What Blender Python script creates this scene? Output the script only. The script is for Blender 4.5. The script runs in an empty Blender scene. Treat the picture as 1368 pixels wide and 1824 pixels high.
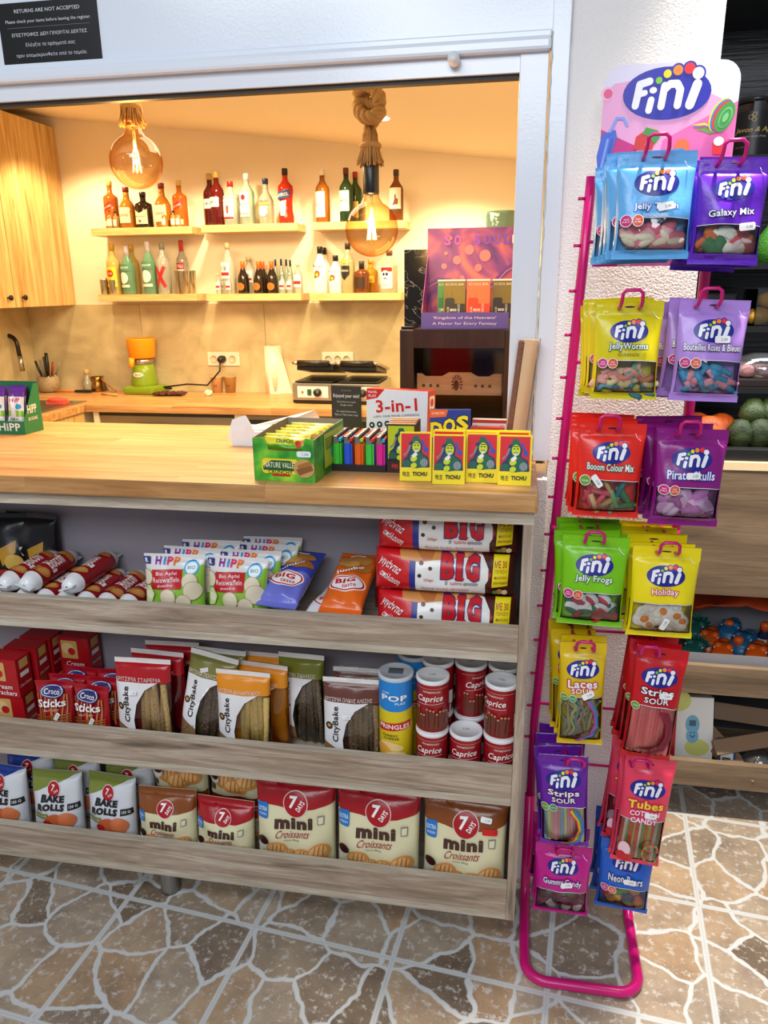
import bpy, bmesh, math, random
import numpy as np
from mathutils import Vector, Matrix
from mathutils.geometry import tessellate_polygon
R_ = math.radians; pi = math.pi; rng = random.Random(5)
sc = bpy.context.scene; COL = sc.collection
# ------------------------------------------------------------------ camera
CF = 1334.7; CC = np.array([-.0425, -1.3744, 1.4691]); YAW, PIT, ROL = .1761, .2929, -.0107
_fw = np.array([-math.sin(YAW)*math.cos(PIT), math.cos(YAW)*math.cos(PIT), -math.sin(PIT)])
_r = np.array([math.cos(YAW), math.sin(YAW), 0]); _u = np.cross(_r, _fw)
AX = (math.cos(ROL)*_r+math.sin(ROL)*_u, -math.sin(ROL)*_r+math.cos(ROL)*_u, _fw)
def at(px, py, ax, val):                      # a point of the place: the sight line through a pixel meets the plane ax = val
    d = AX[2]+(px-684)/CF*AX[0]-(py-912)/CF*AX[1]; i = 'xyz'.index(ax)
    return CC+(val-CC[i])/d[i]*d
cam = bpy.data.objects.new('camera', bpy.data.cameras.new('camera')); COL.objects.link(cam)
cam.matrix_world = Matrix(((AX[0][0], AX[1][0], -AX[2][0], CC[0]), (AX[0][1], AX[1][1], -AX[2][1], CC[1]), (AX[0][2], AX[1][2], -AX[2][2], CC[2]), (0, 0, 0, 1)))
cam.data.sensor_fit = 'VERTICAL'; cam.data.sensor_height = 36; cam.data.lens = CF*36/1824; cam.data.clip_start = .02
sc.camera = cam
sc.view_settings.view_transform = 'Standard'; sc.view_settings.look = 'None'; sc.view_settings.gamma = 1; sc.view_settings.exposure = 0.0
# ------------------------------------------------------------------ light
W = bpy.data.worlds.new('world'); sc.world = W; W.use_nodes = True
W.node_tree.nodes['Background'].inputs[0].default_value = (.80, .88, 1, 1); W.node_tree.nodes['Background'].inputs[1].default_value = .30
def lamp(name, typ, loc, e, col=(1, 1, 1), size=.1, sizey=None, aim=None, spot=None, blend=.5):
    L = bpy.data.lights.new(name, typ); L.energy = e; L.color = col
    if typ == 'AREA':
        L.size = size
        if sizey: L.shape = 'RECTANGLE'; L.size_y = sizey
    else: L.shadow_soft_size = size
    if spot: L.spot_size = R_(spot); L.spot_blend = blend
    o = bpy.data.objects.new(name, L); COL.objects.link(o); o.location = loc
    if aim is not None: o.rotation_euler = (Vector(aim)-Vector(loc)).to_track_quat('-Z', 'Y').to_euler()
    return o
COOL = (.90, .95, 1); WARM = (1, .76, .42)
lamp('shop_ceiling_panel', 'AREA', (-1.0, -1.7, 2.75), 31, COOL, 1.2, .6)
lamp('shop_ceiling_panel', 'AREA', (-.2, -3.2, 2.75), 50, COOL, 1.8, .8, aim=(-.4, 0, .5))
lamp('shop_downlight', 'SPOT', (.42, .10, 2.70), 380, (1, .90, .76), .05, aim=(.74, .05, 0), spot=58, blend=.85)
for lx in (-2.25, -1.52, -.95, -.35):
    lamp('kitchen_downlight', 'SPOT', (lx, 2.28, 2.0+(-.12)*(lx+.4)), 31, WARM, .03, aim=(lx, 2.5, .9), spot=130, blend=.5)
lamp('kitchen_ceiling_lamp', 'AREA', (-1.2, 1.3, 2.1), 52, WARM, 1.2, .8)
lamp('kitchen_ceiling_lamp', 'AREA', (-.8, .75, 2.05), 9, WARM, .6, .4)
# ------------------------------------------------------------------ materials
def lin(h):
    h = h.lstrip('#'); c = [int(h[i:i+2], 16)/255 for i in (0, 2, 4)]
    return tuple(x/12.92 if x <= .04045 else ((x+.055)/1.055)**2.4 for x in c)+(1,)
MC = {}
def nt(name):
    m = bpy.data.materials.new(name); m.use_nodes = True; t = m.node_tree; b = t.nodes['Principled BSDF']
    return m, t, b, t.nodes.new, t.links.new
def m(col, rough=.4, bump=.0, metal=0., em=0., bs=60., spec=.5, var=0.):
    k = (col, rough, bump, metal, em, bs, spec, var)
    if k in MC: return MC[k]
    M, t, b, N, K = nt('mat_'+col.strip('#')); c = lin(col)
    b.inputs['Base Color'].default_value = c; b.inputs['Roughness'].default_value = rough; b.inputs['Metallic'].default_value = metal
    b.inputs['Specular IOR Level'].default_value = spec
    if em: b.inputs['Emission Color'].default_value = c; b.inputs['Emission Strength'].default_value = em
    tc = N('ShaderNodeTexCoord'); n = N('ShaderNodeTexNoise'); n.inputs['Scale'].default_value = bs; n.inputs['Detail'].default_value = 3
    K(tc.outputs['Object'], n.inputs['Vector'])
    if bump:
        bp = N('ShaderNodeBump'); bp.inputs['Strength'].default_value = bump; bp.inputs['Distance'].default_value = .004
        K(n.outputs['Fac'], bp.inputs['Height']); K(bp.outputs['Normal'], b.inputs['Normal'])
    mx = N('ShaderNodeMixRGB'); mx.blend_type = 'MULTIPLY'; mx.inputs[0].default_value = var or .06; mx.inputs[1].default_value = c
    K(n.outputs['Fac'], mx.inputs[2]); K(mx.outputs[0], b.inputs['Base Color'])
    MC[k] = M; return M
def film(col, rough=.28): return m(col, rough, .22, bs=38.)
def ink(col): return m(col, .38)
def clear(tint='#ffffff', gloss=.12, opac=.0, key='clear', bump=.25, ior=1.45):
    k = (key, tint, gloss, opac, bump, ior)
    if k in MC: return MC[k]
    M, t, b, N, K = nt('mat_clear'); t.nodes.remove(b); out = t.nodes['Material Output']
    tr = N('ShaderNodeBsdfTransparent'); tr.inputs[0].default_value = lin(tint)
    gl = N('ShaderNodeBsdfGlossy'); gl.inputs['Roughness'].default_value = .08
    fr = N('ShaderNodeFresnel'); fr.inputs[0].default_value = ior
    ad = N('ShaderNodeMath'); ad.operation = 'ADD'; ad.inputs[1].default_value = gloss*.4; ad.use_clamp = True
    mx = N('ShaderNodeMixShader'); K(fr.outputs[0], ad.inputs[0]); K(ad.outputs[0], mx.inputs[0]); K(tr.outputs[0], mx.inputs[1]); K(gl.outputs[0], mx.inputs[2])
    tc = N('ShaderNodeTexCoord'); n = N('ShaderNodeTexNoise'); n.inputs['Scale'].default_value = 45; bp = N('ShaderNodeBump'); bp.inputs['Strength'].default_value = bump; bp.inputs['Distance'].default_value = .004
    K(tc.outputs['Object'], n.inputs['Vector']); K(n.outputs['Fac'], bp.inputs['Height']); K(bp.outputs[0], gl.inputs['Normal'])
    last = mx
    if opac:
        df = N('ShaderNodeBsdfDiffuse'); df.inputs[0].default_value = lin(tint); m2 = N('ShaderNodeMixShader'); m2.inputs[0].default_value = opac
        K(mx.outputs[0], m2.inputs[1]); K(df.outputs[0], m2.inputs[2]); last = m2
    K(last.outputs[0], out.inputs[0]); MC[k] = M; return M
def amber_glass():
    M, t, b, N, K = nt('amber_glass'); t.nodes.remove(b); tr = N('ShaderNodeBsdfTransparent'); gl = N('ShaderNodeBsdfGlossy'); gl.inputs['Roughness'].default_value = .05
    lw = N('ShaderNodeLayerWeight'); lw.inputs[0].default_value = .35; cm = N('ShaderNodeMixRGB'); cm.inputs[1].default_value = lin('#fff0d0'); cm.inputs[2].default_value = lin('#dfa050'); K(lw.outputs['Facing'], cm.inputs[0]); K(cm.outputs[0], tr.inputs[0])
    mx = N('ShaderNodeMixShader'); mx.inputs[0].default_value = .07; K(tr.outputs[0], mx.inputs[1]); K(gl.outputs[0], mx.inputs[2]); K(mx.outputs[0], t.nodes['Material Output'].inputs[0]); return M
def ramp(N, stops):
    r = N('ShaderNodeValToRGB'); e = r.color_ramp.elements
    while len(e) < len(stops): e.new(.5)
    for el, (p, c) in zip(e, stops): el.position = p; el.color = lin(c) if isinstance(c, str) else (c, c, c, 1)
    return r
def wood(name, dark, mid, light, axis='x', freq=9., stretch=14., rough=.5, cracks=True, staves=None):
    M, t, b, N, K = nt(name); tc = N('ShaderNodeTexCoord')
    mp = N('ShaderNodeMapping'); s = [stretch]*3; s['xyz'.index(axis)] = 1; mp.inputs['Scale'].default_value = [q*freq/9 for q in s]
    K(tc.outputs['Object'], mp.inputs['Vector']); vec = mp.outputs[0]
    if staves:
        br = N('ShaderNodeTexBrick'); br.inputs['Scale'].default_value = 1; br.inputs['Brick Width'].default_value = staves[0]; br.inputs['Row Height'].default_value = staves[1]
        br.inputs['Mortar Size'].default_value = .0006; br.inputs['Color1'].default_value = (0, 0, 0, 1); br.inputs['Color2'].default_value = (1, 1, 1, 1); br.inputs['Mortar'].default_value = (0, 0, 0, 1); br.offset = .37
        K(tc.outputs['Object'], br.inputs['Vector'])
        ad = N('ShaderNodeVectorMath'); ad.operation = 'MULTIPLY_ADD'; ad.inputs[1].default_value = (9, 9, 9); K(br.outputs['Color'], ad.inputs[0]); K(mp.outputs[0], ad.inputs[2]); vec = ad.outputs[0]
    n = N('ShaderNodeTexNoise'); n.inputs['Scale'].default_value = 2.2; n.inputs['Detail'].default_value = 6; n.inputs['Roughness'].default_value = .62; n.inputs['Distortion'].default_value = .9
    K(vec, n.inputs['Vector'])
    rp = ramp(N, [(.30, dark), (.50, mid), (.68, light)]); K(n.outputs['Fac'], rp.inputs[0]); col = rp.outputs[0]
    if staves:
        rs = ramp(N, [(0, .80), (.4, 1.0), (1, .90)]); K(br.outputs['Color'], rs.inputs[0])
        mu = N('ShaderNodeMixRGB'); mu.blend_type = 'MULTIPLY'; mu.inputs[0].default_value = .8; K(col, mu.inputs[1]); K(rs.outputs[0], mu.inputs[2]); col = mu.outputs[0]
    n2 = N('ShaderNodeTexNoise'); n2.inputs['Scale'].default_value = 14; n2.inputs['Detail'].default_value = 4; K(vec, n2.inputs['Vector'])
    r2 = ramp(N, [(.35, .78), (.6, 1.)]); K(n2.outputs['Fac'], r2.inputs[0])
    mu2 = N('ShaderNodeMixRGB'); mu2.blend_type = 'MULTIPLY'; mu2.inputs[0].default_value = .7; K(col, mu2.inputs[1]); K(r2.outputs[0], mu2.inputs[2]); col = mu2.outputs[0]
    if cracks:
        m3 = N('ShaderNodeMapping'); s3 = [26.]*3; s3['xyz'.index(axis)] = 2.6; m3.inputs['Scale'].default_value = s3; m3.inputs['Location'].default_value = (3.1, 1.7, .4); K(tc.outputs['Object'], m3.inputs['Vector'])
        n3 = N('ShaderNodeTexNoise'); n3.inputs['Scale'].default_value = 1; n3.inputs['Detail'].default_value = 2; n3.inputs['Distortion'].default_value = .4; K(m3.outputs[0], n3.inputs['Vector'])
        r3 = ramp(N, [(.27, .35), (.33, 1.)]); K(n3.outputs['Fac'], r3.inputs[0])
        mu3 = N('ShaderNodeMixRGB'); mu3.blend_type = 'MULTIPLY'; mu3.inputs[0].default_value = .8; K(col, mu3.inputs[1]); K(r3.outputs[0], mu3.inputs[2]); col = mu3.outputs[0]
    K(col, b.inputs['Base Color']); b.inputs['Roughness'].default_value = rough
    bp = N('ShaderNodeBump'); bp.inputs['Strength'].default_value = .12; bp.inputs['Distance'].default_value = .002; K(n2.outputs['Fac'], bp.inputs['Height']); K(bp.outputs[0], b.inputs['Normal'])
    return M
GREY_OAK = wood('grey_oak', '#85715f', '#ab9784', '#c9b8a6', 'x', freq=15, stretch=16)
GREY_OAK_V = wood('grey_oak_upright', '#8d7a69', '#b09c89', '#c9b8a6', 'z', freq=15, stretch=16)
EDGE_OAK = wood('grey_oak_edge', '#a29482', '#bdb09d', '#d3c8b6', 'x', freq=16, cracks=False)
BUTCHER = wood('butcher_block', '#a9743f', '#c8935a', '#dbae74', 'x', freq=7, rough=.38, cracks=False, staves=(.52, .048))
GOLD_OAK = wood('golden_oak', '#b58a4c', '#d3ac6c', '#e6c88e', 'z', freq=8)
SHELF_WOOD = wood('pale_shelf_wood', '#c9a468', '#dcb97c', '#e6c88f', 'x', freq=10, cracks=False)
BROWN_OAK = wood('brown_oak', '#584736', '#75614c', '#8e7860', 'x', freq=7)
PALE_WOOD = wood('pale_pine', '#c79b6f', '#dbb388', '#e5c39b', 'x', freq=12, cracks=False)
def plaster(name, col, scale, strength, rough=.8, dist=.006):
    M, t, b, N, K = nt(name); tc = N('ShaderNodeTexCoord'); n = N('ShaderNodeTexNoise'); n.inputs['Scale'].default_value = scale; n.inputs['Detail'].default_value = 5
    K(tc.outputs['Object'], n.inputs['Vector']); bp = N('ShaderNodeBump'); bp.inputs['Strength'].default_value = strength; bp.inputs['Distance'].default_value = dist
    K(n.outputs['Fac'], bp.inputs['Height']); K(bp.outputs[0], b.inputs['Normal']); b.inputs['Base Color'].default_value = lin(col); b.inputs['Roughness'].default_value = rough
    return M
PLASTER = plaster('white_plaster', '#f0ecea', 230, .4)
PAINT = plaster('cream_paint', '#f3e6cf', 60, .05)
CEIL = plaster('ceiling_paint', '#efdfc4', 40, .05)
METAL_W = plaster('white_coated_metal', '#e2e8f2', 160, .10, rough=.22, dist=.002)
SHELF_BACK = plaster('lilac_grey_board', '#9d96a0', 50, .05, rough=.6)
def tile_mat():
    M, t, b, N, K = nt('flagstone_tiles'); TS = .344; th = .0988
    tc = N('ShaderNodeTexCoord'); mp = N('ShaderNodeMapping'); mp.vector_type = 'POINT'; mp.inputs['Rotation'].default_value = (0, 0, th); mp.inputs['Location'].default_value = (.262+3*TS, .078+3*TS, 0)
    K(tc.outputs['Object'], mp.inputs['Vector'])
    dn = N('ShaderNodeTexNoise'); dn.inputs['Scale'].default_value = 9; dn.inputs['Detail'].default_value = 3; K(mp.outputs[0], dn.inputs['Vector'])
    ma = N('ShaderNodeVectorMath'); ma.operation = 'MULTIPLY_ADD'; ma.inputs[1].default_value = (.075, .075, 0); K(dn.outputs['Color'], ma.inputs[0]); K(mp.outputs[0], ma.inputs[2])
    def vor(feat, sc_):
        v = N('ShaderNodeTexVoronoi'); v.feature = feat; v.voronoi_dimensions = '2D'; v.inputs['Scale'].default_value = sc_; v.inputs['Randomness'].default_value = 1; K(ma.outputs[0], v.inputs['Vector']); return v
    v1, v1c = vor('DISTANCE_TO_EDGE', 7.6), vor('F1', 7.6)
    e1 = ramp(N, [(.028, 1.), (.05, 0.)]); K(v1.outputs['Distance'], e1.inputs[0])
    # tile joints
    sp = N('ShaderNodeSeparateXYZ'); K(mp.outputs[0], sp.inputs[0]); js = []
    for ax in 'XY':
        dv = N('ShaderNodeMath'); dv.operation = 'DIVIDE'; dv.inputs[1].default_value = TS; K(sp.outputs[ax], dv.inputs[0])
        fr = N('ShaderNodeMath'); fr.operation = 'PINGPONG'; fr.inputs[1].default_value = .5; K(dv.outputs[0], fr.inputs[0]); js.append(fr.outputs[0])
    mn = N('ShaderNodeMath'); mn.operation = 'MINIMUM'; K(js[0], mn.inputs[0]); K(js[1], mn.inputs[1])
    jw = ramp(N, [(.013, 1.), (.024, 0.)]); K(mn.outputs[0], jw.inputs[0])
    jl = ramp(N, [(.003, .86), (.006, 1.)]); K(mn.outputs[0], jl.inputs[0])
    mx = N('ShaderNodeMath'); mx.operation = 'MAXIMUM'; K(e1.outputs[0], mx.inputs[0]); K(jw.outputs[0], mx.inputs[1])
    cn = N('ShaderNodeTexNoise'); cn.inputs['Scale'].default_value = 7; cn.inputs['Detail'].default_value = 8; cn.inputs['Roughness'].default_value = .7; K(mp.outputs[0], cn.inputs['Vector'])
    cr = ramp(N, [(.3, '#83756a'), (.5, '#a3927f'), (.7, '#b9a890')]); K(cn.outputs['Fac'], cr.inputs[0])
    hs = N('ShaderNodeMixRGB'); hs.blend_type = 'MULTIPLY'; hs.inputs[0].default_value = .9; K(cr.outputs[0], hs.inputs[1]); sx_ = N('ShaderNodeSeparateColor'); K(v1c.outputs['Color'], sx_.inputs[0]); hr = ramp(N, [(0, '#aaa098'), (.5, '#ffffff'), (1, '#ffe9cf')]); K(sx_.outputs[0], hr.inputs[0]); K(hr.outputs[0], hs.inputs[2])
    wn = N('ShaderNodeTexNoise'); wn.inputs['Scale'].default_value = 46; wn.inputs['Detail'].default_value = 6; wn.inputs['Roughness'].default_value = .75; K(mp.outputs[0], wn.inputs['Vector'])
    wr = ramp(N, [(.535, 0.), (.62, .8)]); K(wn.outputs['Fac'], wr.inputs[0])
    st = N('ShaderNodeMixRGB'); K(wr.outputs[0], st.inputs[0]); K(hs.outputs[0], st.inputs[1]); st.inputs[2].default_value = lin('#c9c4bd')
    gr = N('ShaderNodeMixRGB'); gr.blend_type = 'MULTIPLY'; gr.inputs[0].default_value = 1; gr.inputs[1].default_value = lin('#c6c8c8'); K(jl.outputs[0], gr.inputs[2])
    fin = N('ShaderNodeMixRGB'); K(mx.outputs[0], fin.inputs[0]); K(st.outputs[0], fin.inputs[1]); K(gr.outputs[0], fin.inputs[2])
    K(fin.outputs[0], b.inputs['Base Color']); b.inputs['Roughness'].default_value = .45
    bp = N('ShaderNodeBump'); bp.inputs['Strength'].default_value = .35; bp.inputs['Distance'].default_value = .003; K(wn.outputs['Fac'], bp.inputs['Height']); K(bp.outputs[0], b.inputs['Normal'])
    return M
def concrete_mat():
    M, t, b, N, K = nt('grey_beige_stone_tile'); tc = N('ShaderNodeTexCoord')
    n = N('ShaderNodeTexNoise'); n.inputs['Scale'].default_value = 5; n.inputs['Detail'].default_value = 7; n.inputs['Distortion'].default_value = 1.2; K(tc.outputs['Object'], n.inputs['Vector'])
    r = ramp(N, [(.3, '#b5a67f'), (.55, '#cbbc93'), (.75, '#dccea6')]); K(n.outputs['Fac'], r.inputs[0])
    K(r.outputs[0], b.inputs['Base Color']); b.inputs['Roughness'].default_value = .3; return M
STEEL = m('#b9b6ae', .28, metal=1.); DARK_STEEL = m('#55524e', .35, metal=1.); BLACK = m('#151414', .35); BLACK_G = m('#0c0c0d', .12)
WHITE = m('#f2f2f0', .5); MAGENTA = m('#d4127e', .3)
# ------------------------------------------------------------------ mesh helpers
class MB:
    def __init__(s): s.v = []; s.f = []; s.mi = []; s.sm = []; s.mats = []
    def mid(s, mat):
        if mat not in s.mats: s.mats.append(mat)
        return s.mats.index(mat)
    def add(s, vs, fs, mat, smooth=False, mx=None):
        o = len(s.v)
        if mx is not None: vs = [tuple(mx @ Vector(v)) for v in vs]
        s.v += [tuple(float(q) for q in v) for v in vs]; k = s.mid(mat)
        for f in fs: s.f.append([i+o for i in f]); s.mi.append(k); s.sm.append(smooth)
        return s
    def box(s, a, b, mat, bev=.0, mx=None):
        if bev:
            bm = bmesh.new(); bmesh.ops.create_cube(bm, size=1)
            for v in bm.verts: v.co = Vector([(a[i]+b[i])/2+v.co[i]*(b[i]-a[i]) for i in range(3)])
            bmesh.ops.bevel(bm, geom=bm.edges[:], offset=bev, segments=2, profile=.6, affect='EDGES')
            return s.bm(bm, mat, mx=mx)
        x0, y0, z0 = a; x1, y1, z1 = b
        return s.add([(x0, y0, z0), (x1, y0, z0), (x1, y1, z0), (x0, y1, z0), (x0, y0, z1), (x1, y0, z1), (x1, y1, z1), (x0, y1, z1)],
              [(0, 3, 2, 1), (4, 5, 6, 7), (0, 1, 5, 4), (1, 2, 6, 5), (2, 3, 7, 6), (3, 0, 4, 7)], mat, mx=mx)
    def bm(s, bm, mat, smooth=False, mx=None):
        bm.verts.index_update(); s.add([v.co[:] for v in bm.verts], [[v.index for v in f.verts] for f in bm.faces], mat, smooth, mx); bm.free(); return s
    def lathe(s, prof, mat, n=24, mx=None, smooth=True, cap=True):
        vs, fs = [], []
        for r, z in prof:
            for k in range(n): a = 2*pi*k/n; vs.append((r*math.sin(a), -r*math.cos(a), z))
        for j in range(len(prof)-1):
            for k in range(n): k2 = (k+1) % n; fs.append((j*n+k, j*n+k2, (j+1)*n+k2, (j+1)*n+k))
        if cap: fs.append(list(range(n))[::-1]); fs.append([(len(prof)-1)*n+k for k in range(n)])
        return s.add(vs, fs, mat, smooth, mx)
    def tube(s, pts, r, mat, n=8, closed=False, smooth=True):
        P = [Vector(p) for p in pts]; L = len(P); rr = r if isinstance(r, (list, tuple)) else [r]*L; vs, fs = [], []; up = None
        for i in range(L):
            a = P[i-1] if (i > 0 or closed) else P[i]; b = P[(i+1) % L] if (i < L-1 or closed) else P[i]
            t = (b-a).normalized()
            if up is None: up = t.orthogonal().normalized()
            up = (up-t*up.dot(t)).normalized(); sd = t.cross(up)
            for k in range(n): q = 2*pi*k/n; vs.append(P[i]+(up*math.cos(q)+sd*math.sin(q))*rr[i])
        for i in range(L if closed else L-1):
            j = (i+1) % L
            for k in range(n): k2 = (k+1) % n; fs.append((i*n+k, i*n+k2, j*n+k2, j*n+k))
        if not closed: fs.append(list(range(n))[::-1]); fs.append([(L-1)*n+k for k in range(n)])
        return s.add(vs, fs, mat, smooth)
    def ball(s, c, r, mat, n=10, mx=None):
        r = r if isinstance(r, (tuple, list)) else (r, r, r); bm = bmesh.new(); bmesh.ops.create_uvsphere(bm, u_segments=n*2, v_segments=n, radius=1)
        for v in bm.verts: v.co = Vector((c[0]+v.co.x*r[0], c[1]+v.co.y*r[1], c[2]+v.co.z*r[2]))
        return s.bm(bm, mat, True, mx)
    def build(s, name, parent=None, loc=None, rot=None):
        me = bpy.data.meshes.new(name); me.from_pydata(s.v, [], s.f)
        for q in s.mats: me.materials.append(q)
        me.polygons.foreach_set('material_index', s.mi); me.polygons.foreach_set('use_smooth', s.sm); me.update()
        o = bpy.data.objects.new(name, me); COL.objects.link(o)
        if parent: o.parent = parent
        if loc is not None: o.location = [float(q) for q in loc]
        if rot is not None: o.rotation_euler = rot
        return o
def rbox(mb, a, b, mat, r=.004): return mb.box(a, b, mat, r)
def empty(name, loc=(0, 0, 0), rz=0):
    o = bpy.data.objects.new(name, None); COL.objects.link(o); o.location = [float(q) for q in loc]; o.rotation_euler = (0, 0, rz); o.empty_display_size = .05; return o
def tag(o, label, cat, group=None):
    o['label'] = label; o['category'] = cat
    if group: o['group'] = group
    return o
def struct(o): o['kind'] = 'structure'; return o
def inst(o, loc=None, rot=None, label=None, group=None, skip=()):
    def cp(q, par):
        c = q.copy(); COL.objects.link(c)
        if par: c.parent = par
        for ch in q.children:
            if not any(ch.name.startswith(z) for z in skip): cp(ch, c)
        return c
    c = cp(o, None)
    if loc is not None: c.location = [float(q) for q in loc]
    if rot is not None: c.rotation_euler = rot
    if label: c['label'] = label
    if group: c['group'] = group
    return c
# ------------------------------------------------------------------ lettering and flat art
TC_ = {}
def glyphs(txt, b=0., sp=1.):
    k = (txt, b, sp)
    if k not in TC_:
        cu = bpy.data.curves.new('t', 'FONT'); cu.body = txt; cu.size = 1; cu.resolution_u = 2; cu.offset = b; cu.space_character = sp
        o = bpy.data.objects.new('t', cu); me = o.to_mesh(); V = np.array([v.co[:2] for v in me.vertices]).reshape(-1, 2); Fs = [list(p.vertices) for p in me.polygons]
        o.to_mesh_clear(); bpy.data.objects.remove(o); bpy.data.curves.remove(cu); TC_[k] = (V, Fs)
    return TC_[k]
class Art:
    def __init__(s, Wd, Ht, eps=.0002, base=.0008): s.W, s.H = Wd, Ht; s.L = []; s.eps, s.base = eps, base; s.k = 0; s.mc = 0
    def _a(s, c, V, Fs, up=1):
        s.L.append((c if not isinstance(c, str) else ink(c), np.array(V), Fs, s.base+s.eps*s.k+2.5e-5*s.mc)); s.k += up; s.mc = 0 if up else s.mc+1; return s
    def P(s, c, pts, up=1):
        pts = [(x*s.W, y*s.H) for x, y in pts]; t = tessellate_polygon([[Vector((x, y, 0)) for x, y in pts]])
        Fs = []
        for a, b, d in t:
            A = (pts[b][0]-pts[a][0])*(pts[d][1]-pts[a][1])-(pts[b][1]-pts[a][1])*(pts[d][0]-pts[a][0]); Fs.append([a, b, d] if A > 0 else [a, d, b])
        return s._a(c, pts, Fs, up)
    def E(s, c, x, y, rx, ry=None, rot=0, n=22, up=1):
        if ry is None: ry = rx*s.W/s.H
        cr, sr = math.cos(rot), math.sin(rot); q = []
        for i in range(n):
            a = 2*pi*i/n; ex, ey = rx*s.W*math.cos(a), ry*s.H*math.sin(a); q.append((x+(ex*cr-ey*sr)/s.W, y+(ex*sr+ey*cr)/s.H))
        return s.P(c, q, up)
    def R(s, c, x0, y0, x1, y1, r=0, rot=0, up=1):
        w, h = (x1-x0)*s.W/2, (y1-y0)*s.H/2; r = min(r*s.W, w, h); cx, cy = (x0+x1)/2, (y0+y1)/2; q = []
        for sx, sy, a0 in ((1, 1, 0), (-1, 1, 90), (-1, -1, 180), (1, -1, 270)):
            for k in (range(5) if r else (0,)): a = R_(a0+k*22.5); q.append((sx*(w-r)+(r*math.cos(a) if r else 0), sy*(h-r)+(r*math.sin(a) if r else 0)))
        cr, sr = math.cos(rot), math.sin(rot)
        return s.P(c, [(cx+(x*cr-y*sr)/s.W, cy+(x*sr+y*cr)/s.H) for x, y in q], up)
    def S(s, c, pts, wd, up=1):
        p = [(x*s.W, y*s.H) for x, y in pts]; r = wd*s.W/2
        for (x0, y0), (x1, y1) in zip(p, p[1:]):
            a = math.atan2(y1-y0, x1-x0); V = []; n = 7
            for cx, cy, b0 in ((x1, y1, a-pi/2), (x0, y0, a+pi/2)):
                for i in range(n): V.append((cx+r*math.cos(b0+pi*i/(n-1)), cy+r*math.sin(b0+pi*i/(n-1))))
            s._a(c, V, [list(range(2*n))], 0)
        s.k += up*3; s.mc = s.mc if not up else 0; return s
    def T(s, c, txt, x, y, w, h=None, rot=0, sh=0, b=.0, ol=None, sp=1., up=1):
        b = min(b, .15)*.45; sp = sp+b*2.2; V0, _ = glyphs(txt, b, sp)
        if not len(V0): return s
        lo, hi = V0.min(0), V0.max(0); mid = (lo+hi)/2; kx = w*s.W/(hi[0]-lo[0]); ky = h*s.H/(hi[1]-lo[1]) if h else kx
        def put(bb):
            V, Fs = glyphs(txt, bb, sp); q = (V-mid)*[kx, ky]; q[:, 0] += q[:, 1]*sh; cr, sr = math.cos(rot), math.sin(rot)
            return np.stack([q[:, 0]*cr-q[:, 1]*sr+x*s.W, q[:, 0]*sr+q[:, 1]*cr+y*s.H], 1), Fs
        if ol: s._a(ol[0], *put(b+ol[1]*.7))
        return s._a(c, *put(b), up)
    def fini(s, cx, cy, rx, navy='#1b1f8c', rot=0):
        W_, H_ = s.W, s.H; k = rx
        def q(x, y): return (cx+(x*k*math.cos(rot)-y*k*math.sin(rot)), cy+(x*k*math.sin(rot)+y*k*math.cos(rot))*W_/H_)
        s.E(navy, cx, cy, k, .565*k*W_/H_, rot, 30)
        for x, y, r in ((-.02, .41, .12), (.21, .475, .15), (.47, .5, .16), (.67, .39, .17)): s.E(navy, *q(x, y), r*k, up=0)
        s.k += 3; s.mc = 0
        for (x, y, r, c) in ((-.2, .28, .075, '#7fc832'), (-.02, .41, .09, '#ffe000'), (.21, .475, .11, '#ff8a1e'), (.47, .5, .12, '#f0262a'), (.67, .39, .13, '#f4f4fa')): s.E(c, *q(x, y), r*k, up=0)
        s.k += 2; s.mc = 0; w = '#f4f4fa'
        for pts, wd in ([(-.70, -.24), (-.66, .0), (-.63, .21), (-.41, .27)], .165), ([(-.66, -.01), (-.50, .03)], .13), ([(-.385, -.35), (-.345, -.13)], .155), ([(-.11, -.28), (-.06, .16)], .165), ([(-.06, .08), (.06, .19), (.22, .19), (.30, .06), (.26, -.27)], .17), ([(.54, -.27), (.67, .16)], .21):
            s.S(w, [q(*p) for p in pts], wd*k, up=0)
        s.E(w, *q(-.315, .075), .085*k, .07*k*W_/H_, up=0); s.k += 3; s.mc = 0; return s
    def tag(s, x, y, txt='2.00', w=.3, rot=0): pass
    def onto(s, mb, surf, smooth=True):
        us, vs, fn = surf
        for mat, V, Fs, off in s.L:
            lo, hi = V.min(0), V.max(0); cu = [u for u in us if lo[0]+1e-5 < u < hi[0]-1e-5]; cv = [v for v in vs if lo[1]+1e-5 < v < hi[1]-1e-5]
            if cu or cv:
                bm = bmesh.new(); bv = [bm.verts.new((x, y, 0)) for x, y in V]
                for f in Fs:
                    try: bm.faces.new([bv[i] for i in f])
                    except ValueError: pass
                for n_, cs in ((Vector((1, 0, 0)), cu), (Vector((0, 1, 0)), cv)):
                    for c in cs: bmesh.ops.bisect_plane(bm, geom=bm.verts[:]+bm.edges[:]+bm.faces[:], plane_co=n_*c, plane_no=n_, dist=1e-6)
                bm.verts.index_update(); V = np.array([v.co[:2] for v in bm.verts]); Fs = [[v.index for v in f.verts] for f in bm.faces]; bm.free()
            mb.add(fn(V[:, 0], V[:, 1], off), Fs, mat, smooth)
        return mb
def plane_surf(mx=None):      # art lying on a flat face: x right, y up in art space -> X, Z facing -Y, then moved by mx
    def fn(u, v, off):
        P = np.stack([u, np.full_like(u, -off), v], 1)
        return P if mx is None else [tuple(mx @ Vector(p)) for p in P]
    return ([], [], fn)
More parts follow.
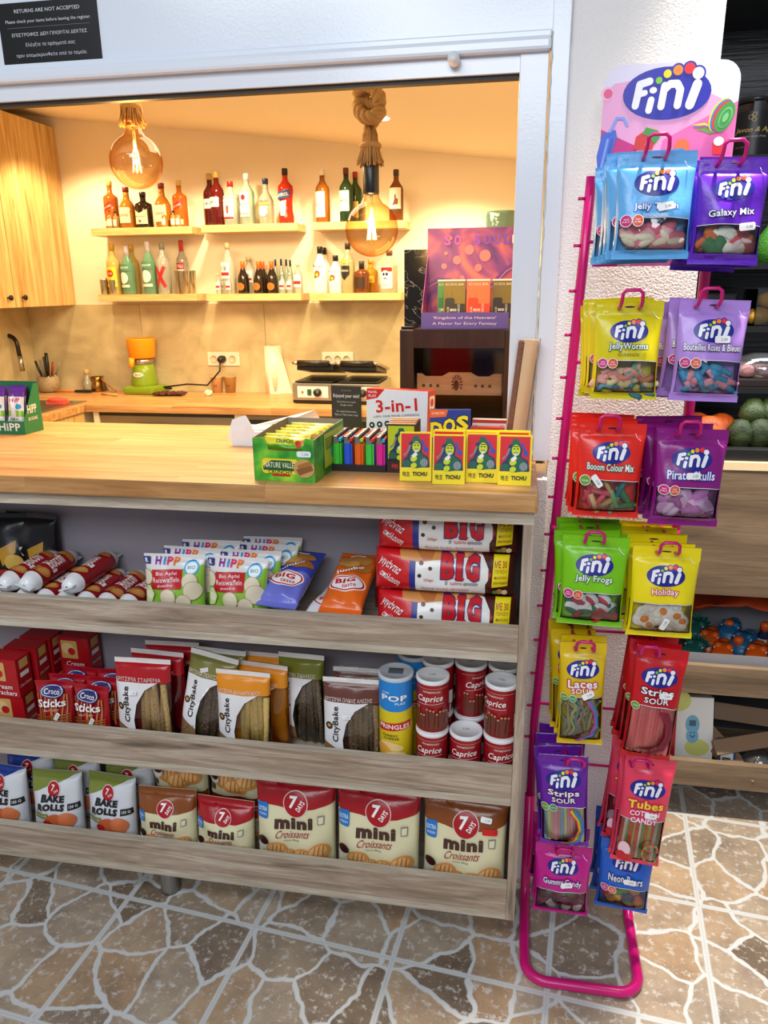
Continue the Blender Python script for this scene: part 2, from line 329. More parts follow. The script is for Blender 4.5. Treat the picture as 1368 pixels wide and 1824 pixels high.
def cyl_surf(r, a0=0, n=24):  # u = arc length from the front centre, v = height; use art with W centred by shift
    def fn(u, v, off):
        a = u/r+a0; return np.stack([(r+off)*np.sin(a), -(r+off)*np.cos(a), v], 1)
    return ([r*(2*pi*k/n-pi)-a0*r for k in range(n+1)], [], fn)
def shifted(surf, du, dv=0):
    us, vs, fn = surf; return ([u-du for u in us], [v-dv for v in vs], lambda u, v, off: fn(u+du, v+dv, off))
# ------------------------------------------------------------------ soft packs
class Bag:   # local frame: x right, z up from 0 to h, printed front towards -y
    def __init__(s, w, h, d, db=None, seal=(.012, .012), pw=.5, px=2.6, heavy=.3, wr=.002, seed=0, pull=.05, nu=25, nv=21, sway=.0, cx=.55):
        s.w, s.h, s.d = w, h, d; db = d*.6 if db is None else db; q = random.Random(seed); ph = [q.uniform(0, 6.3) for _ in range(6)]
        t = np.sin(np.linspace(-pi/2, pi/2, nu)); t = .55*t+.45*np.linspace(-1, 1, nu)
        b0, b1 = seal; vs = [b0*i/5 for i in range(5)] if b0 else []; n0 = len(vs)
        body = b0+(h-b0-b1)*(np.sin(np.linspace(-pi/2, pi/2, nv))*.5*.6+.5*.6+np.linspace(0, 1, nv)*.4); vs += list(body); n1 = len(vs)
        vs += [h-b1+b1*(i+1)/5 for i in range(5)] if b1 else []
        s.us = t*w/2; s.vs = np.array(vs); G = np.zeros((len(vs), nu, 3)); B = G.copy()
        for j, v in enumerate(vs):
            sv = min(1, max(0, (v-b0)/(h-b0-b1))); g = (4*sv*(1-sv))**pw*(1+heavy*(.5-sv))
            rip = .0006*(1 if j % 2 else -1) if (j < n0 or j >= n1) else 0
            for i in range(nu):
                c = (1-abs(t[i])**px)**cx; e = g*c
                wv = wr*e**.5*(math.sin(7*t[i]+5*sv+ph[0])+math.sin(9*sv+3*t[i]+ph[1])+.7*math.sin(11*(sv-.4*t[i])+ph[2])) if e > 0 else 0
                x = s.us[i]*(1-pull*g); y0 = sway*w*math.sin(2.2*t[i]+ph[3])*(1-g*.8)
                z = v+(.012*h*math.sin(3*t[i]+ph[4])*wr*200*(1 if sv > .5 else -1)*.3 if sv in (0, 1) else 0)
                G[j, i] = (x, y0-d*e-wv+rip, z); B[j, i] = (x, y0+.0006+db*e+wv*.6+rip, z)
        s.G, s.B = G, B
    def surf(s):
        us, vs, G = s.us, s.vs, s.G
        def fn(u, v, off):
            i = np.clip(np.searchsorted(us, u, 'right')-1, 0, len(us)-2); j = np.clip(np.searchsorted(vs, v, 'right')-1, 0, len(vs)-2)
            a = np.clip((u-us[i])/(us[i+1]-us[i]), 0, 1)[:, None]; b = np.clip((v-vs[j])/(vs[j+1]-vs[j]), 0, 1)[:, None]
            P = G[j, i]*(1-a)*(1-b)+G[j, i+1]*a*(1-b)+G[j+1, i]*(1-a)*b+G[j+1, i+1]*a*b; P = P.copy(); P[:, 1] -= off+.0011; return P
        return shifted((list(us), list(vs), fn), -s.w/2)   # art space 0..w, 0..h
    def mesh(s, mb, front, back):
        nv, nu, _ = s.G.shape; id_ = lambda j, i: j*nu+i
        Fq = [(id_(j, i), id_(j, i+1), id_(j+1, i+1), id_(j+1, i)) for j in range(nv-1) for i in range(nu-1)]
        mb.add(s.G.reshape(-1, 3), Fq, front, True); mb.add(s.B.reshape(-1, 3), [f[::-1] for f in Fq], back, True)
        o = len(mb.v)-2*nv*nu; n = nv*nu; k = mb.mid(back)
        for j in range(nv-1):
            for i, fl in ((0, 0), (nu-1, 1)):
                f = [o+id_(j, i), o+id_(j+1, i), o+n+id_(j+1, i), o+n+id_(j, i)]; mb.f.append(f if not fl else f[::-1]); mb.mi.append(k); mb.sm.append(True)
        for j, fl in ((0, 1), (nv-1, 0)):
            for i in range(nu-1):
                f = [o+id_(j, i), o+id_(j, i+1), o+n+id_(j, i+1), o+n+id_(j, i)]; mb.f.append(f if not fl else f[::-1]); mb.mi.append(k); mb.sm.append(False)
        return mb
def pack(name, bag, art, front, back=None):
    mb = MB(); bag.mesh(mb, front, back or front)
    if art: art.onto(mb, bag.surf())
    return mb.build(name)
def price(parent, surf, x, y, w, rot=0, txt='2.00', off=.0085):   # small white sticker on a pack; x, y, w in metres of the art space
    A = Art(1, 1, .00025, off); A.R('#f7f7f7', x-w/2, y-w*.23, x+w/2, y+w*.23, w*.12, rot)
    A.T('#555555', txt, x+w*.12*math.cos(rot), y+w*.12*math.sin(rot), w*.4, w*.17, rot)
    mb = MB(); A.onto(mb, surf); return mb.build('price_sticker', parent)
def dims(x0, x1, yt, Y, zb, dy=.045):     # size and place of a pack from its outline in the photograph, standing at depth Y on height zb
    c = (x0+x1)/2; top = at(c, yt, 'y', Y+dy)[2]; ym = yt+30; a, b = at(x0, ym, 'y', Y), at(x1, ym, 'y', Y)
    return (a[0]+b[0])/2, b[0]-a[0], top-zb
ORD = ['first', 'second', 'third', 'fourth', 'fifth', 'sixth', 'seventh', 'eighth', 'ninth']
# ------------------------------------------------------------------ the setting
def sbox(name, a, b, mat, bev=0): mb = MB(); mb.box(a, b, mat, bev); return struct(mb.build(name))
sbox('floor', (-4, -3.6, -.05), (2.6, 2.9, 0), tile_mat())
YW = .262
mb = MB(); mb.box((-3.6, YW, 1.9), (.031, .30, 2.75), METAL_W); mb.box((-3.6, YW, 1.858), (-.061, .30, 1.9), METAL_W)
mb.box((-3.6, YW, 0), (.031, .40, 1.062), PLASTER); struct(mb.build('wall_front'))
mb = MB(); mb.box((-.061, YW-.004, 1.1005), (-.0065, .32, 1.9), METAL_W, .002); struct(mb.build('trim_1'))                    # white upright at the right end of the opening
mb = MB(); mb.box((-.003, YW-.008, 1.1005), (.031, .32, 2.75), METAL_W, .002); struct(mb.build('trim_2'))
mb = MB(); mb.box((-3.6, YW-.022, 1.889), (-.004, YW, 1.9115), METAL_W, .006); mb.box((-3.6, YW-.012, 1.9115), (-.004, YW, 1.925), METAL_W, .003); struct(mb.build('trim_3'))
mb = MB(); mb.box((-3.6, YW+.01, 1.850), (-.062, YW+.03, 1.8579), m('#2a2623', .6)); mb.box((-3.6, YW+.03, 1.8520), (-.062, .299, 1.8579), m('#c9ccd4', .6)); struct(mb.build('trim_4'))
q = random.Random(2); mb = MB()
pts = [(-.0048+q.uniform(-.0012, .0012)+(.002 if z > 1.5 else 0), YW-.0085, z) for z in np.linspace(1.104, 1.92, 60)]; mb.tube(pts, [q.uniform(.001, .0026) for _ in pts], m('#d9d5c6', .7), 6); struct(mb.build('trim_5'))   # ragged sealant bead
sbox('wall_right', (.0312, YW+.004, 0), (.302, .52, 2.75), PLASTER)
mb = MB(); mb.box((.0, .24, 0), (.0312, YW+.003, 1.0615), PLASTER); struct(mb.build('trim_6'))
# kitchen shell behind the opening
sbox('wall_back', (-3.0, 2.70, 0), (.34, 2.8, 2.75), PAINT); sbox('wall_left', (-3.0, .41, 0), (-2.86, 2.70, 2.75), PAINT); sbox('wall_kitchen_right', (.24, .53, 0), (.34, 2.70, 2.75), PAINT)
mb = MB(); cz = lambda x: 2.37-.12*(x+2.71)
mb.add([(-2.99, .41, cz(-2.99)), (.33, .41, cz(.33)), (.33, 2.70, cz(.33)), (-2.99, 2.70, cz(-2.99)), (-2.99, .41, 2.74), (.33, .41, 2.74), (.33, 2.70, 2.74), (-2.99, 2.70, 2.74)],
   [(0, 1, 2, 3), (4, 7, 6, 5), (0, 4, 5, 1), (1, 5, 6, 2), (2, 6, 7, 3), (3, 7, 4, 0)], CEIL); struct(mb.build('ceiling'))
CONC = concrete_mat(); mb = MB(); xs = [-2.86, -2.15, -1.42, -.44]
for a, b in zip(xs, xs[1:]): mb.box((a+.001, 2.688, .9), (b-.001, 2.70, 1.385), CONC)
for a, b in ((1.35, 2.05), (2.052, 2.687)): mb.box((-2.86, a, .9), (-2.848, b, 1.375), CONC)
struct(mb.build('trim_7'))     # stone tile splashback
mb = MB(); mb.box((-3.6, -2.5, .0), (-3.5, .262, 2.75), PLASTER); struct(mb.build('wall_shop_left'))
# door peg and notice on the shutter box
o = MB(); o.lathe([(.0, 0), (.010, 0), (.0115, .004), (.0115, .028), (.009, .036), (.0, .038)], m('#e8e8ea', .3), 20, Matrix.Rotation(R_(90), 4, 'X')); p = at(810, 110, 'y', YW)
tag(o.build('door_peg', loc=(p[0], YW-.0005, p[2])), 'small white rounded peg on the shutter box above the opening', 'peg')
A = Art(.30, .16)
c1, c2 = at(172, 0, 'y', YW)[0], at(172, 108, 'y', YW)[2]; x0, z1 = at(-10, 108, 'y', YW)[0], at(172, -6, 'y', YW)[2]; x0 = at(3, 70, 'y', YW)[0]
A = Art(c1-x0, z1-c2); A.R('#0b0b0d', 0, 0, 1, 1); w = '#d8d8de'
A.T(w, 'RETURNS ARE NOT ACCEPTED', .5, .865, .66, .058, b=.012); A.T(w, 'Please check your items before leaving the register.', .5, .695, .86, .07); A.R('#8a8a8f', .08, .597, .92, .602)
A.T(w, 'ΕΠΙΣΤΡΟΦΕΣ ΔΕΝ ΓΙΝΟΝΤΑΙ ΔΕΚΤΕΣ', .5, .485, .76, .06, b=.012); A.T(w, 'Ελέγξτε τα πράγματά σας', .5, .315, .50, .075); A.T(w, 'πριν απομακρυνθείτε από το ταμείο.', .5, .145, .72, .075)
mb = MB(); mb.box((0, .0, 0), (c1-x0, .001, z1-c2), m('#0b0b0d', .3)); A.onto(mb, plane_surf()); tag(mb.build('notice_sign', loc=(x0, YW-.0013, c2)), 'black bilingual returns notice stuck on the white shutter box', 'sign')
# ------------------------------------------------------------------ the shelving unit under the counter
XL = -1.85
sh = empty('shelving_unit', (-.9, .12, 0)); tag(sh, 'grey oak shelving unit with three lipped shelves under the counter', 'shelf')
def part(name, mb, par): o = mb.build(name); o.parent = par; o.matrix_parent_inverse = Matrix.Translation(-par.location); return o
mb = MB(); mb.box((-.019, .0, .1), (0, .262, 1.0625), GREY_OAK_V, .0007); part('side_panel', mb, sh)
mb = MB(); mb.box((XL, .0, .1), (XL+.019, .262, 1.0625), GREY_OAK_V); part('side_panel', mb, sh)
mb = MB(); mb.box((XL+.02, .0, 1.034), (-.0195, .255, 1.0625), EDGE_OAK); mb.box((-.0195, -.0003, 1.034), (.0003, .001, 1.0628), EDGE_OAK); part('top_panel', mb, sh)
mb = MB(); mb.box((XL+.02, .256, .1), (-.0195, .261, 1.034), SHELF_BACK); part('back_panel', mb, sh)
SH = []
for zt, zb in ((.8171, .7437), (.4919, .4028), (.1937, .1005)):
    mb = MB(); mb.box((XL+.02, .0, zb), (-.0195, .255, zb+.018), EDGE_OAK, .0006); part('shelf', mb, sh); SH.append(zb+.018)
    mb = MB(); mb.box((XL+.02, .0005, zb+.0185), (-.0195, .0185, zt-.0005), GREY_OAK, .0006); b = part('front_board', mb, sh)
    mb = MB(); mb.box((XL+.02, .0, zt-.0005), (-.0195, .019, zt+.0008), EDGE_OAK); part('edge_strip', mb, b)
for px in (-.862, -1.72):
    mb = MB(); mb.lathe([(.021, .004), (.024, 0), (.024, .012), (.022, .016), (.022, .1)][1:], m('#8f8b84', .35, metal=.7), 20, Matrix.Translation((px, .062, 0))); part('leg', mb, sh)
mb = MB(); mb.box((XL, -.02, 1.0635), (.005, .598, 1.10), BUTCHER, .003); tag(mb.build('worktop'), 'oiled butcher block serving counter top running through the opening', 'countertop')
# ------------------------------------------------------------------ kitchen furniture behind the counter
KZ = .9; YB = 2.688
mb = MB(); mb.box((-2.23, 2.155, .862), (-.42, YB-.001, KZ), BUTCHER, .003); mb.box((-2.847, 1.2, .862), (-2.231, YB-.001, KZ), BUTCHER, .003); tag(mb.build('kitchen_worktop'), 'L-shaped butcher block worktop along the kitchen back wall', 'countertop')
cb = empty('base_cabinet', (-1.3, 2.4, 0)); tag(cb, 'cream kitchen base cabinets under the back worktop', 'cabinet')
CREAM = m('#e9dab8', .5)
mb = MB(); mb.box((-2.2, 2.22, 0), (-.43, 2.68, .8615), CREAM); part('carcass', mb, cb)
for a, b in ((-2.2, -2.17), (-1.43, -1.38), (-.6, -.43)): mb = MB(); mb.box((a, 2.175, .05), (b, 2.2195, .8615), CREAM); part('panel', mb, cb)
mb = MB(); mb.box((-2.84, 1.25, 0), (-2.26, 2.68, .8615), CREAM); mb.box((-2.2595, 1.25, .04), (-2.241, 2.16, .8615), GOLD_OAK); tag(mb.build('sink_cabinet'), 'oak fronted cabinet under the sink worktop', 'cabinet')
ov = empty('oven', (-1.8, 2.19, 0)); tag(ov, 'stainless steel built-in oven with black bar handle', 'oven')
mb = MB(); mb.box((-2.168, 2.185, .3), (-1.432, 2.2185, .852), m('#8f8678', .35, metal=.8)); mb.box((-2.168, 2.18, .842), (-1.432, 2.186, .857), BLACK); part('front', mb, ov)
mb = MB(); mb.tube([(-1.98, 2.15, .79), (-1.62, 2.15, .79)], .012, BLACK, 10); mb.box((-1.98, 2.15, .785), (-1.97, 2.185, .795), STEEL); mb.box((-1.63, 2.15, .785), (-1.62, 2.185, .795), STEEL); part('handle', mb, ov)
mb = MB(); mb.box((-1.378, 2.183, .25), (-.602, 2.2185, .856), m('#8b7a58', .3)); mb.box((-1.36, 2.178, .3), (-.62, 2.184, .835), BLACK_G); tag(mb.build('wine_cooler'), 'dark glass appliance door right of the oven', 'appliance')
# upper cupboard
uc = empty('wall_cupboard', (-2.7, 2.0, 1.38)); tag(uc, 'golden oak wall cupboard with two black knobs on the left wall', 'cupboard')
mb = MB(); mb.box((-2.859, 1.2, 1.384), (-2.559, 2.699, 2.298), GOLD_OAK); part('carcass', mb, uc)
for a, b, ky in ((1.2, 1.62, None), (1.6225, 2.158, 2.10), (2.161, 2.697, 2.215)):
    mb = MB(); mb.box((-2.5585, a+.002, 1.384), (-2.54, b, 2.298), GOLD_OAK, .0008); d = part('door', mb, uc)
    if ky:
        mb = MB(); mb.lathe([(.004, 0), (.005, .012), (.013, .016), (.014, .024), (.008, .028)], BLACK, 14, Matrix.Translation((-2.54, ky, 1.432)) @ Matrix.Rotation(R_(90), 4, 'Y')); k = mb.build('knob', d); k.matrix_parent_inverse = d.matrix_world.inverted()
        k.matrix_parent_inverse = Matrix.Translation(-uc.location)
        d.matrix_parent_inverse = Matrix.Translation(-uc.location); k.matrix_parent_inverse = Matrix.Identity(4)
# floating shelves
YS = 2.53; shelves = []
for nm, x0, x1, y, lab in (('ul', 161, 341, 405, 'upper left'), ('um', 357.5, 529, 399, 'upper middle'), ('ur', 555, 722, 394, 'upper right'), ('ll', 174.5, 350, 524, 'lower left'), ('lm', 367, 536, 523, 'lower middle'), ('lr', 551.6, 714, 522, 'lower right')):
    a, b = at(x0, y, 'y', YS), at(x1, y, 'y', YS); z = (a[2]+b[2])/2
    mb = MB(); mb.box((a[0], YS, z-.036), (b[0], 2.6995 if nm[0] == 'u' else 2.6995, z), SHELF_WOOD, .001)
    tag(mb.build('floating_shelf'), f'pale oak floating shelf of bottles, {lab} of the six on the wall', 'shelf', 'floating bottle shelves'); shelves.append(z)
SZ = dict(zip(('ul', 'um', 'ur', 'll', 'lm', 'lr'), shelves))
# bottles
def bottle(kind, h, r, body, cap, label=None, prof=None, art=None, glassy=True, capfrac=.12, liquid=None):
    P = dict(std=[(.0, 0), (.95, 0), (1, .02), (1, .60), (.93, .66), (.55, .74), (.36, .79), (.34, .93)],
        square=[(.0, 0), (1.0, 0), (1.04, .02), (1.04, .62), (.98, .67), (.5, .72), (.34, .76), (.34, .93)],
        round=[(.0, 0), (.86, 0), (.98, .03), (1.04, .30), (1.0, .52), (.7, .63), (.42, .70), (.36, .78), (.34, .93)],
        slim=[(.0, 0), (.95, 0), (1, .02), (1, .5), (.88, .62), (.5, .76), (.32, .84), (.3, .94)],
        wine=[(.0, 0), (.96, 0), (1, .02), (1, .42), (.85, .55), (.5, .7), (.36, .8), (.33, .95)],
        waist=[(.0, 0), (.95, 0), (1, .02), (1, .14), (.86, .24), (.86, .40), (1.03, .60), (.98, .68), (.5, .76), (.36, .80), (.33, .93)])[prof or 'std']
    n = 20; mb = MB(); mat = clear(body, .3, .30 if min(lin(body)[:3]) > .35 else .62, 'glass', .02) if glassy else m(body, .15)
    mb.lathe([(a*r, z*h) for a, z in P], mat, n)
    if art:
        W_ = 2.2*r; A = Art(W_, h, .0003, .0008); art(A); A.onto(mb, shifted(cyl_surf(r*1.04, 0, n), -W_/2))
    o = mb.build('spirit_bottle')
    mb = MB(); mb.lathe([(.37*r, (1-capfrac)*h), (.40*r, (1-capfrac)*h), (.40*r, .99*h), (.36*r, h)], m(cap, .3), 14); mb.build('cap', o)
    return o
def lab(bg, txt, tc='#333333', y0=.12, y1=.5, extra=None, b=.02):
    def f(A):
        A.R(bg, .08, y0, .92, y1, .06)
        if txt: A.T(tc, txt, .5, (y0+y1)/2, .62, min(.07, (y1-y0)*.4), b=b)
        if extra: extra(A)
    return f
KB = {}
def put_bottle(key, sh_, px, pyt, pyb, label, y=None, small=False, **kw):
    Y = y or 2.583; z = SZ[sh_]; p = at(px, pyb, 'y', Y); top = at(px, pyt, 'y', Y)[2]; h = top-z
    if key not in KB: KB[key] = [bottle(key, h, **kw), h, 0]
    o, h0, used = KB[key]
    if used: o = inst(o)
    KB[key][2] = 1; o.scale = (1, 1, h/h0) if not small else (h/h0,)*3
    o.location = (float(p[0]), Y, z); o.rotation_euler = (0, 0, R_(-13)+rng.uniform(-.15, .15)); tag(o, label, 'bottle', 'bottles on the wall shelves'); return o
def diag(A): A.P('#b3201c', [(.05, .30), (.95, .46), (.95, .60), (.05, .44)]); A.T('#f0d9a8', 'RED LABEL', .5, .45, .7, .04, rot=.35); A.R('#e8cfa0', .1, .05, .9, .16)
def skull(A):
    A.R('#f3efe4', .08, .1, .92, .62, .1); A.R('#8f1f1f', .1, .5, .9, .6, .06); A.E('#ffffff', .5, .42, .25, .11); A.E('#222222', .4, .44, .08); A.E('#222222', .6, .44, .08); A.R('#222222', .4, .33, .6, .35); A.T('#8f1f1f', 'TEQUILA', .5, .18, .5, .04)
def xart(A): A.P('#c8202a', [(.05, .15), (.25, .12), (.95, .52), (.75, .56)]); A.P('#c8202a', [(.75, .12), (.95, .15), (.3, .56), (.05, .52)])
def ap(A): A.P('#1d3f8a', [(.0, .42), (1, .48), (1, .62), (.0, .56)]); A.T('#f4e6c8', 'APEROL', .5, .52, .8, .06, rot=.12, b=.03); A.P('#efe6d0', [(.25, .4), (.75, .42), (.65, .14), (.35, .14)])
def bal(A): A.P('#efe2b8', [(.05, .1), (.95, .1), (.95, .52), (.5, .40), (.05, .52)]); A.T('#5a3b20', "Ballantine's", .5, .32, .7, .05, sh=.3); A.E('#a02020', .5, .18, .07)
put_bottle('jw', 'ul', 202, 322, 404, 'amber whisky bottle with slanted red label at left end of upper left shelf', r=.036, body='#b8641c', cap='#c9a35a', art=diag, prof='square')
put_bottle('chi', 'ul', 230, 333, 404, 'round amber whisky bottle second on the upper left shelf', r=.041, body='#c07a22', cap='#7a1f16', prof='round', art=lab('#e9d9b8', 'CHIVAS', '#7a4a20'))
put_bottle('bal', 'ul', 259, 342, 404, 'dark square whisky bottle with cream pointed label, third on upper left shelf', r=.042, body='#2a1c12', cap='#2a2018', prof='square', art=bal)
put_bottle('chi', 'ul', 293, 326, 404, 'round amber whisky bottle fourth on the upper left shelf')
put_bottle('jw', 'ul', 324, 321, 404, 'amber whisky bottle with slanted red label at right end of upper left shelf')
for px, pt, lb in ((198, 374, 'first tiny whisky miniature in front of the leftmost whisky bottle'), (208, 376, 'second tiny whisky miniature in front of the leftmost whisky bottle'), (294, 374, 'tiny dark capped miniature in front of the fourth whisky bottle'), (310, 375, 'left tiny miniature before the right end whisky bottle'), (319, 374, 'right tiny miniature before the right end whisky bottle')):
    put_bottle('mini', 'ul', px, pt, 404, lb, y=2.552, small=True, r=.016, body='#b88a4a', cap='#2b211a', prof='square', art=lab('#efe6cf', ''))
put_bottle('camp', 'um', 378, 309, 398, 'back one of two dark red aperitif bottles on upper middle shelf', y=2.66, r=.036, body='#5a0f10', cap='#c9a35a', art=lab('#f1ead8', 'CAMPARI', '#2a2a50', .34, .52))
put_bottle('camp', 'um', 390, 305, 398, 'front one of two dark red aperitif bottles on upper middle shelf')
put_bottle('beef', 'um', 414, 323, 398, 'clear gin bottle with red cap and red figure on label', r=.039, body='#dfe3da', cap='#b3201c', prof='square', art=lambda A: (A.R('#f2f0ea', .1, .12, .9, .58, .05), A.T('#b3201c', 'BEEFEATER', .5, .52, .66, .04, b=.02), A.P('#c2452c', [(.45, .25), (.58, .27), (.6, .42), (.5, .46), (.42, .4)]), A.R('#b3201c', .12, .13, .88, .18)))
put_bottle('bac', 'um', 443, 309, 397, 'pale green rum bottle with white cap and red emblem', r=.037, body='#cfe3d6', cap='#f1f1ee', art=lambda A: (A.R('#f2f3ee', .1, .15, .9, .62, .05), A.E('#b3201c', .5, .53, .16), A.T('#333333', 'BACARDI', .5, .40, .7, .05, b=.03), A.R('#a08a3a', .15, .2, .85, .22)))
put_bottle('gor', 'um', 476, 318, 397, 'clear gin bottle with blue and gold cap on upper middle shelf', r=.038, body='#e0e0d2', cap='#22305e', prof='round', art=lambda A: (A.T('#b3502c', "GORDON'S", .5, .5, .7, .05, b=.02), A.R('#c9a03a', .1, .42, .9, .45), A.E('#dcdccc', .5, .28, .3)))
put_bottle('aper', 'um', 511, 300, 396, 'bright red aperitif bottle with blue band label and black cap', r=.038, body='#d8321c', cap='#1a1a1a', prof='waist', art=ap)
put_bottle('haig', 'ur', 576, 301, 394, 'amber whisky bottle with tall cream label, first on upper right shelf', r=.035, body='#9a5a1a', cap='#e9dfc8', prof='std', art=lab('#efe6cf', 'HAIG', '#7a6a50', .1, .58))
put_bottle('jam', 'ur', 618, 299, 393, 'dark green whiskey bottle with cream label and dark red cap', r=.035, body='#1f3a1e', cap='#5a1a16', art=lab('#efe3b0', 'JAMESON', '#2a4a2a', .2, .58))
put_bottle('jb', 'ur', 634, 306, 393, 'green whisky bottle with yellow label behind the round bulb', y=2.662, r=.033, body='#2b4a1c', cap='#a02820', art=lab('#e8c43a', 'J&B', '#b3201c', .1, .42))
put_bottle('gro', 'ur', 706, 302, 393, 'amber whisky bottle with bird on cream label at right end', r=.035, body='#8a4a1a', cap='#3a2a20', art=lambda A: (A.R('#efe4d2', .06, .22, .94, .64), A.P('#7a3a22', [(.35, .3), (.7, .32), (.72, .42), (.6, .44), (.58, .52), (.5, .5), (.5, .42)]), A.R('#4a3a28', .06, .2, .94, .23)))
put_bottle('hav', 'll', 207, 435, 521, 'yellow rum bottle with round red emblem on lower left shelf', r=.036, body='#d8c070', cap='#c9a03a', art=lambda A: (A.R('#f0cf3a', .05, .15, .95, .55, .1), A.E('#b3301c', .5, .42, .24), A.T('#fff2d0', 'CLUB', .5, .42, .3, .04), A.T('#7a3a18', 'HAVANA', .5, .24, .7, .05, b=.03)))
put_bottle('smir', 'll', 232, 438, 521, 'left one of two green vodka bottles with white sleeves on the caps', r=.036, body='#78a88a', cap='#cfcbe0', prof='slim', capfrac=.2, art=lambda A: (A.R('#4d8a6c', .0, .48, 1, .62), A.T('#e8eee8', 'SMIRNOFF', .5, .55, .8, .045, b=.02), A.E('#e6ede6', .5, .34, .34, .12), A.R('#cfdcd0', .1, .14, .9, .2)))
put_bottle('smir', 'll', 270, 430, 521, 'right one of two green vodka bottles with white sleeves on the caps')
put_bottle('hav', 'll', 241, 436, 521, 'yellow rum bottle half hidden behind the left green vodka', y=2.66)
put_bottle('abs', 'll', 295, 433, 521, 'clear vodka bottle wrapped with a red crossed ribbon', r=.036, body='#e2e2dc', cap='#8a8a8a', art=xart)
put_bottle('sto', 'll', 329, 428, 521, 'clear vodka bottle with red top behind the steel shaker', y=2.664, r=.030, body='#e6e4de', cap='#c0342a', capfrac=.2, art=lambda A: (A.R('#c8281e', .05, .46, .95, .58), A.T('#ffffff', 'STOLI', .5, .52, .7, .06, b=.04), A.R('#f0ece2', .1, .2, .9, .46)))
put_bottle('ouzo', 'lm', 410, 432, 521, 'tall clear ouzo bottle with number twelve label', r=.037, body='#ecebe2', cap='#d8cfa8', prof='slim', art=lambda A: (A.R('#f4f1e8', .1, .30, .9, .62), A.T('#333333', '12', .5, .5, .4, .07, b=.04), A.R('#b3202a', .15, .36, .85, .42)))
put_bottle('ouzo', 'lm', 446, 457, 520, 'clear ouzo bottle behind the little sparkling wine bottles', y=2.66)
for px, dk in ((435, 'left'), (463, 'middle'), (486, 'right')):
    put_bottle('pros', 'lm', px, 465, 521, f'{dk} small dark sparkling wine bottle with orange foil', y=2.575, r=.029, body='#2a2018', cap='#f2601e', prof='wine', capfrac=.34, art=lambda A: A.E('#ee6a28', .5, .22, .34, .12))
put_bottle('pros', 'lm', 470, 466, 520, 'fourth small dark sparkling wine bottle peeping from behind the middle one', y=2.65)
for px, pt, y, lb in ((391, 487, 2.575, 'clear ouzo miniature at the left end of lower middle shelf'), (400, 486, 2.60, 'second clear ouzo miniature from left end of lower middle shelf'), (409, 487, 2.555, 'clear ouzo miniature in front of the tall ouzo bottle'), (504, 486, 2.56, 'first clear ouzo miniature right of the sparkling wines'), (517, 486, 2.56, 'second clear ouzo miniature right of the sparkling wines'), (532, 468, 2.58, 'clear miniature with oval label at right end of lower middle shelf'),):
    put_bottle('omini', 'lm', px, pt, 521, lb, y=y, small=True, r=.016, body='#e8e6dc', cap='#d8d0b8', prof='slim', art=lambda A: (A.R('#f4f1e8', .05, .2, .95, .6), A.R('#b3202a', .1, .3, .9, .4)))
for px, pt, y in ((493, 462, 2.63), (503, 461, 2.64), (512, 462, 2.645), (519, 463, 2.65)):
    put_bottle('dmini', 'lm', px, pt, 520, 'small clear bottle with dark blue cap in the row behind the ouzo miniatures', y=y, small=True, r=.0135, body='#9aa89a', cap='#22304a', capfrac=.2, prof='slim', art=lab('#e6e6de', '', y0=.1, y1=.3))
put_bottle('mal', 'lr', 572, 439, 519, 'front white coconut rum bottle with black cap on lower right shelf', r=.036, body='#f4f2ea', cap='#161616', glassy=False, capfrac=.15, prof='slim', art=lambda A: (A.T('#222222', 'MALIBU', .5, .58, .8, .05, rot=-.1, b=.03), A.E('#e2502a', .5, .42, .2, .07), A.E('#f2b33a', .5, .40, .1, .04), A.E('#3a8a3a', .35, .36, .1, .03)))
put_bottle('mal', 'lr', 579, 441, 519, 'white coconut rum bottle hidden behind the front one', y=2.665)
put_bottle('mal', 'lr', 599, 455, 519, 'smaller white coconut rum bottle beside the big ones')
put_bottle('crem', 'lr', 621, 433, 519, 'cream coloured liqueur bottle with black shield label', r=.036, body='#e3d6a8', cap='#2a2420', prof='std', art=lambda A: (A.P('#1c1a1a', [(.15, .55), (.85, .55), (.85, .38), (.5, .26), (.15, .38)]), A.T('#e8e0c8', 'SHERIDAN', .5, .45, .55, .04), A.E('#f0c81e', .5, .64, .12)))
put_bottle('sqa', 'lr', 645, 465, 519, 'squat amber decanter with black stopper below the right bulb', r=.036, body='#7a3f1a', cap='#2a2420', prof='square', capfrac=.25, art=lab('#3a2416', '', y0=.15, y1=.5))
put_bottle('gol', 'lr', 661, 462, 519, 'golden liqueur bottle partly behind the right bulb', y=2.66, r=.036, body='#c98a1e', cap='#c9a03a', prof='square', art=lab('#e8b83a', 'FULL', '#7a4a10', .3, .5))
put_bottle('sku', 'lr', 694, 446, 519, 'clear tequila bottle with skull label at right end of lower right shelf', r=.041, body='#b9b89c', cap='#6a3a2a', prof='square', art=skull)
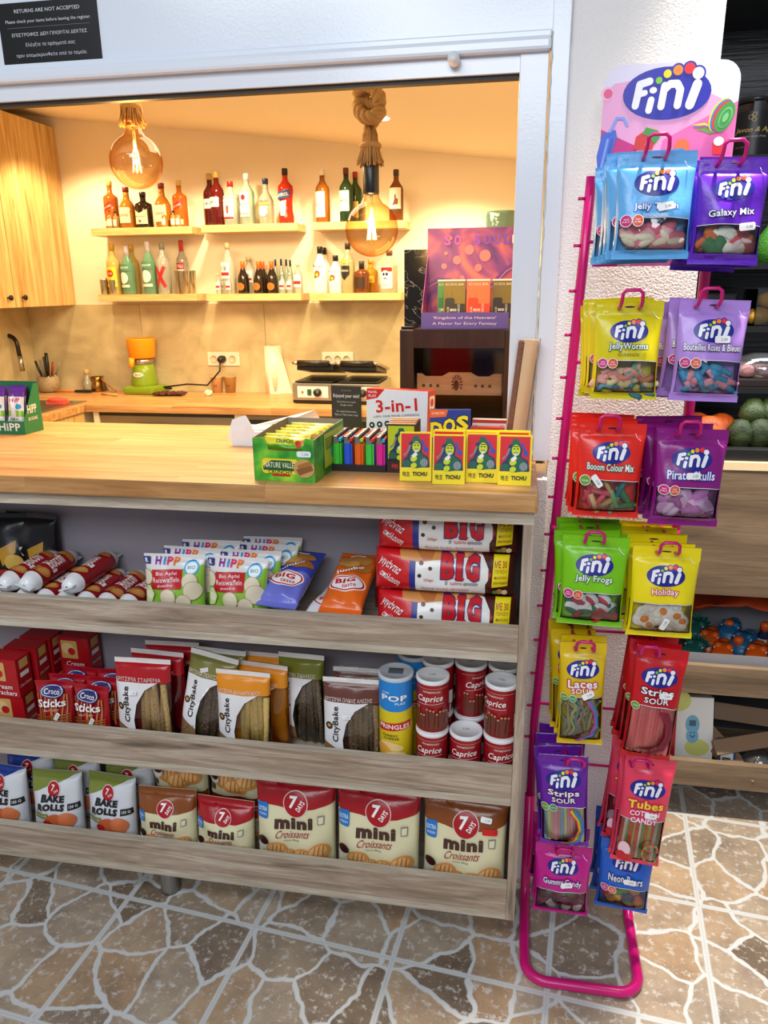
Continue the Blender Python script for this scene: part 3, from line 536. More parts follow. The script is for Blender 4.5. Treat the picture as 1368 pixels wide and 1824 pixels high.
# steel cups and shakers on the lower left shelf
def tin(px0, px1, pyt, flare, label, y=2.57, name='shot_cup', grp=None):
    z = SZ['ll']; a, b = at(px0, pyt, 'y', y), at(px1, pyt, 'y', y); r = (b[0]-a[0])/2; h = (a[2]+b[2])/2-z
    mb = MB(); mb.lathe([(r*flare*.9, 0), (r*flare, .003), (r*.97, h-.004), (r, h-.002), (r, h), (r*.94, h), (r*flare*.85, .006), (0, .005)], STEEL, 20, cap=False); mb.lathe([(0, 0), (r*flare*.9, 0)], STEEL, 20, cap=False)
    tag(mb.build(name, loc=((a[0]+b[0])/2, y, z)), label, 'cup', grp)
tin(178, 192, 498, .9, 'first small steel shot cup at the left end of the lower left shelf', 2.575, grp='steel shot cups'); tin(188, 200, 495, .9, 'second small steel shot cup, behind the others on the lower left shelf', 2.64, grp='steel shot cups'); tin(194, 208, 498, .9, 'third small steel shot cup before the yellow rum bottle', 2.562, grp='steel shot cups')
tin(311, 337, 482, .72, 'front steel cocktail shaker tin on the lower left shelf', 2.556, 'shaker_tin'); tin(326, 348, 482, .72, 'back steel cocktail shaker tin at the end of the lower left shelf', 2.612, 'shaker_tin')
# ---------------- pendants
AMB = amber_glass()
def pendant(px, py, Y, knot, label):
    c = at(px, py, 'y', Y); r = .0625; top = cz(c[0])-.001; o = empty('pendant_lamp', (c[0], Y, top)); tag(o, label, 'lamp', 'rope pendant lamps')
    ROPE = m('#a9824f', .9, .5, bs=220); JUTE = m('#a87a42', .9, .6, bs=160)
    zc = c[2]-top
    amb = AMB; mb = MB(); pr = [(.0, -r)]+[(r*math.cos(R_(a)), r*math.sin(R_(a))) for a in range(-85, 66, 6)]+[(.024, r*.98), (.0185, r*1.12), (.018, r*1.34)]
    mb.lathe(pr, amb, 40, Matrix.Translation((0, 0, zc)), cap=False); b = mb.build('bulb', o)
    FIL = m('#ffd58a', .5, em=22.); mb = MB()
    for k in range(6): a = 2*pi*k/6; mb.tube([(.011*math.cos(a), .011*math.sin(a), zc-.024), (.005*math.cos(a), .005*math.sin(a), zc+.026)], .0011, FIL, 6)
    mb.build('filament', b)
    mb = MB(); mb.tube([(0, 0, zc+.026), (0, 0, zc+.075)], .004, m('#e8e2c8', .3), 8); mb.build('stem', b)
    mb = MB(); z0 = zc+r*1.22
    if knot: mb.lathe([(.0175, z0), (.019, z0+.004), (.019, z0+.06), (.013, z0+.075), (.010, z0+.078)], BLACK, 20); z1 = z0+.07
    else: mb.lathe([(.0175, z0), (.019, z0+.003), (.019, z0+.02), (.015, z0+.025)], m('#8a5a20', .4), 20); z1 = z0+.01
    mb.build('socket', o)
    mb = MB(); q = random.Random(px); n = 90
    for k in range(n):    # frayed rope end, bound once
        a = q.uniform(0, 6.28); s_ = q.uniform(.6, 1); f = q.uniform(.024, .033); mb.tube([(f*math.cos(a), f*math.sin(a), z1-q.uniform(0, .012)), (.024*s_*math.cos(a), .024*s_*math.sin(a), z1+.028), (.020*s_*math.cos(a), .020*s_*math.sin(a), z1+.036), (.019*s_*math.cos(a), .019*s_*math.sin(a), z1+.055), (.011*s_*math.cos(a), .011*s_*math.sin(a), z1+.075)], .0019, JUTE, 4)
    mb.lathe([(.021, z1+.026), (.0255, z1+.03), (.0255, z1+.036), (.021, z1+.04)], JUTE, 18); mb.lathe([(.018, z1+.01), (.02, z1+.03), (.0165, z1+.055), (.01, z1+.075)], JUTE, 14); mb.build('tassel', o)
    mb = MB()
    def twist(path, R, rs, tw):
        P = [Vector(p) for p in path]; L = len(P)
        for s_ in range(3):
            pts = []; up = None
            for i in range(L):
                t = (P[min(L-1, i+1)]-P[max(0, i-1)]).normalized(); up = (t.orthogonal() if up is None else up-t*up.dot(t)).normalized(); sd = t.cross(up); a = tw*i+2*pi*s_/3
                pts.append(P[i]+(up*math.cos(a)+sd*math.sin(a))*R)
            mb.tube(pts, rs, ROPE, 7)
    z2 = z1+.062
    if knot:
        cx_ = lambda t: Vector((.026*math.sin(t), .014*math.cos(2*t), 0)); zz = z2+.012
        path = [(0, 0, z2-.02), (0, .0, z2+.02)]
        for i in range(49): t = i/48*4*pi; path.append((.027*math.sin(t)*(1 if i < 44 else (48-i)/4), -.012+.020*math.cos(t*1.0+.8), zz+.004+.085*i/48+.012*math.sin(t*1.5)))
        path += [(0, 0, zz+.10), (0, 0, zz+.115)]; P2 = []
        for a, b_ in zip(path, path[1:]):
            for k in range(3): P2.append(tuple(a[i]+(b_[i]-a[i])*k/3 for i in range(3)))
        twist(P2, .0075, .0085, .35); zt = zz+.115
    else: zt = z2
    twist([(0, 0, zt+(-.002-zt)*i/40) for i in range(41)], .0075, .0085, .45); mb.build('rope', o)
    mb = MB(); mb.lathe([(.05, -.018), (.055, -.012), (.055, 0)], BLACK, 24); mb.build('ceiling_rose', o)
    L = bpy.data.lights.new('bulb_glow', 'POINT'); L.energy = 5.5; L.color = (1, .62, .24); L.shadow_soft_size = .006; l = bpy.data.objects.new('bulb_glow', L); COL.objects.link(l); l.parent = o; l.location = (0, 0, zc)
    return o
pendant(243, 288, .49, False, 'left rope pendant with amber globe filament bulb, tassel just under the shutter box')
pendant(662, 408, .49, True, 'right rope pendant with amber globe filament bulb hanging from a knotted rope')
mb = MB(); p = at(668, 217, 'z', 2.105); mb.lathe([(.0, -.004), (.04, -.004), (.045, 0), (.058, .0), (.058, .008)], m('#fff2d8', .5, em=6.), 24); tag(mb.build('ceiling_spotlight', loc=(p[0], p[1], cz(p[0])-.003), rot=(0, R_(6.8), 0)), 'round lit ceiling spotlight seen behind the knotted rope', 'lamp')
# ---------------- things on the kitchen worktop
def kp(px, py): return at(px, py, 'z', KZ)
def on(o, px, py, z=KZ, rz=0): p = at(px, py, 'z', z); o.location = (float(p[0]), float(p[1]), z); o.rotation_euler[2] = rz; return o
sk = empty('sink', (-2.5, 1.95, KZ)); tag(sk, 'inset stainless steel sink left of the corner', 'sink')
mb = MB(); mb.box((-2.80, 1.6, KZ+.0005), (-2.28, 2.26, KZ+.004), STEEL, .001); mb.box((-2.75, 1.65, KZ+.004), (-2.33, 2.21, KZ+.0055), m('#7b7468', .35, metal=.9)); part('basin', mb, sk)
mb = MB(); mb.ball((0, 0, .018), (.055, .03, .017), m('#d8503f', .9, .6), 8); mb.box((-.05, -.028, 0), (.05, .028, .012), m('#d8503f', .9, .6)); o = tag(mb.build('sponge'), 'pink red sponge lying in the sink', 'sponge'); on(o, 103, 719, KZ+.0056)
fa = empty('faucet', (0, 0, 0)); tag(fa, 'black arched kitchen tap with steel spring spout', 'tap'); mb = MB()
mb.lathe([(.028, 0), (.028, .01), (.016, .02), (.016, .12), (.012, .13)], STEEL, 16); mb.build('base', fa)
mb = MB(); mb.tube([(0, 0, .12)]+[(.055-.055*math.cos(R_(a)), -.02*math.sin(R_(a/2)), .27+.055*math.sin(R_(a))) for a in range(0, 181, 15)]+[(.115, -.02, .2)], .012, BLACK, 10); mb.build('spout', fa)
mb = MB(); mb.tube([(.113, -.02, .215), (.118, -.02, .13)], .014, STEEL, 10); mb.build('nozzle', fa); on(fa, 17, 701)
kn = empty('utensil_pot'); tag(kn, 'speckled round pot of utensils in the kitchen corner', 'pot'); mb = MB(); SPK = m('#cbb48c', .7, .3, bs=120, var=.8)
mb.lathe([(.04, 0), (.055, .01), (.062, .05), (.056, .085), (.05, .09), (.046, .085)], SPK, 20); mb.build('pot', kn); on(kn, 89, 698)
for i, (dx, dz, c, lb, hw) in enumerate(((.012, .17, '#1c1a1a', 'black handled knife standing tallest in the utensil pot', .012), (-.05, .11, '#2a2622', 'black handled knife leaning left out of the utensil pot', .008), (-.03, .12, '#8a8278', 'steel spoon leaning left in the utensil pot', .006), (-.012, .14, '#6a6258', 'grey knife in the middle of the utensil pot', .008), (.03, .1, '#a03a22', 'red handled tool in the utensil pot', .007), (.06, .1, '#8a8278', 'steel blade leaning right out of the utensil pot', .005), (-.02, .08, '#a8a090', 'short steel fork in the utensil pot', .005))):
    mb = MB(); mb.tube([(dx*.2, .0, .02), (dx*.7, .005*i-.01, .09)], .004, STEEL, 6); mb.tube([(dx*.7, .005*i-.01, .09), (dx*1.0, .005*i-.01, .09+dz*.35), (dx*1.25, .005*i-.01, .09+dz*.75)], [hw*.8, hw, hw*.75], m(c, .4), 8)
    o = tag(mb.build('kitchen_knife' if 'knife' in lb else 'kitchen_utensil'), lb, 'utensil', 'utensils in the pot'); o.location = kn.location; o.location.z += .005
mb = MB(); mb.lathe([(.0, 0), (.026, 0), (.028, .004), (.028, .055), (.014, .085), (.012, .105)], clear('#e8e4d0', .3, .25, 'glass'), 16); o = tag(mb.build('glass_bottle'), 'small clear glass bottle with cork beside the utensil pot', 'bottle'); on(o, 158, 698)
mb = MB(); mb.lathe([(.013, .104), (.015, .108), (.015, .125), (.012, .128)], m('#c9a36a', .8), 12); mb.build('cork', o)
def coffee_pot(px, py, col, label, hd):
    M = m(col, .25, metal=1.); mb = MB(); mb.lathe([(.0, 0), (.042, 0), (.044, .006), (.036, .05), (.030, .065), (.037, .085), (.034, .085), (.028, .066)], M, 18); o = tag(mb.build('coffee_pot'), label, 'pot'); on(o, px, py)
    if hd: mb = MB(); mb.tube([(.03, 0, .07), (.10, -.03, .03), (.14, -.05, .012)], .006, m('#a8743a', .5), 8); mb.build('handle', o)
    return o
coffee_pot(175, 697, '#9a7038', 'brass coffee pot with wooden handle left of the juicer', 1); coffee_pot(192, 694, '#8d8880', 'steel coffee pot next to the brass one', 0)
mb = MB(); mb.tube([(-.12, 0, .012), (.0, 0, .012)], .007, m('#d8772a', .5), 8); mb.box((0, -.012, .004), (.10, .012, .018), BLACK, .003); o = tag(mb.build('spatula'), 'orange and black spatula lying in front of the utensil pot', 'utensil'); on(o, 135, 700, rz=.05)
mb = MB(); mb.tube([(-.04, 0, .007), (.05, -.03, .007)], .005, m('#c99a5a', .6), 8); mb.ball((.06, -.033, .007), (.018, .012, .006), m('#c99a5a', .6), 6); o = tag(mb.build('wooden_spoon'), 'small wooden spoon lying left of the juicer', 'spoon'); on(o, 193, 704)
# juicer
ju = empty('citrus_juicer'); tag(ju, 'green electric citrus juicer with orange bowl', 'juicer'); GR = m('#7f9a22', .3); OR = m('#f39a12', .35)
mb = MB(); rbox(mb, (-.095, -.08, 0), (.095, .075, .045), GR, .015); mb.lathe([(.072, .03), (.072, .06), (.064, .12), (.056, .165)], GR, 28); mb.build('body', ju)
mb = MB(); mb.lathe([(.057, .163), (.060, .172), (.060, .188), (.054, .194)], STEEL, 28); mb.build('collar', ju)
mb = MB(); mb.lathe([(.0, .196), (.064, .196), (.072, .205), (.080, .30), (.080, .304), (.075, .304), (.066, .215), (.0, .208)], OR, 32, cap=False); mb.tube([(-.02, -.075, .20), (-.02, -.085, .17), (-.02, -.082, .155)], [.017, .014, .016], OR, 10); mb.build('bowl', ju)
mb = MB(); mb.lathe([(.03, .21), (.026, .25), (.014, .285), (.003, .295)], m('#2c2a28', .4), 10); mb.build('reamer', ju)
A = Art(.07, .03); A.E('#e9e6da', .5, .5, .48, .46); A.T('#777060', 'Vitamin', .5, .5, .7, .4, sh=.3); mb = MB(); A.onto(mb, shifted(cyl_surf(.068), -.035, .095)); mb.build('badge', ju)
on(ju, 260, 700, rz=R_(-4)); ju.rotation_euler[1] = 0
mb = MB(); pa, pb = at(395, 640, 'y', YB-.02), ju.location; mb.tube([(pa[0], YB-.045, pa[2]), (pa[0], YB-.06, pa[2]-.06), (pa[0]-.08, YB-.06, pa[2]-.14), (pa[0]-.2, YB-.06, .95), (pa[0]-.35, YB-.05, .93), (pb[0]+.13, pb[1]+.1, .915), (pb[0]+.09, pb[1]+.05, .92)], .0045, BLACK, 8); mb.lathe([(.021, 0), (.021, .02), (.012, .045)], BLACK, 14, Matrix.Translation((pa[0], YB-.0125, pa[2])) @ Matrix.Rotation(R_(90), 4, 'X')); tag(mb.build('power_cord'), 'black power cord plugged in and running to the juicer', 'cord')
def sock(px0, px1, py0, py1, label, holes):
    a, b = at(px0, py1, 'y', YB), at(px1, py0, 'y', YB); o = empty('wall_socket', (a[0], YB, a[2])); tag(o, label, 'socket', 'wall sockets'); w, h = b[0]-a[0], b[2]-a[2]
    mb = MB(); rbox(mb, (0, -.010, 0), (w, -.0003, h), m('#efe9d8', .35), .003); mb.build('plate', o)
    for f in holes: mb = MB(); mb.lathe([(.0, 0), (.018, 0), (.018, .004), (.021, .004), (.021, 0)], m('#d9cfb4', .4), 18, Matrix.Translation((w*f, -.0105, h/2)) @ Matrix.Rotation(R_(90), 4, 'X'), cap=False); mb.build('outlet', o)
sock(372, 427, 627, 651, 'white triple wall socket above the paper cups', (.2, .5, .78)); sock(575, 630, 627, 652, 'white triple wall socket behind the contact grill', (.2, .5, .78))
def cup(px, py, c, label):
    mb = MB(); mb.lathe([(.0, 0), (.026, 0), (.034, .085), (.036, .087), (.036, .091), (.0325, .091), (.025, .006)], m(c, .6), 20); A = Art(.04, .03); A.T('#7a3a28', 'CAFE' if 'left' in label else 'LOVE', .5, .5, .5, .4, b=.03); A.onto(mb, shifted(cyl_surf(.031), -.02, .025)); o = tag(mb.build('paper_cup'), label, 'cup', 'paper cups'); on(o, px, py)
cup(388, 699, '#d8a878', 'left paper coffee cup under the wall socket'); cup(411, 699, '#b58a52', 'right browner paper coffee cup under the wall socket')
mb = MB(); q = random.Random(3); bm = bmesh.new(); bmesh.ops.create_icosphere(bm, subdivisions=2, radius=.024)
for v in bm.verts: v.co *= q.uniform(.7, 1.15); v.co.z *= .8
mb.bm(bm, m('#e3d4b8', .7)); o = tag(mb.build('crumpled_napkin'), 'crumpled white napkin beside the left paper cup', 'napkin'); on(o, 371, 700, KZ+.016)
pt = empty('paper_towel_roll'); tag(pt, 'white paper towel roll with loose sheet left of the grill', 'paper towel'); PW = m('#f4ead0', .9, .3, bs=90)
mb = MB(); mb.lathe([(.0, 0), (.05, 0), (.05, .26), (.02, .262), (.02, .25)], PW, 24); mb.build('roll', pt)
mb = MB(); mb.add([(-.02, -.052, .25), (.052, -.02, .22), (.105, -.01, .001), (-.01, -.056, .001), (-.021, -.054, .25), (.052, -.022, .22), (.105, -.012, .001), (-.01, -.058, .001)], [(0, 1, 2, 3), (7, 6, 5, 4), (0, 4, 5, 1), (1, 5, 6, 2), (2, 6, 7, 3), (3, 7, 4, 0)], PW); mb.build('loose_sheet', pt); on(pt, 490, 700)
mb = MB(); q = random.Random(8); bm = bmesh.new(); bmesh.ops.create_grid(bm, x_segments=12, y_segments=8, size=1)
for v in bm.verts: v.co = Vector((v.co.x*.085, v.co.y*.05, .012+q.uniform(-.006, .008)))
bmesh.ops.solidify(bm, geom=bm.faces[:], thickness=.002); mb.bm(bm, film('#4a1a1c')); A = Art(.1, .03); A.T('#c9a06a', 'CHOCO', .5, .5, .5, .4, b=.03); o = tag(mb.build('snack_wrapper'), 'crinkled dark red snack wrapper lying before the juicer', 'wrapper'); on(o, 303, 704, rz=.1)
# contact grill
g = empty('contact_grill'); tag(g, 'double stainless contact grill with two black bar handles', 'grill')
mb = MB(); rbox(mb, (-.25, -.17, .02), (.25, .17, .115), STEEL, .004); mb.box((-.25, -.165, .004), (.25, .165, .02), BLACK); mb.build('body', g)
for sx in (-1, 1):
    mb = MB(); rbox(mb, (sx*.125-.11, -.165, .118), (sx*.125+.11, .15, .126), BLACK, .003); mb.build('lower_plate', g)
    mb = MB(); mx = Matrix.Translation((sx*.125, .14, .15)) @ Matrix.Rotation(R_(-9), 4, 'X'); mb.box((-.105, -.28, -.01), (.105, .0, .025), BLACK, .004, mx=mx); mb.build('upper_plate', g)
    mb = MB(); mb.tube([(sx*.125-.09, -.16, .225), (sx*.125+.09, -.16, .225)], .016, BLACK, 12)
    for k in (-1, 1): mb.tube([(sx*.125+k*.09, -.16, .225), (sx*.125+k*.115, -.16, .225), (sx*.125+k*.118, -.10, .215), (sx*.125+k*.118, .12, .17)], .009, STEEL, 8)
    mb.build('handle', g)
    mb = MB(); rbox(mb, (sx*.13-.09, -.1745, .035), (sx*.13+.09, -.1705, .098), m('#dfe3e6', .3), .001); mb.lathe([(.022, 0), (.022, .018), (.0, .02)], BLACK, 18, Matrix.Translation((sx*.13+.03, -.175, .066)) @ Matrix.Rotation(R_(90), 4, 'X')); mb.box((sx*.13-.03, -.181, .05), (sx*.13-.008, -.175, .082), m('#1e5a36', .3)); mb.box((sx*.13-.065, -.179, .06), (sx*.13-.055, -.175, .072), m('#d8601e', .3)); mb.build('control_panel', g)
g.rotation_euler[2] = R_(-2); g.location = (at(599, 700, 'y', 2.30)[0], 2.455, KZ); g.scale = (.9, .9, .9)
# ---------------- humidor, vape box and marble slab
sc_ = MB(); sc_.box((-.62, .93, 0), (.23, 1.5, .86), m('#3a2c26', .5)); tag(sc_.build('side_cabinet'), 'dark low cabinet below the cigar humidor', 'cabinet')
hx0 = at(712, 600, 'y', .95)[0]; hz = at(712, 587, 'y', .95)[2]; hm = empty('cigar_humidor', (hx0+.2, 1.15, .861)); tag(hm, 'dark mahogany cigar humidor cabinet with glass door', 'cabinet'); hm_z = hz-.861
MAH = wood('mahogany', '#1c0d0b', '#2a1512', '#33201a', 'z', cracks=False, rough=.3)
def hb(name, a, b, mat, bev=.0, par=hm): mb = MB(); mb.box(a, b, mat, bev); return mb.build(name, par)
hw = .46
hb('carcass', (-.2, .17, 0), (-.2+hw, .2, hm_z), MAH); hb('carcass', (-.2, -.179, 0), (-.175, .17, hm_z), MAH); hb('carcass', (-.225+hw, -.179, 0), (-.2+hw, .17, hm_z), MAH); hb('carcass', (-.175, -.179, hm_z-.02), (-.225+hw, .17, hm_z), MAH); hb('carcass', (-.175, -.179, 0), (-.225+hw, .17, .02), MAH)
mb = MB(); fx0, fx1 = -.2, -.2+hw; gx0, gx1 = -.157, .118; gz1 = hm_z-.055; mb.box((fx0, -.2, 0), (gx0, -.18, hm_z), MAH, .003); mb.box((gx1, -.2, 0), (fx1, -.18, hm_z), MAH, .003); mb.box((gx0, -.2, gz1), (gx1, -.18, hm_z), MAH); mb.box((gx0, -.2, 0), (gx1, -.18, .04), MAH); dr = mb.build('door', hm)
hb('glass', (gx0, -.193, .04), (gx1, -.189, gz1), clear('#f4eeea', .0, 0, 'pane', .0), par=dr)
for zt, oval in ((gz1-.075, 0), (gz1-.245, 1)):
    mb = MB(); W2 = gx1-gx0-.012; t = .072; P = [(0, 0), (W2, 0), (W2, t-.006), (W2*.9, t-.006), (W2*.85, t-.014), (W2*.72, t-.014), (W2*.64, t-.002), (W2*.38, t-.002), (W2*.3, t-.014), (W2*.1, t-.014), (W2*.06, t-.006), (0, t-.006)]
    n = len(P); mx = Matrix.Translation((gx0+.006, -.165, zt-t)); tri = [[a, b, c] for a, b, c in tessellate_polygon([[Vector((x, y, 0)) for x, y in P]])]
    mb.add([(x, 0, y) for x, y in P]+[(x, .012, y) for x, y in P], tri+[[c+n, b+n, a+n] for a, b, c in tri]+[(i, (i+1) % n, (i+1) % n+n, i+n) for i in range(n)], PALE_WOOD, mx=mx)
    A = Art(W2, t)
    if not oval:
        for f in (.08, .165, .25, .7, .78, .865): A.E('#4a2f1e', f, .40, .019)
        for k in range(11):
            a = R_(-30+k*24); A.P('#241a14', [(.48+.018*math.cos(a), .48+.1*math.sin(a)), (.48+.065*math.cos(a-.1), .48+.4*math.sin(a-.1)), (.48+.068*math.cos(a+.1), .48+.42*math.sin(a+.1))], up=0)
        A.k += 1; A.E('#241a14', .47, .42, .03, .22); A.E('#c79b6f', .465, .38, .014, .1)
    else:
        for f in (.16, .80):
            for g_ in (.62, .22): A.R('#1a0f0c', f-.12, g_-.1, f+.12, g_+.1, .03)
        A.R('#2c2a2a', .36, .1, .62, .75); A.R('#8a8480', .385, .2, .6, .6)
    A.onto(mb, plane_surf(mx)); mb.build('drawer', hm)
cg = MB(); rbox(cg, (-.055, -.06, 0), (.065, .06, .022), m('#3b0f12', .25), .006); rbox(cg, (-.055, -.06, .022), (.065, .06, .05), BLACK_G, .012); tag(cg.build('ashtray_case', loc=(hx0+.115, 1.06, .861+gz1-.143)), 'black and dark red leather case inside the humidor', 'case')
hb('shelf', (-.174, -.16, gz1-.149), (-.226+hw, .169, gz1-.144), MAH)
mb = MB(); mb.box((-.019, -.1, 0), (.019, .1, .008), BLACK_G, .002); o = tag(mb.build('flat_tray'), 'black flat case on the humidor under the vape display', 'tray'); o.location = (hx0+.02, 1.07, hz+.0005)
# vape display
zt = hz+.0005; vb = empty('display_box', (-.205, .985, zt)); tag(vb, 'purple pink cardboard counter display of small vape boxes on the humidor', 'display box')
def vape_mat():
    M, t, b, N, K = nt('purple_pink_print'); tc = N('ShaderNodeTexCoord'); n = N('ShaderNodeTexNoise'); n.inputs['Scale'].default_value = 7; n.inputs['Detail'].default_value = 2; n.inputs['Distortion'].default_value = 1.5; K(tc.outputs['Object'], n.inputs['Vector'])
    r = ramp(N, [(.3, '#6a3f9a'), (.48, '#a0559f'), (.6, '#cf6f8f'), (.72, '#e08a86')]); K(n.outputs['Fac'], r.inputs[0]); K(r.outputs[0], b.inputs['Base Color']); b.inputs['Roughness'].default_value = .35; return M
VM = vape_mat(); VX0, VX1 = -.135, .16; D = .16
mb = MB(); mb.box((VX0, .0, 0), (VX1-.03, .002, .048), VM); A = Art(VX1-.03-VX0, .048); A.R('#5a4fa8', 0, 0, 1, 1); A.T('#d6cdf2', "'Kingdom of the Heavens'", .5, .66, .72, .22, b=.012); A.T('#d6cdf2', 'A Flavor for Every Fantasy', .5, .3, .74, .22, b=.012); A.onto(mb, shifted(plane_surf(Matrix.Translation((VX0, 0, 0))), 0)); mb.build('front_panel', vb)
mb = MB(); mb.box((VX0, .0021, 0), (VX1, D, .002), VM); mb.build('base_panel', vb)
mb = MB(); zt2 = .30; mb.box((VX0, D, 0), (VX1, D+.002, zt2), VM); A = Art(VX1-VX0, zt2, .0004)
for x, y, r_ in ((.18, .62, .03), (.32, .68, .045), (.45, .78, .05), (.55, .6, .04), (.2, .75, .02), (.38, .5, .025), (.62, .72, .06), (.25, .9, .02)): A.E('#dd8f94', x, y, r_)
A.S('#7b4aa6', [(0, .42), (.12, .48), (.25, .47), (.4, .36), (.55, .33), (.7, .42), (.85, .58), (1, .66)], .05); A.S('#c88ad0', [(0, .40), (.12, .46), (.25, .45), (.4, .34), (.55, .31), (.7, .4), (.85, .56), (1, .64)], .012)
for i, (ch, cc) in enumerate(zip('SO SOUL', ('#e86ae0', '#d86af0', '', '#9a5cf5', '#8a5cf5', '#7a5cf8', '#6a5cf8'))):
    if ch != ' ': A.T(cc, ch, .22+i*.105, .88, .07, .1, b=.05)
A.R('#f3f3f3', .9, .84, 1, .92); A.onto(mb, plane_surf(Matrix.Translation((VX0, D, 0)))); mb.build('back_panel', vb)
for x in (VX0, VX1-.002):
    mb = MB(); mb.add([(x, .002, 0), (x, D, 0), (x, D, .22), (x, .002, .048), (x+.002, .002, 0), (x+.002, D, 0), (x+.002, D, .22), (x+.002, .002, .048)], [(0, 3, 2, 1), (4, 5, 6, 7), (0, 1, 5, 4), (1, 2, 6, 5), (2, 3, 7, 6), (3, 0, 4, 7)], VM); mb.build('side_panel', vb)
def vape(x, y, c1, c2, label, w=.062):
    mb = MB(); h = .142; mb.box((0, 0, 0), (w, .03, h), m(c1, .35)); A = Art(w, h); A.R(c2, .3, .2, .98, .5); A.R('#f2f2f2', 0, .965, 1, 1); A.T('#f0ead8', 'SO SOUL BAR', .5, .9, .84, .05); A.R(c2, .06, .22, .5, .62, .1); A.R(c1, .18, .62, .36, .76, .04); A.T('#f5f2ea', '800', .45, .37, .3, .06, b=.04); A.T('#f5f2ea', 'SO SOUL BAR', .2, .35, .36, .05, rot=pi/2); A.T('#f5f2ea', 'TOBACCO', .7, .4, .4, .05, rot=pi/2); A.onto(mb, plane_surf())
    o = mb.build('vape_box', loc=(vb.location.x+x, vb.location.y+y, zt+.0022)); tag(o, label, 'box', 'vape boxes in the purple display')
vape(-.09, .05, '#4f9a5a', '#2f7a46', 'small green vape box at the left of the purple display', .04); vape(-.068, .018, '#8a7a2c', '#3a3a30', 'olive and black vape box in front of the green one', .066); vape(.002, .016, '#e07a4a', '#f0481e', 'orange vape box in the middle of the purple display', .07); vape(.078, .03, '#7d7030', '#2e2e28', 'olive and black vape box at the right of the purple display', .062)
def marble():
    M, t, b, N, K = nt('black_marble'); tc = N('ShaderNodeTexCoord'); n = N('ShaderNodeTexNoise'); n.inputs['Scale'].default_value = 9; n.inputs['Detail'].default_value = 8; n.inputs['Distortion'].default_value = 2.5; K(tc.outputs['Object'], n.inputs['Vector']); r = ramp(N, [(.485, '#121212'), (.5, '#8a8a88'), (.515, '#121212')]); K(n.outputs['Fac'], r.inputs[0]); K(r.outputs[0], b.inputs['Base Color']); b.inputs['Roughness'].default_value = .15; return M
a, b_ = at(720, 445, 'y', 1.2), at(800, 575, 'y', 1.2); mb = MB(); mb.box((a[0], 1.2, hz+.001), (b_[0]+.05, 1.215, a[2]), marble(), .001); tag(mb.build('marble_board'), 'black veined marble board leaning behind the purple display', 'board')
a, b_ = at(866, 378, 'y', 1.42), at(930, 400, 'y', 1.42); mb = MB(); r_ = (b_[0]-a[0])/2; mb.lathe([(.0, 0), (r_*.96, 0), (r_, .01), (r_, .3), (r_*.95, .31), (r_*.92, .31), (r_*.9, .02)], clear('#9fd0c4', .3, .35, 'glass'), 28); tag(mb.build('glass_jar', loc=((a[0]+b_[0])/2, 1.42, a[2]-.31)), 'pale green glass jar rim showing above the purple display', 'jar')
mb = MB(); mb.box(((a[0]+b_[0])/2-.1, 1.36, .861), ((a[0]+b_[0])/2+.1, 1.48, a[2]-.311), MAH); tag(mb.build('jar_stand'), 'dark stand behind the humidor carrying the glass jar', 'stand')
# ------------------------------------------------------------------ goods on the serving counter
CZ = 1.1002
def cat_(px, py): return at(px, py, 'z', CZ)
# green carton of fruit bars at the far left
a, b = cat_(0, 776), cat_(47, 774); bx = empty('display_carton', (b[0], b[1]-.002, CZ)); bx.rotation_euler[2] = R_(-3); bx.scale = (1, .74, 1); tag(bx, 'green cardboard display carton of purple fruit bars at the left of the counter', 'display box')
GC = m('#1f7a4a', .45); CW = .165
mb = MB(); mb.box((-CW, 0, 0), (-.0012, .001, .035), GC); A = Art(CW, .035); A.T('#f2efe6', 'HiPP', .72, .55, .4, .6, b=.05); A.onto(mb, plane_surf(Matrix.Translation((-CW, 0, 0)))); mb.build('front_panel', bx)
mb = MB(); P = [(0, 0), (.10, 0), (.10, .128), (.075, .128), (.0, .035)]; n = len(P); mb.add([(-.001, x, z) for x, z in P]+[(0, x, z) for x, z in P], [(4, 3, 2, 1, 0), (5, 6, 7, 8, 9)]+[(i, (i+1) % n, (i+1) % n+n, i+n) for i in range(n)], GC)
A = Art(.1, .128); A.T('#f2efe6', 'HiPP', .5, .5, .5, .18, b=.05); A.T('#f2efe6', 'BIO·ORGANIC', .5, .3, .5, .07); A.onto(mb, plane_surf(Matrix.Rotation(R_(90), 4, 'Z'))); mb.build('side_panel', bx)
mb = MB(); mb.box((-CW, .1, 0), (-.0012, .101, .132), GC); mb.build('back_panel', bx); mb = MB(); mb.box((-CW, .0012, 0), (-.0012, .0998, .001), GC); mb.build('base_panel', bx)
bw, bh = .05, .115; bag_ = Bag(bw, bh, .007, seal=(.008, .012), seed=3); A = Art(bw, bh); A.R(film('#efece6'), 0, .1, 1, .78); A.R(film('#8ec23a'), 0, .32, 1, .46); A.T('#d0206a', 'HiPP', .5, .7, .6, .1, b=.05); A.E('#2f9ac8', .72, .55, .15); A.E('#dcdad4', .4, .4, .2, .12); A.R(film('#5a2a8a'), 0, .0, 1, .16); A.T('#333333', 'ZEBRA', .4, .26, .5, .06)
bar0 = pack('fruit_bar', bag_, A, film('#6a2f9a'))
for i, (x, y, t) in enumerate(((-.035, .016, -10), (-.092, .016, -9), (-.04, .036, -7), (-.098, .036, -8), (-.05, .056, -5))):
    o = bar0 if i == 0 else inst(bar0); o.location = (bx.location.x+x, bx.location.y+y, CZ+.0075); o.rotation_euler = (R_(t), 0, R_(-3)); tag(o, f'{ORD[i]} purple white fruit bar in the green carton, counting from its front right', 'snack bar', 'fruit bars in the green carton')
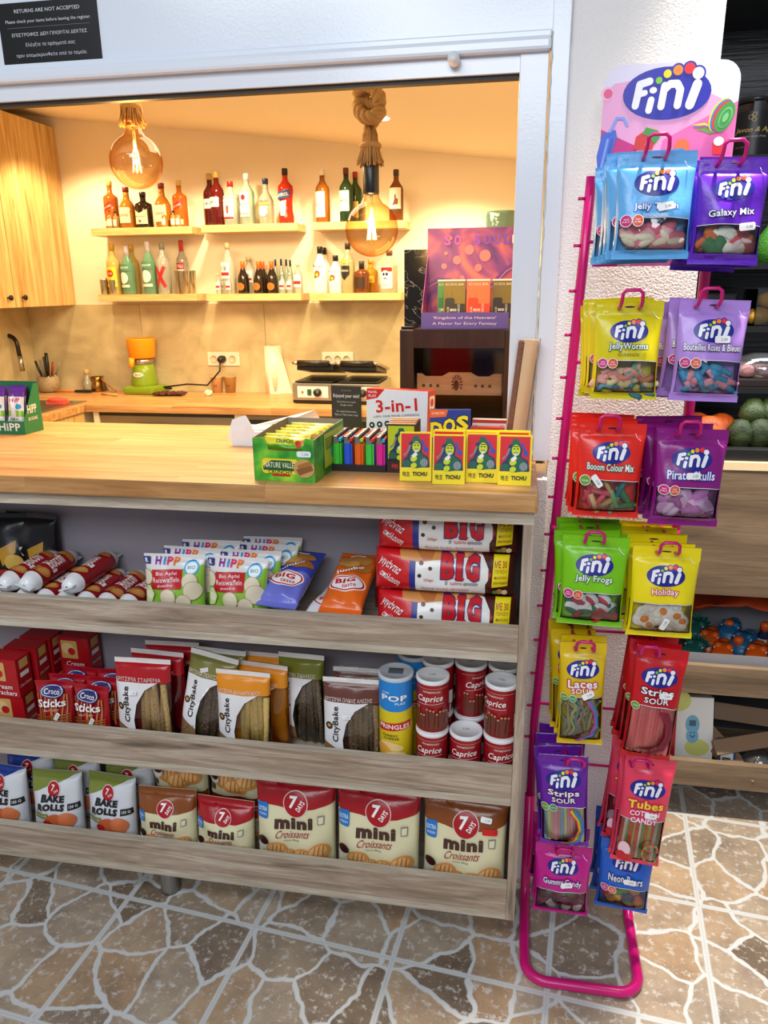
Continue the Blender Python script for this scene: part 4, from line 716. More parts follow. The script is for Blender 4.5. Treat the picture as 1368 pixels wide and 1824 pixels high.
# granola bar tray
A0, A1, A2 = cat_(452, 856), cat_(563, 859), cat_(620, 818); ang = math.atan2(A1[1]-A0[1], A1[0]-A0[0]); W_ = .128; D_ = .195
nv = empty('granola_carton', (A0[0], A0[1]+.006, CZ), R_(-4)); tag(nv, 'open green cardboard carton of oat bars on the counter', 'display box')
def nv_mat():
    M, t, b, N, K = nt('green_meadow_print'); tc = N('ShaderNodeTexCoord'); n = N('ShaderNodeTexNoise'); n.inputs['Scale'].default_value = 22; n.inputs['Detail'].default_value = 2; K(tc.outputs['Object'], n.inputs['Vector']); r = ramp(N, [(.32, '#1f7a28'), (.5, '#4fb02f'), (.7, '#a6d836')]); K(n.outputs['Fac'], r.inputs[0]); K(r.outputs[0], b.inputs['Base Color']); b.inputs['Roughness'].default_value = .35; return M
NV = nv_mat(); KRAFT = m('#b9b09a', .8); GREYC = m('#8c8577', .8)
def panel(name, P, th, mat, mx, art=None, back=None, par=None):
    n = len(P); tri = [[a, b, c] for a, b, c in tessellate_polygon([[Vector((x, y, 0)) for x, y in P]])]; fx = []
    for t in tri:
        a, b, c = [P[i] for i in t]; fx.append(t if (b[0]-a[0])*(c[1]-a[1])-(b[1]-a[1])*(c[0]-a[0]) > 0 else [t[0], t[2], t[1]])
    mb = MB(); mb.add([(x, 0, y) for x, y in P], fx, mat, mx=mx); mb.add([(x, th, y) for x, y in P], [f[::-1] for f in fx], back or mat, mx=mx)
    mb.add([(x, 0, y) for x, y in P]+[(x, th, y) for x, y in P], [(i, i+n, (i+1) % n+n, (i+1) % n) for i in range(n)], back or mat, mx=mx)
    if art: art.onto(mb, plane_surf(mx))
    return mb.build(name, par)
A = Art(W_, .085); A.R('#f4d42a', .14, .18, .74, .54, .06); A.P('#1d5a2a', [(.16, .36), (.3, .5), (.6, .5), (.73, .38), (.73, .26), (.16, .26)]); A.T('#f4ecc8', 'NATURE VALLEY', .445, .39, .53, .13, b=.02); A.T('#2a5a1e', 'CRUNCHY', .44, .225, .4, .09, b=.04); A.R('#c8281e', .3, .13, .6, .18, .02); A.E('#c99a5a', .83, .33, .17, .22); A.P('#8a5a2a', [(.7, .3), (.95, .42), (.98, .3), (.75, .16)]); A.P('#a9702f', [(.72, .4), (.94, .52), (.96, .44), (.74, .32)]); A.R('#e9eef2', .72, .6, .95, .74, .03); A.T('#777777', '1.00', .86, .67, .1, .06)
panel('front_panel', [(0, 0), (W_, 0), (W_, .085), (W_*.86, .088), (W_*.80, .062), (W_*.26, .062), (W_*.2, .088), (0, .085)], .0012, NV, Matrix.Identity(4), A, KRAFT, nv)
A = Art(D_, .1); A.R('#b9cf3a', .3, .15, .95, .85); A.R('#36a7c8', .52, .3, .9, .6); 
for k in range(5): A.R('#4a6a1e', .34, .72-.05*k, .6, .74-.05*k)
panel('side_panel', [(0, 0), (D_, 0), (D_, .094), (.1, .092), (0, .085)], .0012, NV, Matrix.Translation((W_, 0, 0)) @ Matrix.Rotation(R_(90), 4, 'Z'), A, KRAFT, nv)
panel('side_panel', [(0, 0), (D_, 0), (D_, .085), (.095, .092), (0, .094)], .0012, NV, Matrix.Translation((0, D_, 0)) @ Matrix.Rotation(R_(-90), 4, 'Z'), None, GREYC, nv)
panel('back_panel', [(0, 0), (W_, 0), (W_, .094), (0, .094)], .0012, NV, Matrix.Translation((W_, D_, 0)) @ Matrix.Rotation(pi, 4, 'Z'), None, GREYC, nv)
mb = MB(); mb.box((.0015, .0015, 0), (W_-.0015, D_-.0015, .001), KRAFT); mb.build('base_panel', nv)
gb = Bag(.10, .0265, .011, .009, seal=(0, 0), pw=.4, seed=4); A = Art(.1, .0265); A.R(film('#5fae2f'), 0, .0, 1, .35); A.T('#2f6a1e', 'CRUNCHY', .5, .62, .4, .3, b=.04); A.E('#d8401e', .8, .4, .07); A.E('#c99a5a', .93, .6, .08, .2)
g0 = pack('granola_bar', gb, A, film('#ecdf3a'))
mxn = nv.matrix_world; nvR = Matrix.Translation(nv.location) @ Matrix.Rotation(R_(-4), 4, 'Z'); i = 0
for row in range(7):
    for lay in range(3 if row < 6 else 2):
        o = g0 if i == 0 else inst(g0); p = nvR @ Vector((W_/2+rng.uniform(-.008, .008)*(lay == 2), .018+.0262*row, .0022+.0268*lay+(.004+.001*row if lay == 2 else 0))); o.location = p; o.rotation_euler = (R_(-20 if lay == 2 else 0), 0, R_(-4)+rng.uniform(-.03, .03))
        tag(o, f'yellow wrapped oat bar in row {row+1} from the carton front, ' + ('topmost layer' if lay == (2 if row < 6 else 1) else ('second layer' if lay else 'bottom layer')), 'snack bar', 'oat bars in the green carton'); i += 1
# white carton with its lid up behind the oat bars
wt = empty('white_carton', (cat_(500, 764)[0], .36, CZ)); tag(wt, 'white cardboard carton with raised flap behind the oat bars', 'carton'); CARD = m('#e9ebef', .6)
mb = MB(); mb.box((-.05, -.03, 0), (.16, .07, .035), CARD); mb.build('body', wt)
for nm, pts in (('flap', [(-.062, -.012, .035), (-.05, -.02, .062), (-.015, -.022, .074), (.0, -.03, .055), (.01, -.03, .03), (-.06, -.028, .01)]), ('lid', [(-.035, .0, .038), (.15, .05, .058), (.15, .01, .085), (.115, -.02, .072)])):
    mb = MB(); n = len(pts); mb.add(pts+[(x, y+.0015, z) for x, y, z in pts], [list(range(n)), list(range(2*n-1, n-1, -1))]+[(i, (i+1) % n, (i+1) % n+n, i+n) for i in range(n)], CARD); mb.build(nm, wt)
# lighter tray
L0, L1 = cat_(591, 838), cat_(690, 840); lt = empty('lighter_tray', (L0[0], L0[1]-.001, CZ), R_(-1)); tag(lt, 'black plastic counter tray holding rows of coloured lighters', 'tray')
LW = L1[0]-L0[0]-.002; LD = .112; BT = m('#1c1b1c', .4)
mb = MB(); mb.box((0, 0, 0), (LW, LD, .003), BT); mb.build('base', lt)
for nm, a, b in (('front_rim', (0, 0, .003), (LW, .003, .014)), ('back_rim', (0, LD-.003, .003), (LW, LD, .05)), ('side_rim', (0, .003, .003), (.0025, LD-.003, .014)), ('side_rim', (LW-.0025, .003, .003), (LW, LD-.003, .014))): mb = MB(); mb.box(a, b, BT); mb.build(nm, lt)
def lighter(col):
    mb = MB(); bm = bmesh.new(); bmesh.ops.create_cube(bm, size=1)
    for v in bm.verts: v.co = Vector((v.co.x*.0175, v.co.y*.0115, v.co.z*.054+.027))
    bmesh.ops.bevel(bm, geom=[e for e in bm.edges if abs(e.verts[0].co.z-e.verts[1].co.z) > .01], offset=.0045, segments=3, affect='EDGES'); mb.bm(bm, m(col, .25)); o = mb.build('lighter')
    mb = MB(); mb.box((-.0075, -.0048, .0541), (.0045, .0048, .062), STEEL); mb.box((-.0078, -.005, .062), (.001, .005, .070), STEEL, .001); mb.build('metal_hood', o)
    mb = MB(); mb.box((.002, -.0042, .058), (.0095, .0042, .0655), m({'#f0641e': '#a8d82a', '#45c83a': '#2aa8d8', '#e0249a': '#2aa8d8'}.get(col, '#d8281e'), .35), .001); mb.build('thumb_button', o)
    mb = MB(); mb.lathe([(.0035, -.004), (.0035, .004)], DARK_STEEL, 10, Matrix.Translation((.001, 0, .0675)) @ Matrix.Rotation(R_(90), 4, 'X')); mb.build('spark_wheel', o); return o
cols = [('#45c83a', 'green'), ('#2a5ad8', 'blue'), ('#f0641e', 'orange'), ('#3ec84a', 'bright green'), ('#e0249a', 'pink')]; PR = {}
mxl = Matrix.Translation(lt.location) @ Matrix.Rotation(R_(-1), 4, 'Z'); bc = [('#d83a2a', 'red'), ('#2a8ad8', 'light blue'), ('#d8c82a', 'yellow'), ('#45c83a', 'green'), ('#8a3ad8', 'violet')]
for r in range(7):
    for c in range(5):
        hx, cn = cols[c] if r == 0 else bc[(c*2+r*3) % 5]
        if hx not in PR: PR[hx] = lighter(hx); o = PR[hx]
        else: o = inst(PR[hx])
        o.location = mxl @ Vector((LW*(c+.5)/5, .0095+.0146*r, .0032)); o.rotation_euler = (0, 0, R_(-1)+rng.uniform(-.06, .06))
        tag(o, f'{cn} lighter in the {ORD[r]} row from the tray front, {ORD[c]} from its left end', 'lighter', 'lighters in the black tray')
# card game packs
def tichu_art(A, bg='#d8121e', lo='#f4df16'):
    A.R(lo, 0, 0, 1, 1); A.R(bg, .04, .28, .94, .97)
    A.P('#12335a', [(.06, .28), (.10, .44), (.22, .50), (.3, .62), (.28, .78), (.42, .86), (.62, .84), (.72, .72), (.68, .58), (.88, .5), (.95, .30), (.9, .28)]); A.P('#17604a', [(.3, .5), (.42, .6), (.62, .58), (.84, .48), (.9, .3), (.5, .26), (.42, .36)]); A.E('#17604a', .2, .36, .14, .075); A.P('#7d838c', [(.14, .5), (.3, .62), (.36, .74), (.3, .74), (.22, .6), (.1, .54)])
    A.P('#17604a', [(.36, .8), (.42, .92), (.56, .93), (.66, .82)]); A.P('#2a4fb8', [(.66, .82), (.76, .7), (.74, .58), (.82, .62), (.86, .56), (.9, .66), (.8, .72), (.72, .86)])
    A.E('#c9d81e', .52, .7, .13, .115); A.E('#1c1c1c', .47, .73, .03, .012); A.E('#1c1c1c', .57, .73, .03, .012); A.R('#1c1c1c', .44, .77, .6, .785); A.E('#d9dcdc', .52, .625, .06, .03); A.S('#1c1c1c', [(.47, .655), (.57, .655)], .02)
    A.E('#c9d81e', .44, .46, .11, .06, rot=.6); A.P('#f0f0ea', [(.36, .52), (.5, .6), (.56, .54), (.44, .47)]); A.E('#c9d81e', .44, .32, .1, .055, rot=.4); A.E('#8a9a9c', .76, .38, .12, .085)
    for k in range(3): A.R('#2d5a5a', .68+.06*k, .31, .69+.06*k, .45)
    A.T('#151515', '地主', .2, .15, .24, .1, b=.012); A.T('#151515', 'TICHU', .63, .15, .46, .085, sh=.1, b=.09); return A
def card_box(w, h, d, col, art, name='card_game_box', lid=None):
    mb = MB(); mb.box((-w/2, 0, 0), (w/2, d, h), col, .0008)
    if art: art.onto(mb, shifted(plane_surf(), -w/2))
    if lid: lid(mb)
    return mb.build(name)
TW, TH = .0625, .096; YEL = m('#f0dc14', .3)
for i, (x0, x1, yb, yt) in enumerate(((712, 768, 857, 778), (770, 827, 863, 780), (829, 886, 860, 778), (887, 944, 865, 779))):
    c = (x0+x1)/2; p = cat_(c, yb)
    if i == 0: t0 = card_box(TW, TH, .02, YEL, tichu_art(Art(TW, TH, .00008, .0003))); o = t0
    else: o = inst(t0)
    o.location = (p[0], p[1], CZ+.0003); o.rotation_euler = (R_(-9), 0, R_((4, 2, 1, 0)[i])); tag(o, 'red and yellow bearded figure card box, ' + ('leftmost of the four on the counter edge', 'second from left on the counter edge', 'third from left on the counter edge', 'rightmost at the counter corner')[i], 'card game', 'card game boxes at the counter edge')
for i, (px, y, lb) in enumerate(((800, .075, 'yellow topped card game box behind the second red box'), (858, .077, 'yellow topped card game box behind the third red box'), (916, .079, 'yellow topped card game box behind the rightmost red box'))):
    o = inst(t0); p = at(px, 778, 'y', y); o.location = (p[0], y, CZ+.0003); o.rotation_euler = (R_(-4), 0, 0); tag(o, lb, 'card game', 'card game boxes at the counter edge')
A = tichu_art(Art(TW, TH, .00008, .0003), '#b9c81e', '#2a1a1c'); A.R('#2a1a1c', 0, 0, 1, .26); A.T('#d8281e', '地主', .4, .14, .5, .12, b=.02)
p = cat_(708, 842); o = card_box(.06, .1, .075, m('#3a2a22', .5), None); tag(o, 'dark box of card games with worn printed top left of the red boxes', 'card game'); o.location = (p[0]+.008, .112, CZ+.0002); mb = MB(); A2_ = Art(.06, .1, .0001, .0004); tichu_art(A2_, '#b9c81e', '#2a1a1c'); A2_.R('#2a1a1c', 0, 0, 1, .26); A2_.T('#d8281e', '地主', .4, .14, .5, .1, b=.02); A2_.onto(mb, shifted(plane_surf(), -.03)); mb.build('front_print', o)
A = Art(.06, .075, .0003, .0005)
for k in range(7): A.R(('#e8d8c0', '#c9583a', '#e8cf9a', '#7a4a2a')[k % 4], .04, .05+k*.13, .96, .14+k*.13, 0, .05*(-1)**k)
mb = MB(); A.onto(mb, shifted(plane_surf(Matrix.Translation((0, 0, .1)) @ Matrix.Rotation(R_(-90), 4, 'X')), -.03)); mb.build('top_print', o)
# DOS box
p = cat_(797, 800); DW, DH = at(838, 770, 'y', .17)[0]-at(765, 770, 'y', .17)[0], at(800, 731, 'y', .17)[2]-CZ
A = Art(DW, DH, .0002, .0004); A.P('#f0641e', [(0, 1), (.45, 1), (.40, .88), (0, .86)]); A.T('#fff2d0', 'DOUBLE FUN', .2, .94, .3, .04, rot=.04)
for ch, x, y in (('D', .17, .66), ('O', .48, .72), ('S', .80, .77)): A.T('#f4e01e', ch, x, y, .3, .26, rot=.1, b=.1, ol=('#0c0c14', .06), sh=.1)
A.E('#1f3a8a', .18, .66, .05); A.T('#f2f2f2', 'DOS', .18, .66, .05, .03); A.E('#1f3a8a', .48, .72, .05)
o = card_box(DW, DH, .03, m('#1f3a9a', .3), A, 'card_game_box'); o.location = ((at(765, 770, 'y', .17)[0]+at(838, 770, 'y', .17)[0])/2, .17, CZ+.0002); o.rotation_euler = (R_(-5), 0, R_(4)); tag(o, 'blue card game box with big yellow letters behind the red boxes', 'card game')
# playing cards
for i, (x0, x1, yt, y, c) in enumerate(((838, 898, 762, .155, '#efe2b8'), (841, 902, 748, .19, '#e9dede'))):
    w = at(x1, yt+20, 'y', y)[0]-at(x0, yt+20, 'y', y)[0]; h = at((x0+x1)/2, yt, 'y', y)[2]-CZ; A = Art(w, h, .0002, .0004); A.R(c, .02, 0, .98, .98); A.R('#b3302a', .0, .93, 1, 1); A.T('#222222', 'K', .12, .84, .1, .1, b=.02); A.T('#222222', 'K', .88, .84, .1, .1, b=.02); A.P('#c9a03a', [(.25, .7), (.4, .82), (.5, .72), (.62, .84), (.76, .7)]); A.R('#8a3a2a', .3, .3, .7, .66)
    o = card_box(w, h, .02, m('#b3302a' if i == 0 else '#d8d0d4', .35), A, 'playing_card_box'); o.location = ((at(x0, yt, 'y', y)[0]+at(x1, yt, 'y', y)[0])/2, y, CZ+.0002); o.rotation_euler = (0, 0, R_(-2)); tag(o, ('cream playing card box with two letters K, in front of the pale one', 'pale playing card box behind the cream one')[i], 'playing cards')
# 3-in-1 board game
y = .31; a, b, tz = at(652, 770, 'y', y), at(768, 770, 'y', y), at(700, 693, 'y', y)[2]; w, h = b[0]-a[0], tz-CZ
A = Art(w, h, .0003, .0005); A.R('#eef1f4', 0, 0, 1, 1); A.P('#d8141e', [(0, 1), (.3, 1), (.18, .86), (0, .82)]); A.T('#ffffff', 'TRAVEL', .1, .95, .16, .035, rot=.04, b=.02); A.T('#ffffff', 'PLAY', .1, .89, .13, .04, rot=.04, b=.02); A.T('#d8141e', '3-in-1', .5, .76, .68, .2, rot=.1, b=.05, ol=('#f8f8f8', .04)); A.T('#333333', 'LUDO, YOUR TRAVEL COMPANION', .5, .60, .75, .035, rot=.1)
for k in range(3): A.E('#222222', .1+.13*k, .43+.02*k, .045); A.E('#e9edf0', .1+.13*k, .43+.02*k, .018)
A.P('#232527', [(.36, .26), (.75, .16), (.97, .3), (.66, .5)]); A.P('#3aa08a', [(.46, .28), (.74, .21), (.88, .3), (.66, .44)])
for k in range(4): A.S('#e8e2c8', [(.5+.09*k, .30-.02*k), (.62+.07*k, .40-.03*k)], .014)
A.P('#232527', [(0, .02), (.36, .0), (.5, .1), (.3, .24), (.08, .2)]); A.P('#2a5aa8', [(.1, .06), (.34, .05), (.42, .1), (.28, .18)]); A.E('#f0c81e', .27, .11, .07)
mb = MB(); mb.box((0, 0, 0), (w, .045, h), m('#cf141e', .3), .0008); A.onto(mb, plane_surf()); A = Art(.045, h, .0003, .0005); A.R('#f4f4f4', .2, .72, .85, .92, .1); A.E('#cf141e', .52, .82, .2); A.R('#f4d0d0', .2, .05, .8, .3); A.onto(mb, plane_surf(Matrix.Translation((w, 0, 0)) @ Matrix.Rotation(R_(90), 4, 'Z')))
o = mb.build('board_game_box'); o.location = (a[0], y, CZ+.0002); o.rotation_euler = (R_(-3), 0, R_(-16)); tag(o, 'white and red travel board game box standing at the back of the counter', 'board game')
# acrylic sign
y = .35; a, b, tz = at(590, 750, 'y', y), at(648, 750, 'y', y), at(615, 685, 'y', y)[2]; w, h = b[0]-a[0], tz-CZ; sg = empty('review_sign', (a[0], y, CZ), R_(-10)); tag(sg, 'black thank you card in a clear acrylic stand beside the board game', 'sign')
mb = MB(); mb.box((0, .005, .002), (w, .0072, h), clear('#f2f6f6', .1, 0, 'pane', 0)); mb.box((-.002, -.03, 0), (w+.002, .05, .0019), clear('#f2f6f6', .1, 0, 'pane', 0)); mb.build('acrylic_holder', sg)
mb = MB(); mb.box((.002, .0028, .0025), (w-.003, .0044, h-.003), m('#3a3532', .5)); A = Art(w, h, .0002, .0003); A.R('#3a3532', .03, .02, .95, .98); A.T('#e8c23a', '* * * * *', .5, .91, .3, .02); A.T('#f2efe9', 'Enjoyed your visit?', .5, .82, .84, .07, b=.02); A.T('#d8d4cc', 'Scan & leave us a quick', .5, .73, .6, .035); A.T('#d8d4cc', 'Google review!', .5, .68, .4, .035); A.T('#d8d4cc', 'Yes, review! Great service.', .5, .58, .66, .035); A.T('#d8d4cc', 'Rate us! Tell us how it was!', .5, .53, .74, .035)
A.onto(mb, plane_surf(Matrix.Translation((0, .0027, 0)))); mb.build('printed_card', sg)
# smoked wood pack at the jamb
mb = MB(); P0, P1 = at(885, 775, 'y', .24), at(935, 640, 'y', .24); ws = empty('palo_wood_pack', (at(915, 775, 'y', .225)[0], .225, CZ)); tag(ws, 'plastic wrapped bundle of pale wood leaning against the white upright', 'wood bundle')
LWD = m('#e6c39a', .7, .3); BRK = m('#94604c', .85, .9, bs=150, var=.35); T0 = Matrix.Rotation(R_(5.5), 4, 'Y')
mb.box((-.010, .0, .003), (.018, .02, .262), LWD, .001, mx=T0); mb.box((-.022, .002, .003), (-.0102, .018, .258), BRK, .003, mx=T0); mb.build('wood_stick', ws)
mb = MB(); Q = [(-.026, -.003), (.02, -.003), (.023, .01), (.02, .024), (-.026, .022)]; mb.add([(x*1.0, y, .0) for x, y in Q]+[(x*1.15-.002, y*1.1, .07) for x, y in Q]+[(x, y, .16) for x, y in Q]+[(x*.98, y, .266) for x, y in Q], [(k*5+i, k*5+(i+1) % 5, k*5+5+(i+1) % 5, k*5+5+i) for k in range(3) for i in range(5)], clear('#ffffff', .04, 0, 'wrap', .3, 1.25), True, mx=T0); mb.build('wrapper', ws)
mb = MB(); mb.tube([(.028, .0, .0), (.030, .0, .06)], .003, m('#c98a3a', .6), 6); mb.box((.018, -.002, .0), (.036, .004, .02), m('#d9a24a', .5)); o = tag(mb.build('incense_stick'), 'short orange incense stick at the foot of the wood bundle', 'incense'); p = at(930, 775, 'y', .20); o.location = (p[0]-.028, .20, CZ+.0002)
# ------------------------------------------------------------------ goods on the shelving unit
S1, S2, S3 = [z+.0006 for z in SH]
def place(o, X, Y, Z, rot=(0, 0, 0)): o.location = (float(X), float(Y), float(Z)); o.rotation_euler = rot; return o
# ---- top shelf: biscuit rolls
RL, RR_ = .205, .0245
def roll():
    mb = MB(); n = 20; pr = [(.004, 0), (.016, .004), (.021, .02), (RR_, .034), (RR_, RL-.034), (.021, RL-.02), (.016, RL-.004), (.004, RL)]
    for (a, b) in (((0, 4), '#e9eaec'), ((3, 5), '#a01420'), ((4, 8), '#e9eaec')): mb.lathe(pr[a[0]:a[1]], film(b if isinstance(b, str) else b), n, cap=False)
    mb.box((-.019, -.0015, -.006), (.019, .0015, .008), film('#e2e4e8'), .0005); mb.box((-.019, -.0015, RL-.008), (.019, .0015, RL+.006), film('#e2e4e8'), .0005)
    A = Art(.085, RL-.07); A.T('#f1ece6', 'Biscoff', .5, .56, .68, .26, rot=pi/2, b=.04, sh=.15); A.E('#c01a26', .2, .62, .09, .07); A.E('#f1ece6', .2, .62, .075, .055); A.T('#a01420', 'Lotus', .2, .62, .1, .03, rot=pi/2)
    A.E('#c9883f', .62, .13, .22, .10, rot=.5); A.E('#b5722e', .36, .14, .2, .09, rot=-.4); A.E('#d89a50', .62, .13, .16, .065, rot=.5); A.E('#b5722e', .62, .9, .2, .08); A.E('#c9883f', .36, .86, .17, .07); A.R('#f4f2ee', .72, .3, .8, .42, .02)
    A.onto(mb, shifted(cyl_surf(RR_, 0, n), -.0425, .035)); o = mb.build('biscuit_roll'); o.rotation_mode = 'XYZ'; return o
r0 = roll(); nb = 0
def put_roll(px, py, yf, label, spin=0., yaw=0, pitch=0):
    global nb; p = at(px, py, 'y', yf); o = r0 if nb == 0 else inst(r0); nb += 1
    # roll axis (local z) turned to +y, print upwards
    o.rotation_euler = (Matrix.Rotation(R_(yaw), 3, 'Z') @ Matrix.Rotation(R_(-90+pitch), 3, 'X') @ Matrix.Rotation(spin, 3, 'Z')).to_euler(); tag(o, label, 'biscuits', 'red and white biscuit rolls on the top shelf'); return o, p
bot = [-14, 25, 62, 99, 136, 170, 204]; lab_r = ['leftmost', 'second', 'third', 'fourth', 'fifth', 'sixth', 'rightmost']
xs_ = []
for i, px in enumerate(bot):
    o, p = put_roll(px, 1050, .028, f'red and white biscuit roll, {lab_r[i]} of seven in the bottom layer', spin=(-.5, .2, -.4, .5, -.2, .35, .1)[i], yaw=(0, -2, 1, -1, 2, 0, -3)[i])
    x = xs_[-1]+max(.0505, p[0]-xs_[-1]) if xs_ else p[0]; xs_.append(x); o.location = (x, .030, S1+RR_+.0005)
for i, (k, lb) in enumerate(((0, 'left roll of the upper biscuit layer'), (1, 'middle roll of the upper biscuit layer, print reversed'), (3, 'right roll of the upper biscuit layer'))):
    o, p = put_roll(0, 1000, .03, 'red and white biscuit roll, '+lb, spin=(0, .4, -.3)[i], yaw=(-2, 1, 0)[i]); d = xs_[k+1]-xs_[k]; o.location = ((xs_[k]+xs_[k+1])/2, .024+.004*i, S1+RR_+.001+math.sqrt(max(.0001, (2*RR_+.0008)**2-(d/2)**2)))
# black bags at the far left
b_ = Bag(.15, .175, .03, seal=(.012, .014), seed=11, pw=.35); A = Art(.15, .175); A.P('#c9962e', [(.55, .25), (.8, .45), (.8, .62), (.5, .5)]); A.T('#d8d4cc', '2x', .25, .5, .35, .2, b=.06); A.R(film('#b3231c'), 0, .1, .9, .2); A.E('#e0b95a', .75, .3, .15)
k0 = pack('coffee_bag', b_, A, film('#131318')); x, _, _ = dims(-60, 62, 905, .19, S1); tag(place(k0, x-.02, .208, S1, (R_(-6), 0, R_(10))), 'front black and gold bag standing behind the biscuit rolls', 'bag', 'black bags on the top shelf')
k1 = inst(k0); tag(place(k1, x+.055, .233, S1, (R_(-1), 0, R_(-5))), 'back black and gold bag by the rear board, top left corner', 'bag', 'black bags on the top shelf')
# ---- rice wafer bags
def hipp(w, h, seed):
    b = Bag(w, h, .024, seal=(.009, .010), seed=seed, pull=.07); A = Art(w, h)
    A.P(film('#8cc43c'), [(0, .06), (1, .06), (1, .86), (.8, .83), (.5, .76), (.2, .74), (0, .77)])
    for ch, c, px in (('H', '#8a2a9a', .25), ('i', '#2f9ad8', .355), ('P', '#e0306a', .445), ('P', '#f07a2a', .56)): A.T(c, ch, px, .905, .095 if ch != 'i' else .04, .11, b=.09)
    A.R('#2a2f7a', .0, .85, .12, .96, .02); A.T('#ffffff', '8.', .05, .905, .06, .07, b=.03)
    A.E('#2f9ad8', .82, .82, .115); A.E('#dff0fa', .82, .82, .088); A.T('#2a7a3a', 'BIO', .82, .825, .12, .05, b=.04)
    A.P('#c01622', [(.16, .775), (.68, .80), (.66, .50), (.13, .48)]); A.T('#f6eeee', 'Bio Apfel', .41, .72, .34, .07, rot=.04); A.T('#f6eeee', 'Reiswaffeln', .41, .635, .44, .075, rot=.04); A.T('#f6eeee', 'glutenfrei', .39, .545, .25, .05, rot=.04)
    for x, y, r in ((.06, .66, .11), (.80, .62, .12), (.85, .48, .14), (.44, .37, .13), (.70, .30, .12)): A.E('#b39b78', x, y, r+.01); A.E('#e2d5b8', x, y, r)
    A.P('#cfe09a', [(.0, .38), (.08, .54), (.14, .54), (.2, .42), (.14, .28), (.02, .26)]); A.E('#f2efc8', .11, .40, .07, .07)
    return pack('rice_wafer_bag', b, A, film('#e3e0df'))
x, w, h = dims(243, 352, 985, .035, S1); h0 = hipp(w, h, 21); place(h0, x, .062, S1, (R_(-7), 0, R_(3))); tag(h0, 'white and green baby rice wafer bag in front of the left row', 'bag', 'rice wafer bags on the top shelf')
x2, _, _ = dims(357, 467, 988, .04, S1); o = inst(h0, label='white and green baby rice wafer bag in front of the right row'); place(o, x2, .066, S1, (R_(-7), 0, R_(-3)))
for i, (xx, yy, dz, rz, lb) in enumerate(((x+.02, .115, .0, -2, 'middle rice wafer bag of the left row, behind the front one'), (x+.045, .168, .002, 3, 'last rice wafer bag of the left row, near the rear board'), (x2+.015, .115, .004, 1, 'second rice wafer bag of the right row, behind its front one'), (x2+.04, .162, .0, -4, 'third rice wafer bag of the right row, tilted sideways'), (x2+.035, .21, .012, 3, 'last rice wafer bag of the right row, near the rear board'))): o = inst(h0, label=lb); place(o, xx, yy, S1+dz*0, (R_(-5), 0, R_(rz)))
# ---- long biscuit packs
def big_taste(c1, c2, mid, seed, nm):
    b = Bag(.094, .19, .021, .012, seal=(.016, .014), seed=seed, pw=.3, cx=.4); A = Art(.094, .19); A.R(film(mid), .0, .0, 1, .52); A.E('#c9863c', .5, .80, .42, .09); A.E('#b06a2a', .6, .66, .38, .08); A.E('#d8a050', .35, .72, .28, .06)
    A.E('#f3f1f2', .5, .38, .46, .13); A.E('#c8161e', .5, .38, .43, .115); A.E('#f6f3f3', .5, .38, .39, .10); A.T('#c8161e', 'BIG', .45, .41, .5, .075, b=.09, rot=.12); A.T('#c8161e', 'taste', .58, .335, .36, .05, rot=.12, b=.03); A.T('#ffffff', nm, .45, .60, .7, .06, rot=.5, b=.05, ol=(c1, .05)); A.R('#f4f2f0', .3, .86, .7, .895, .03)
    return pack('biscuit_pack', b, A, film(c1), film('#c9ccd2'))
t1 = big_taste('#3a49b0', '#2a3a9a', '#6f74cf', 31, 'Jumbo'); p = at(489, 1085, 'y', .03); tag(place(t1, p[0], .034, S1+.052, (R_(-70), R_(0), R_(-8))), 'blue long biscuit pack leaning back beside the wafer bags', 'biscuits', 'long biscuit packs on the top shelf')
t2 = big_taste('#c9cbd6', '#3a49b0', '#e6e6ee', 32, 'Jumbo'); p = at(553, 1090, 'y', .03); tag(place(t2, p[0]+.012, .032, S1+.014, (R_(-80), 0, R_(-12))), 'white and blue long biscuit pack lying low between blue and orange packs', 'biscuits', 'long biscuit packs on the top shelf')
t3 = big_taste('#e8651a', '#c84a10', '#ea6a1e', 33, 'Jumbo'); p = at(603, 1095, 'y', .03); tag(place(t3, p[0], .034, S1+.046, (R_(-68), 0, R_(-5))), 'orange long biscuit pack leaning back beside the big croissant packs', 'biscuits', 'long biscuit packs on the top shelf')
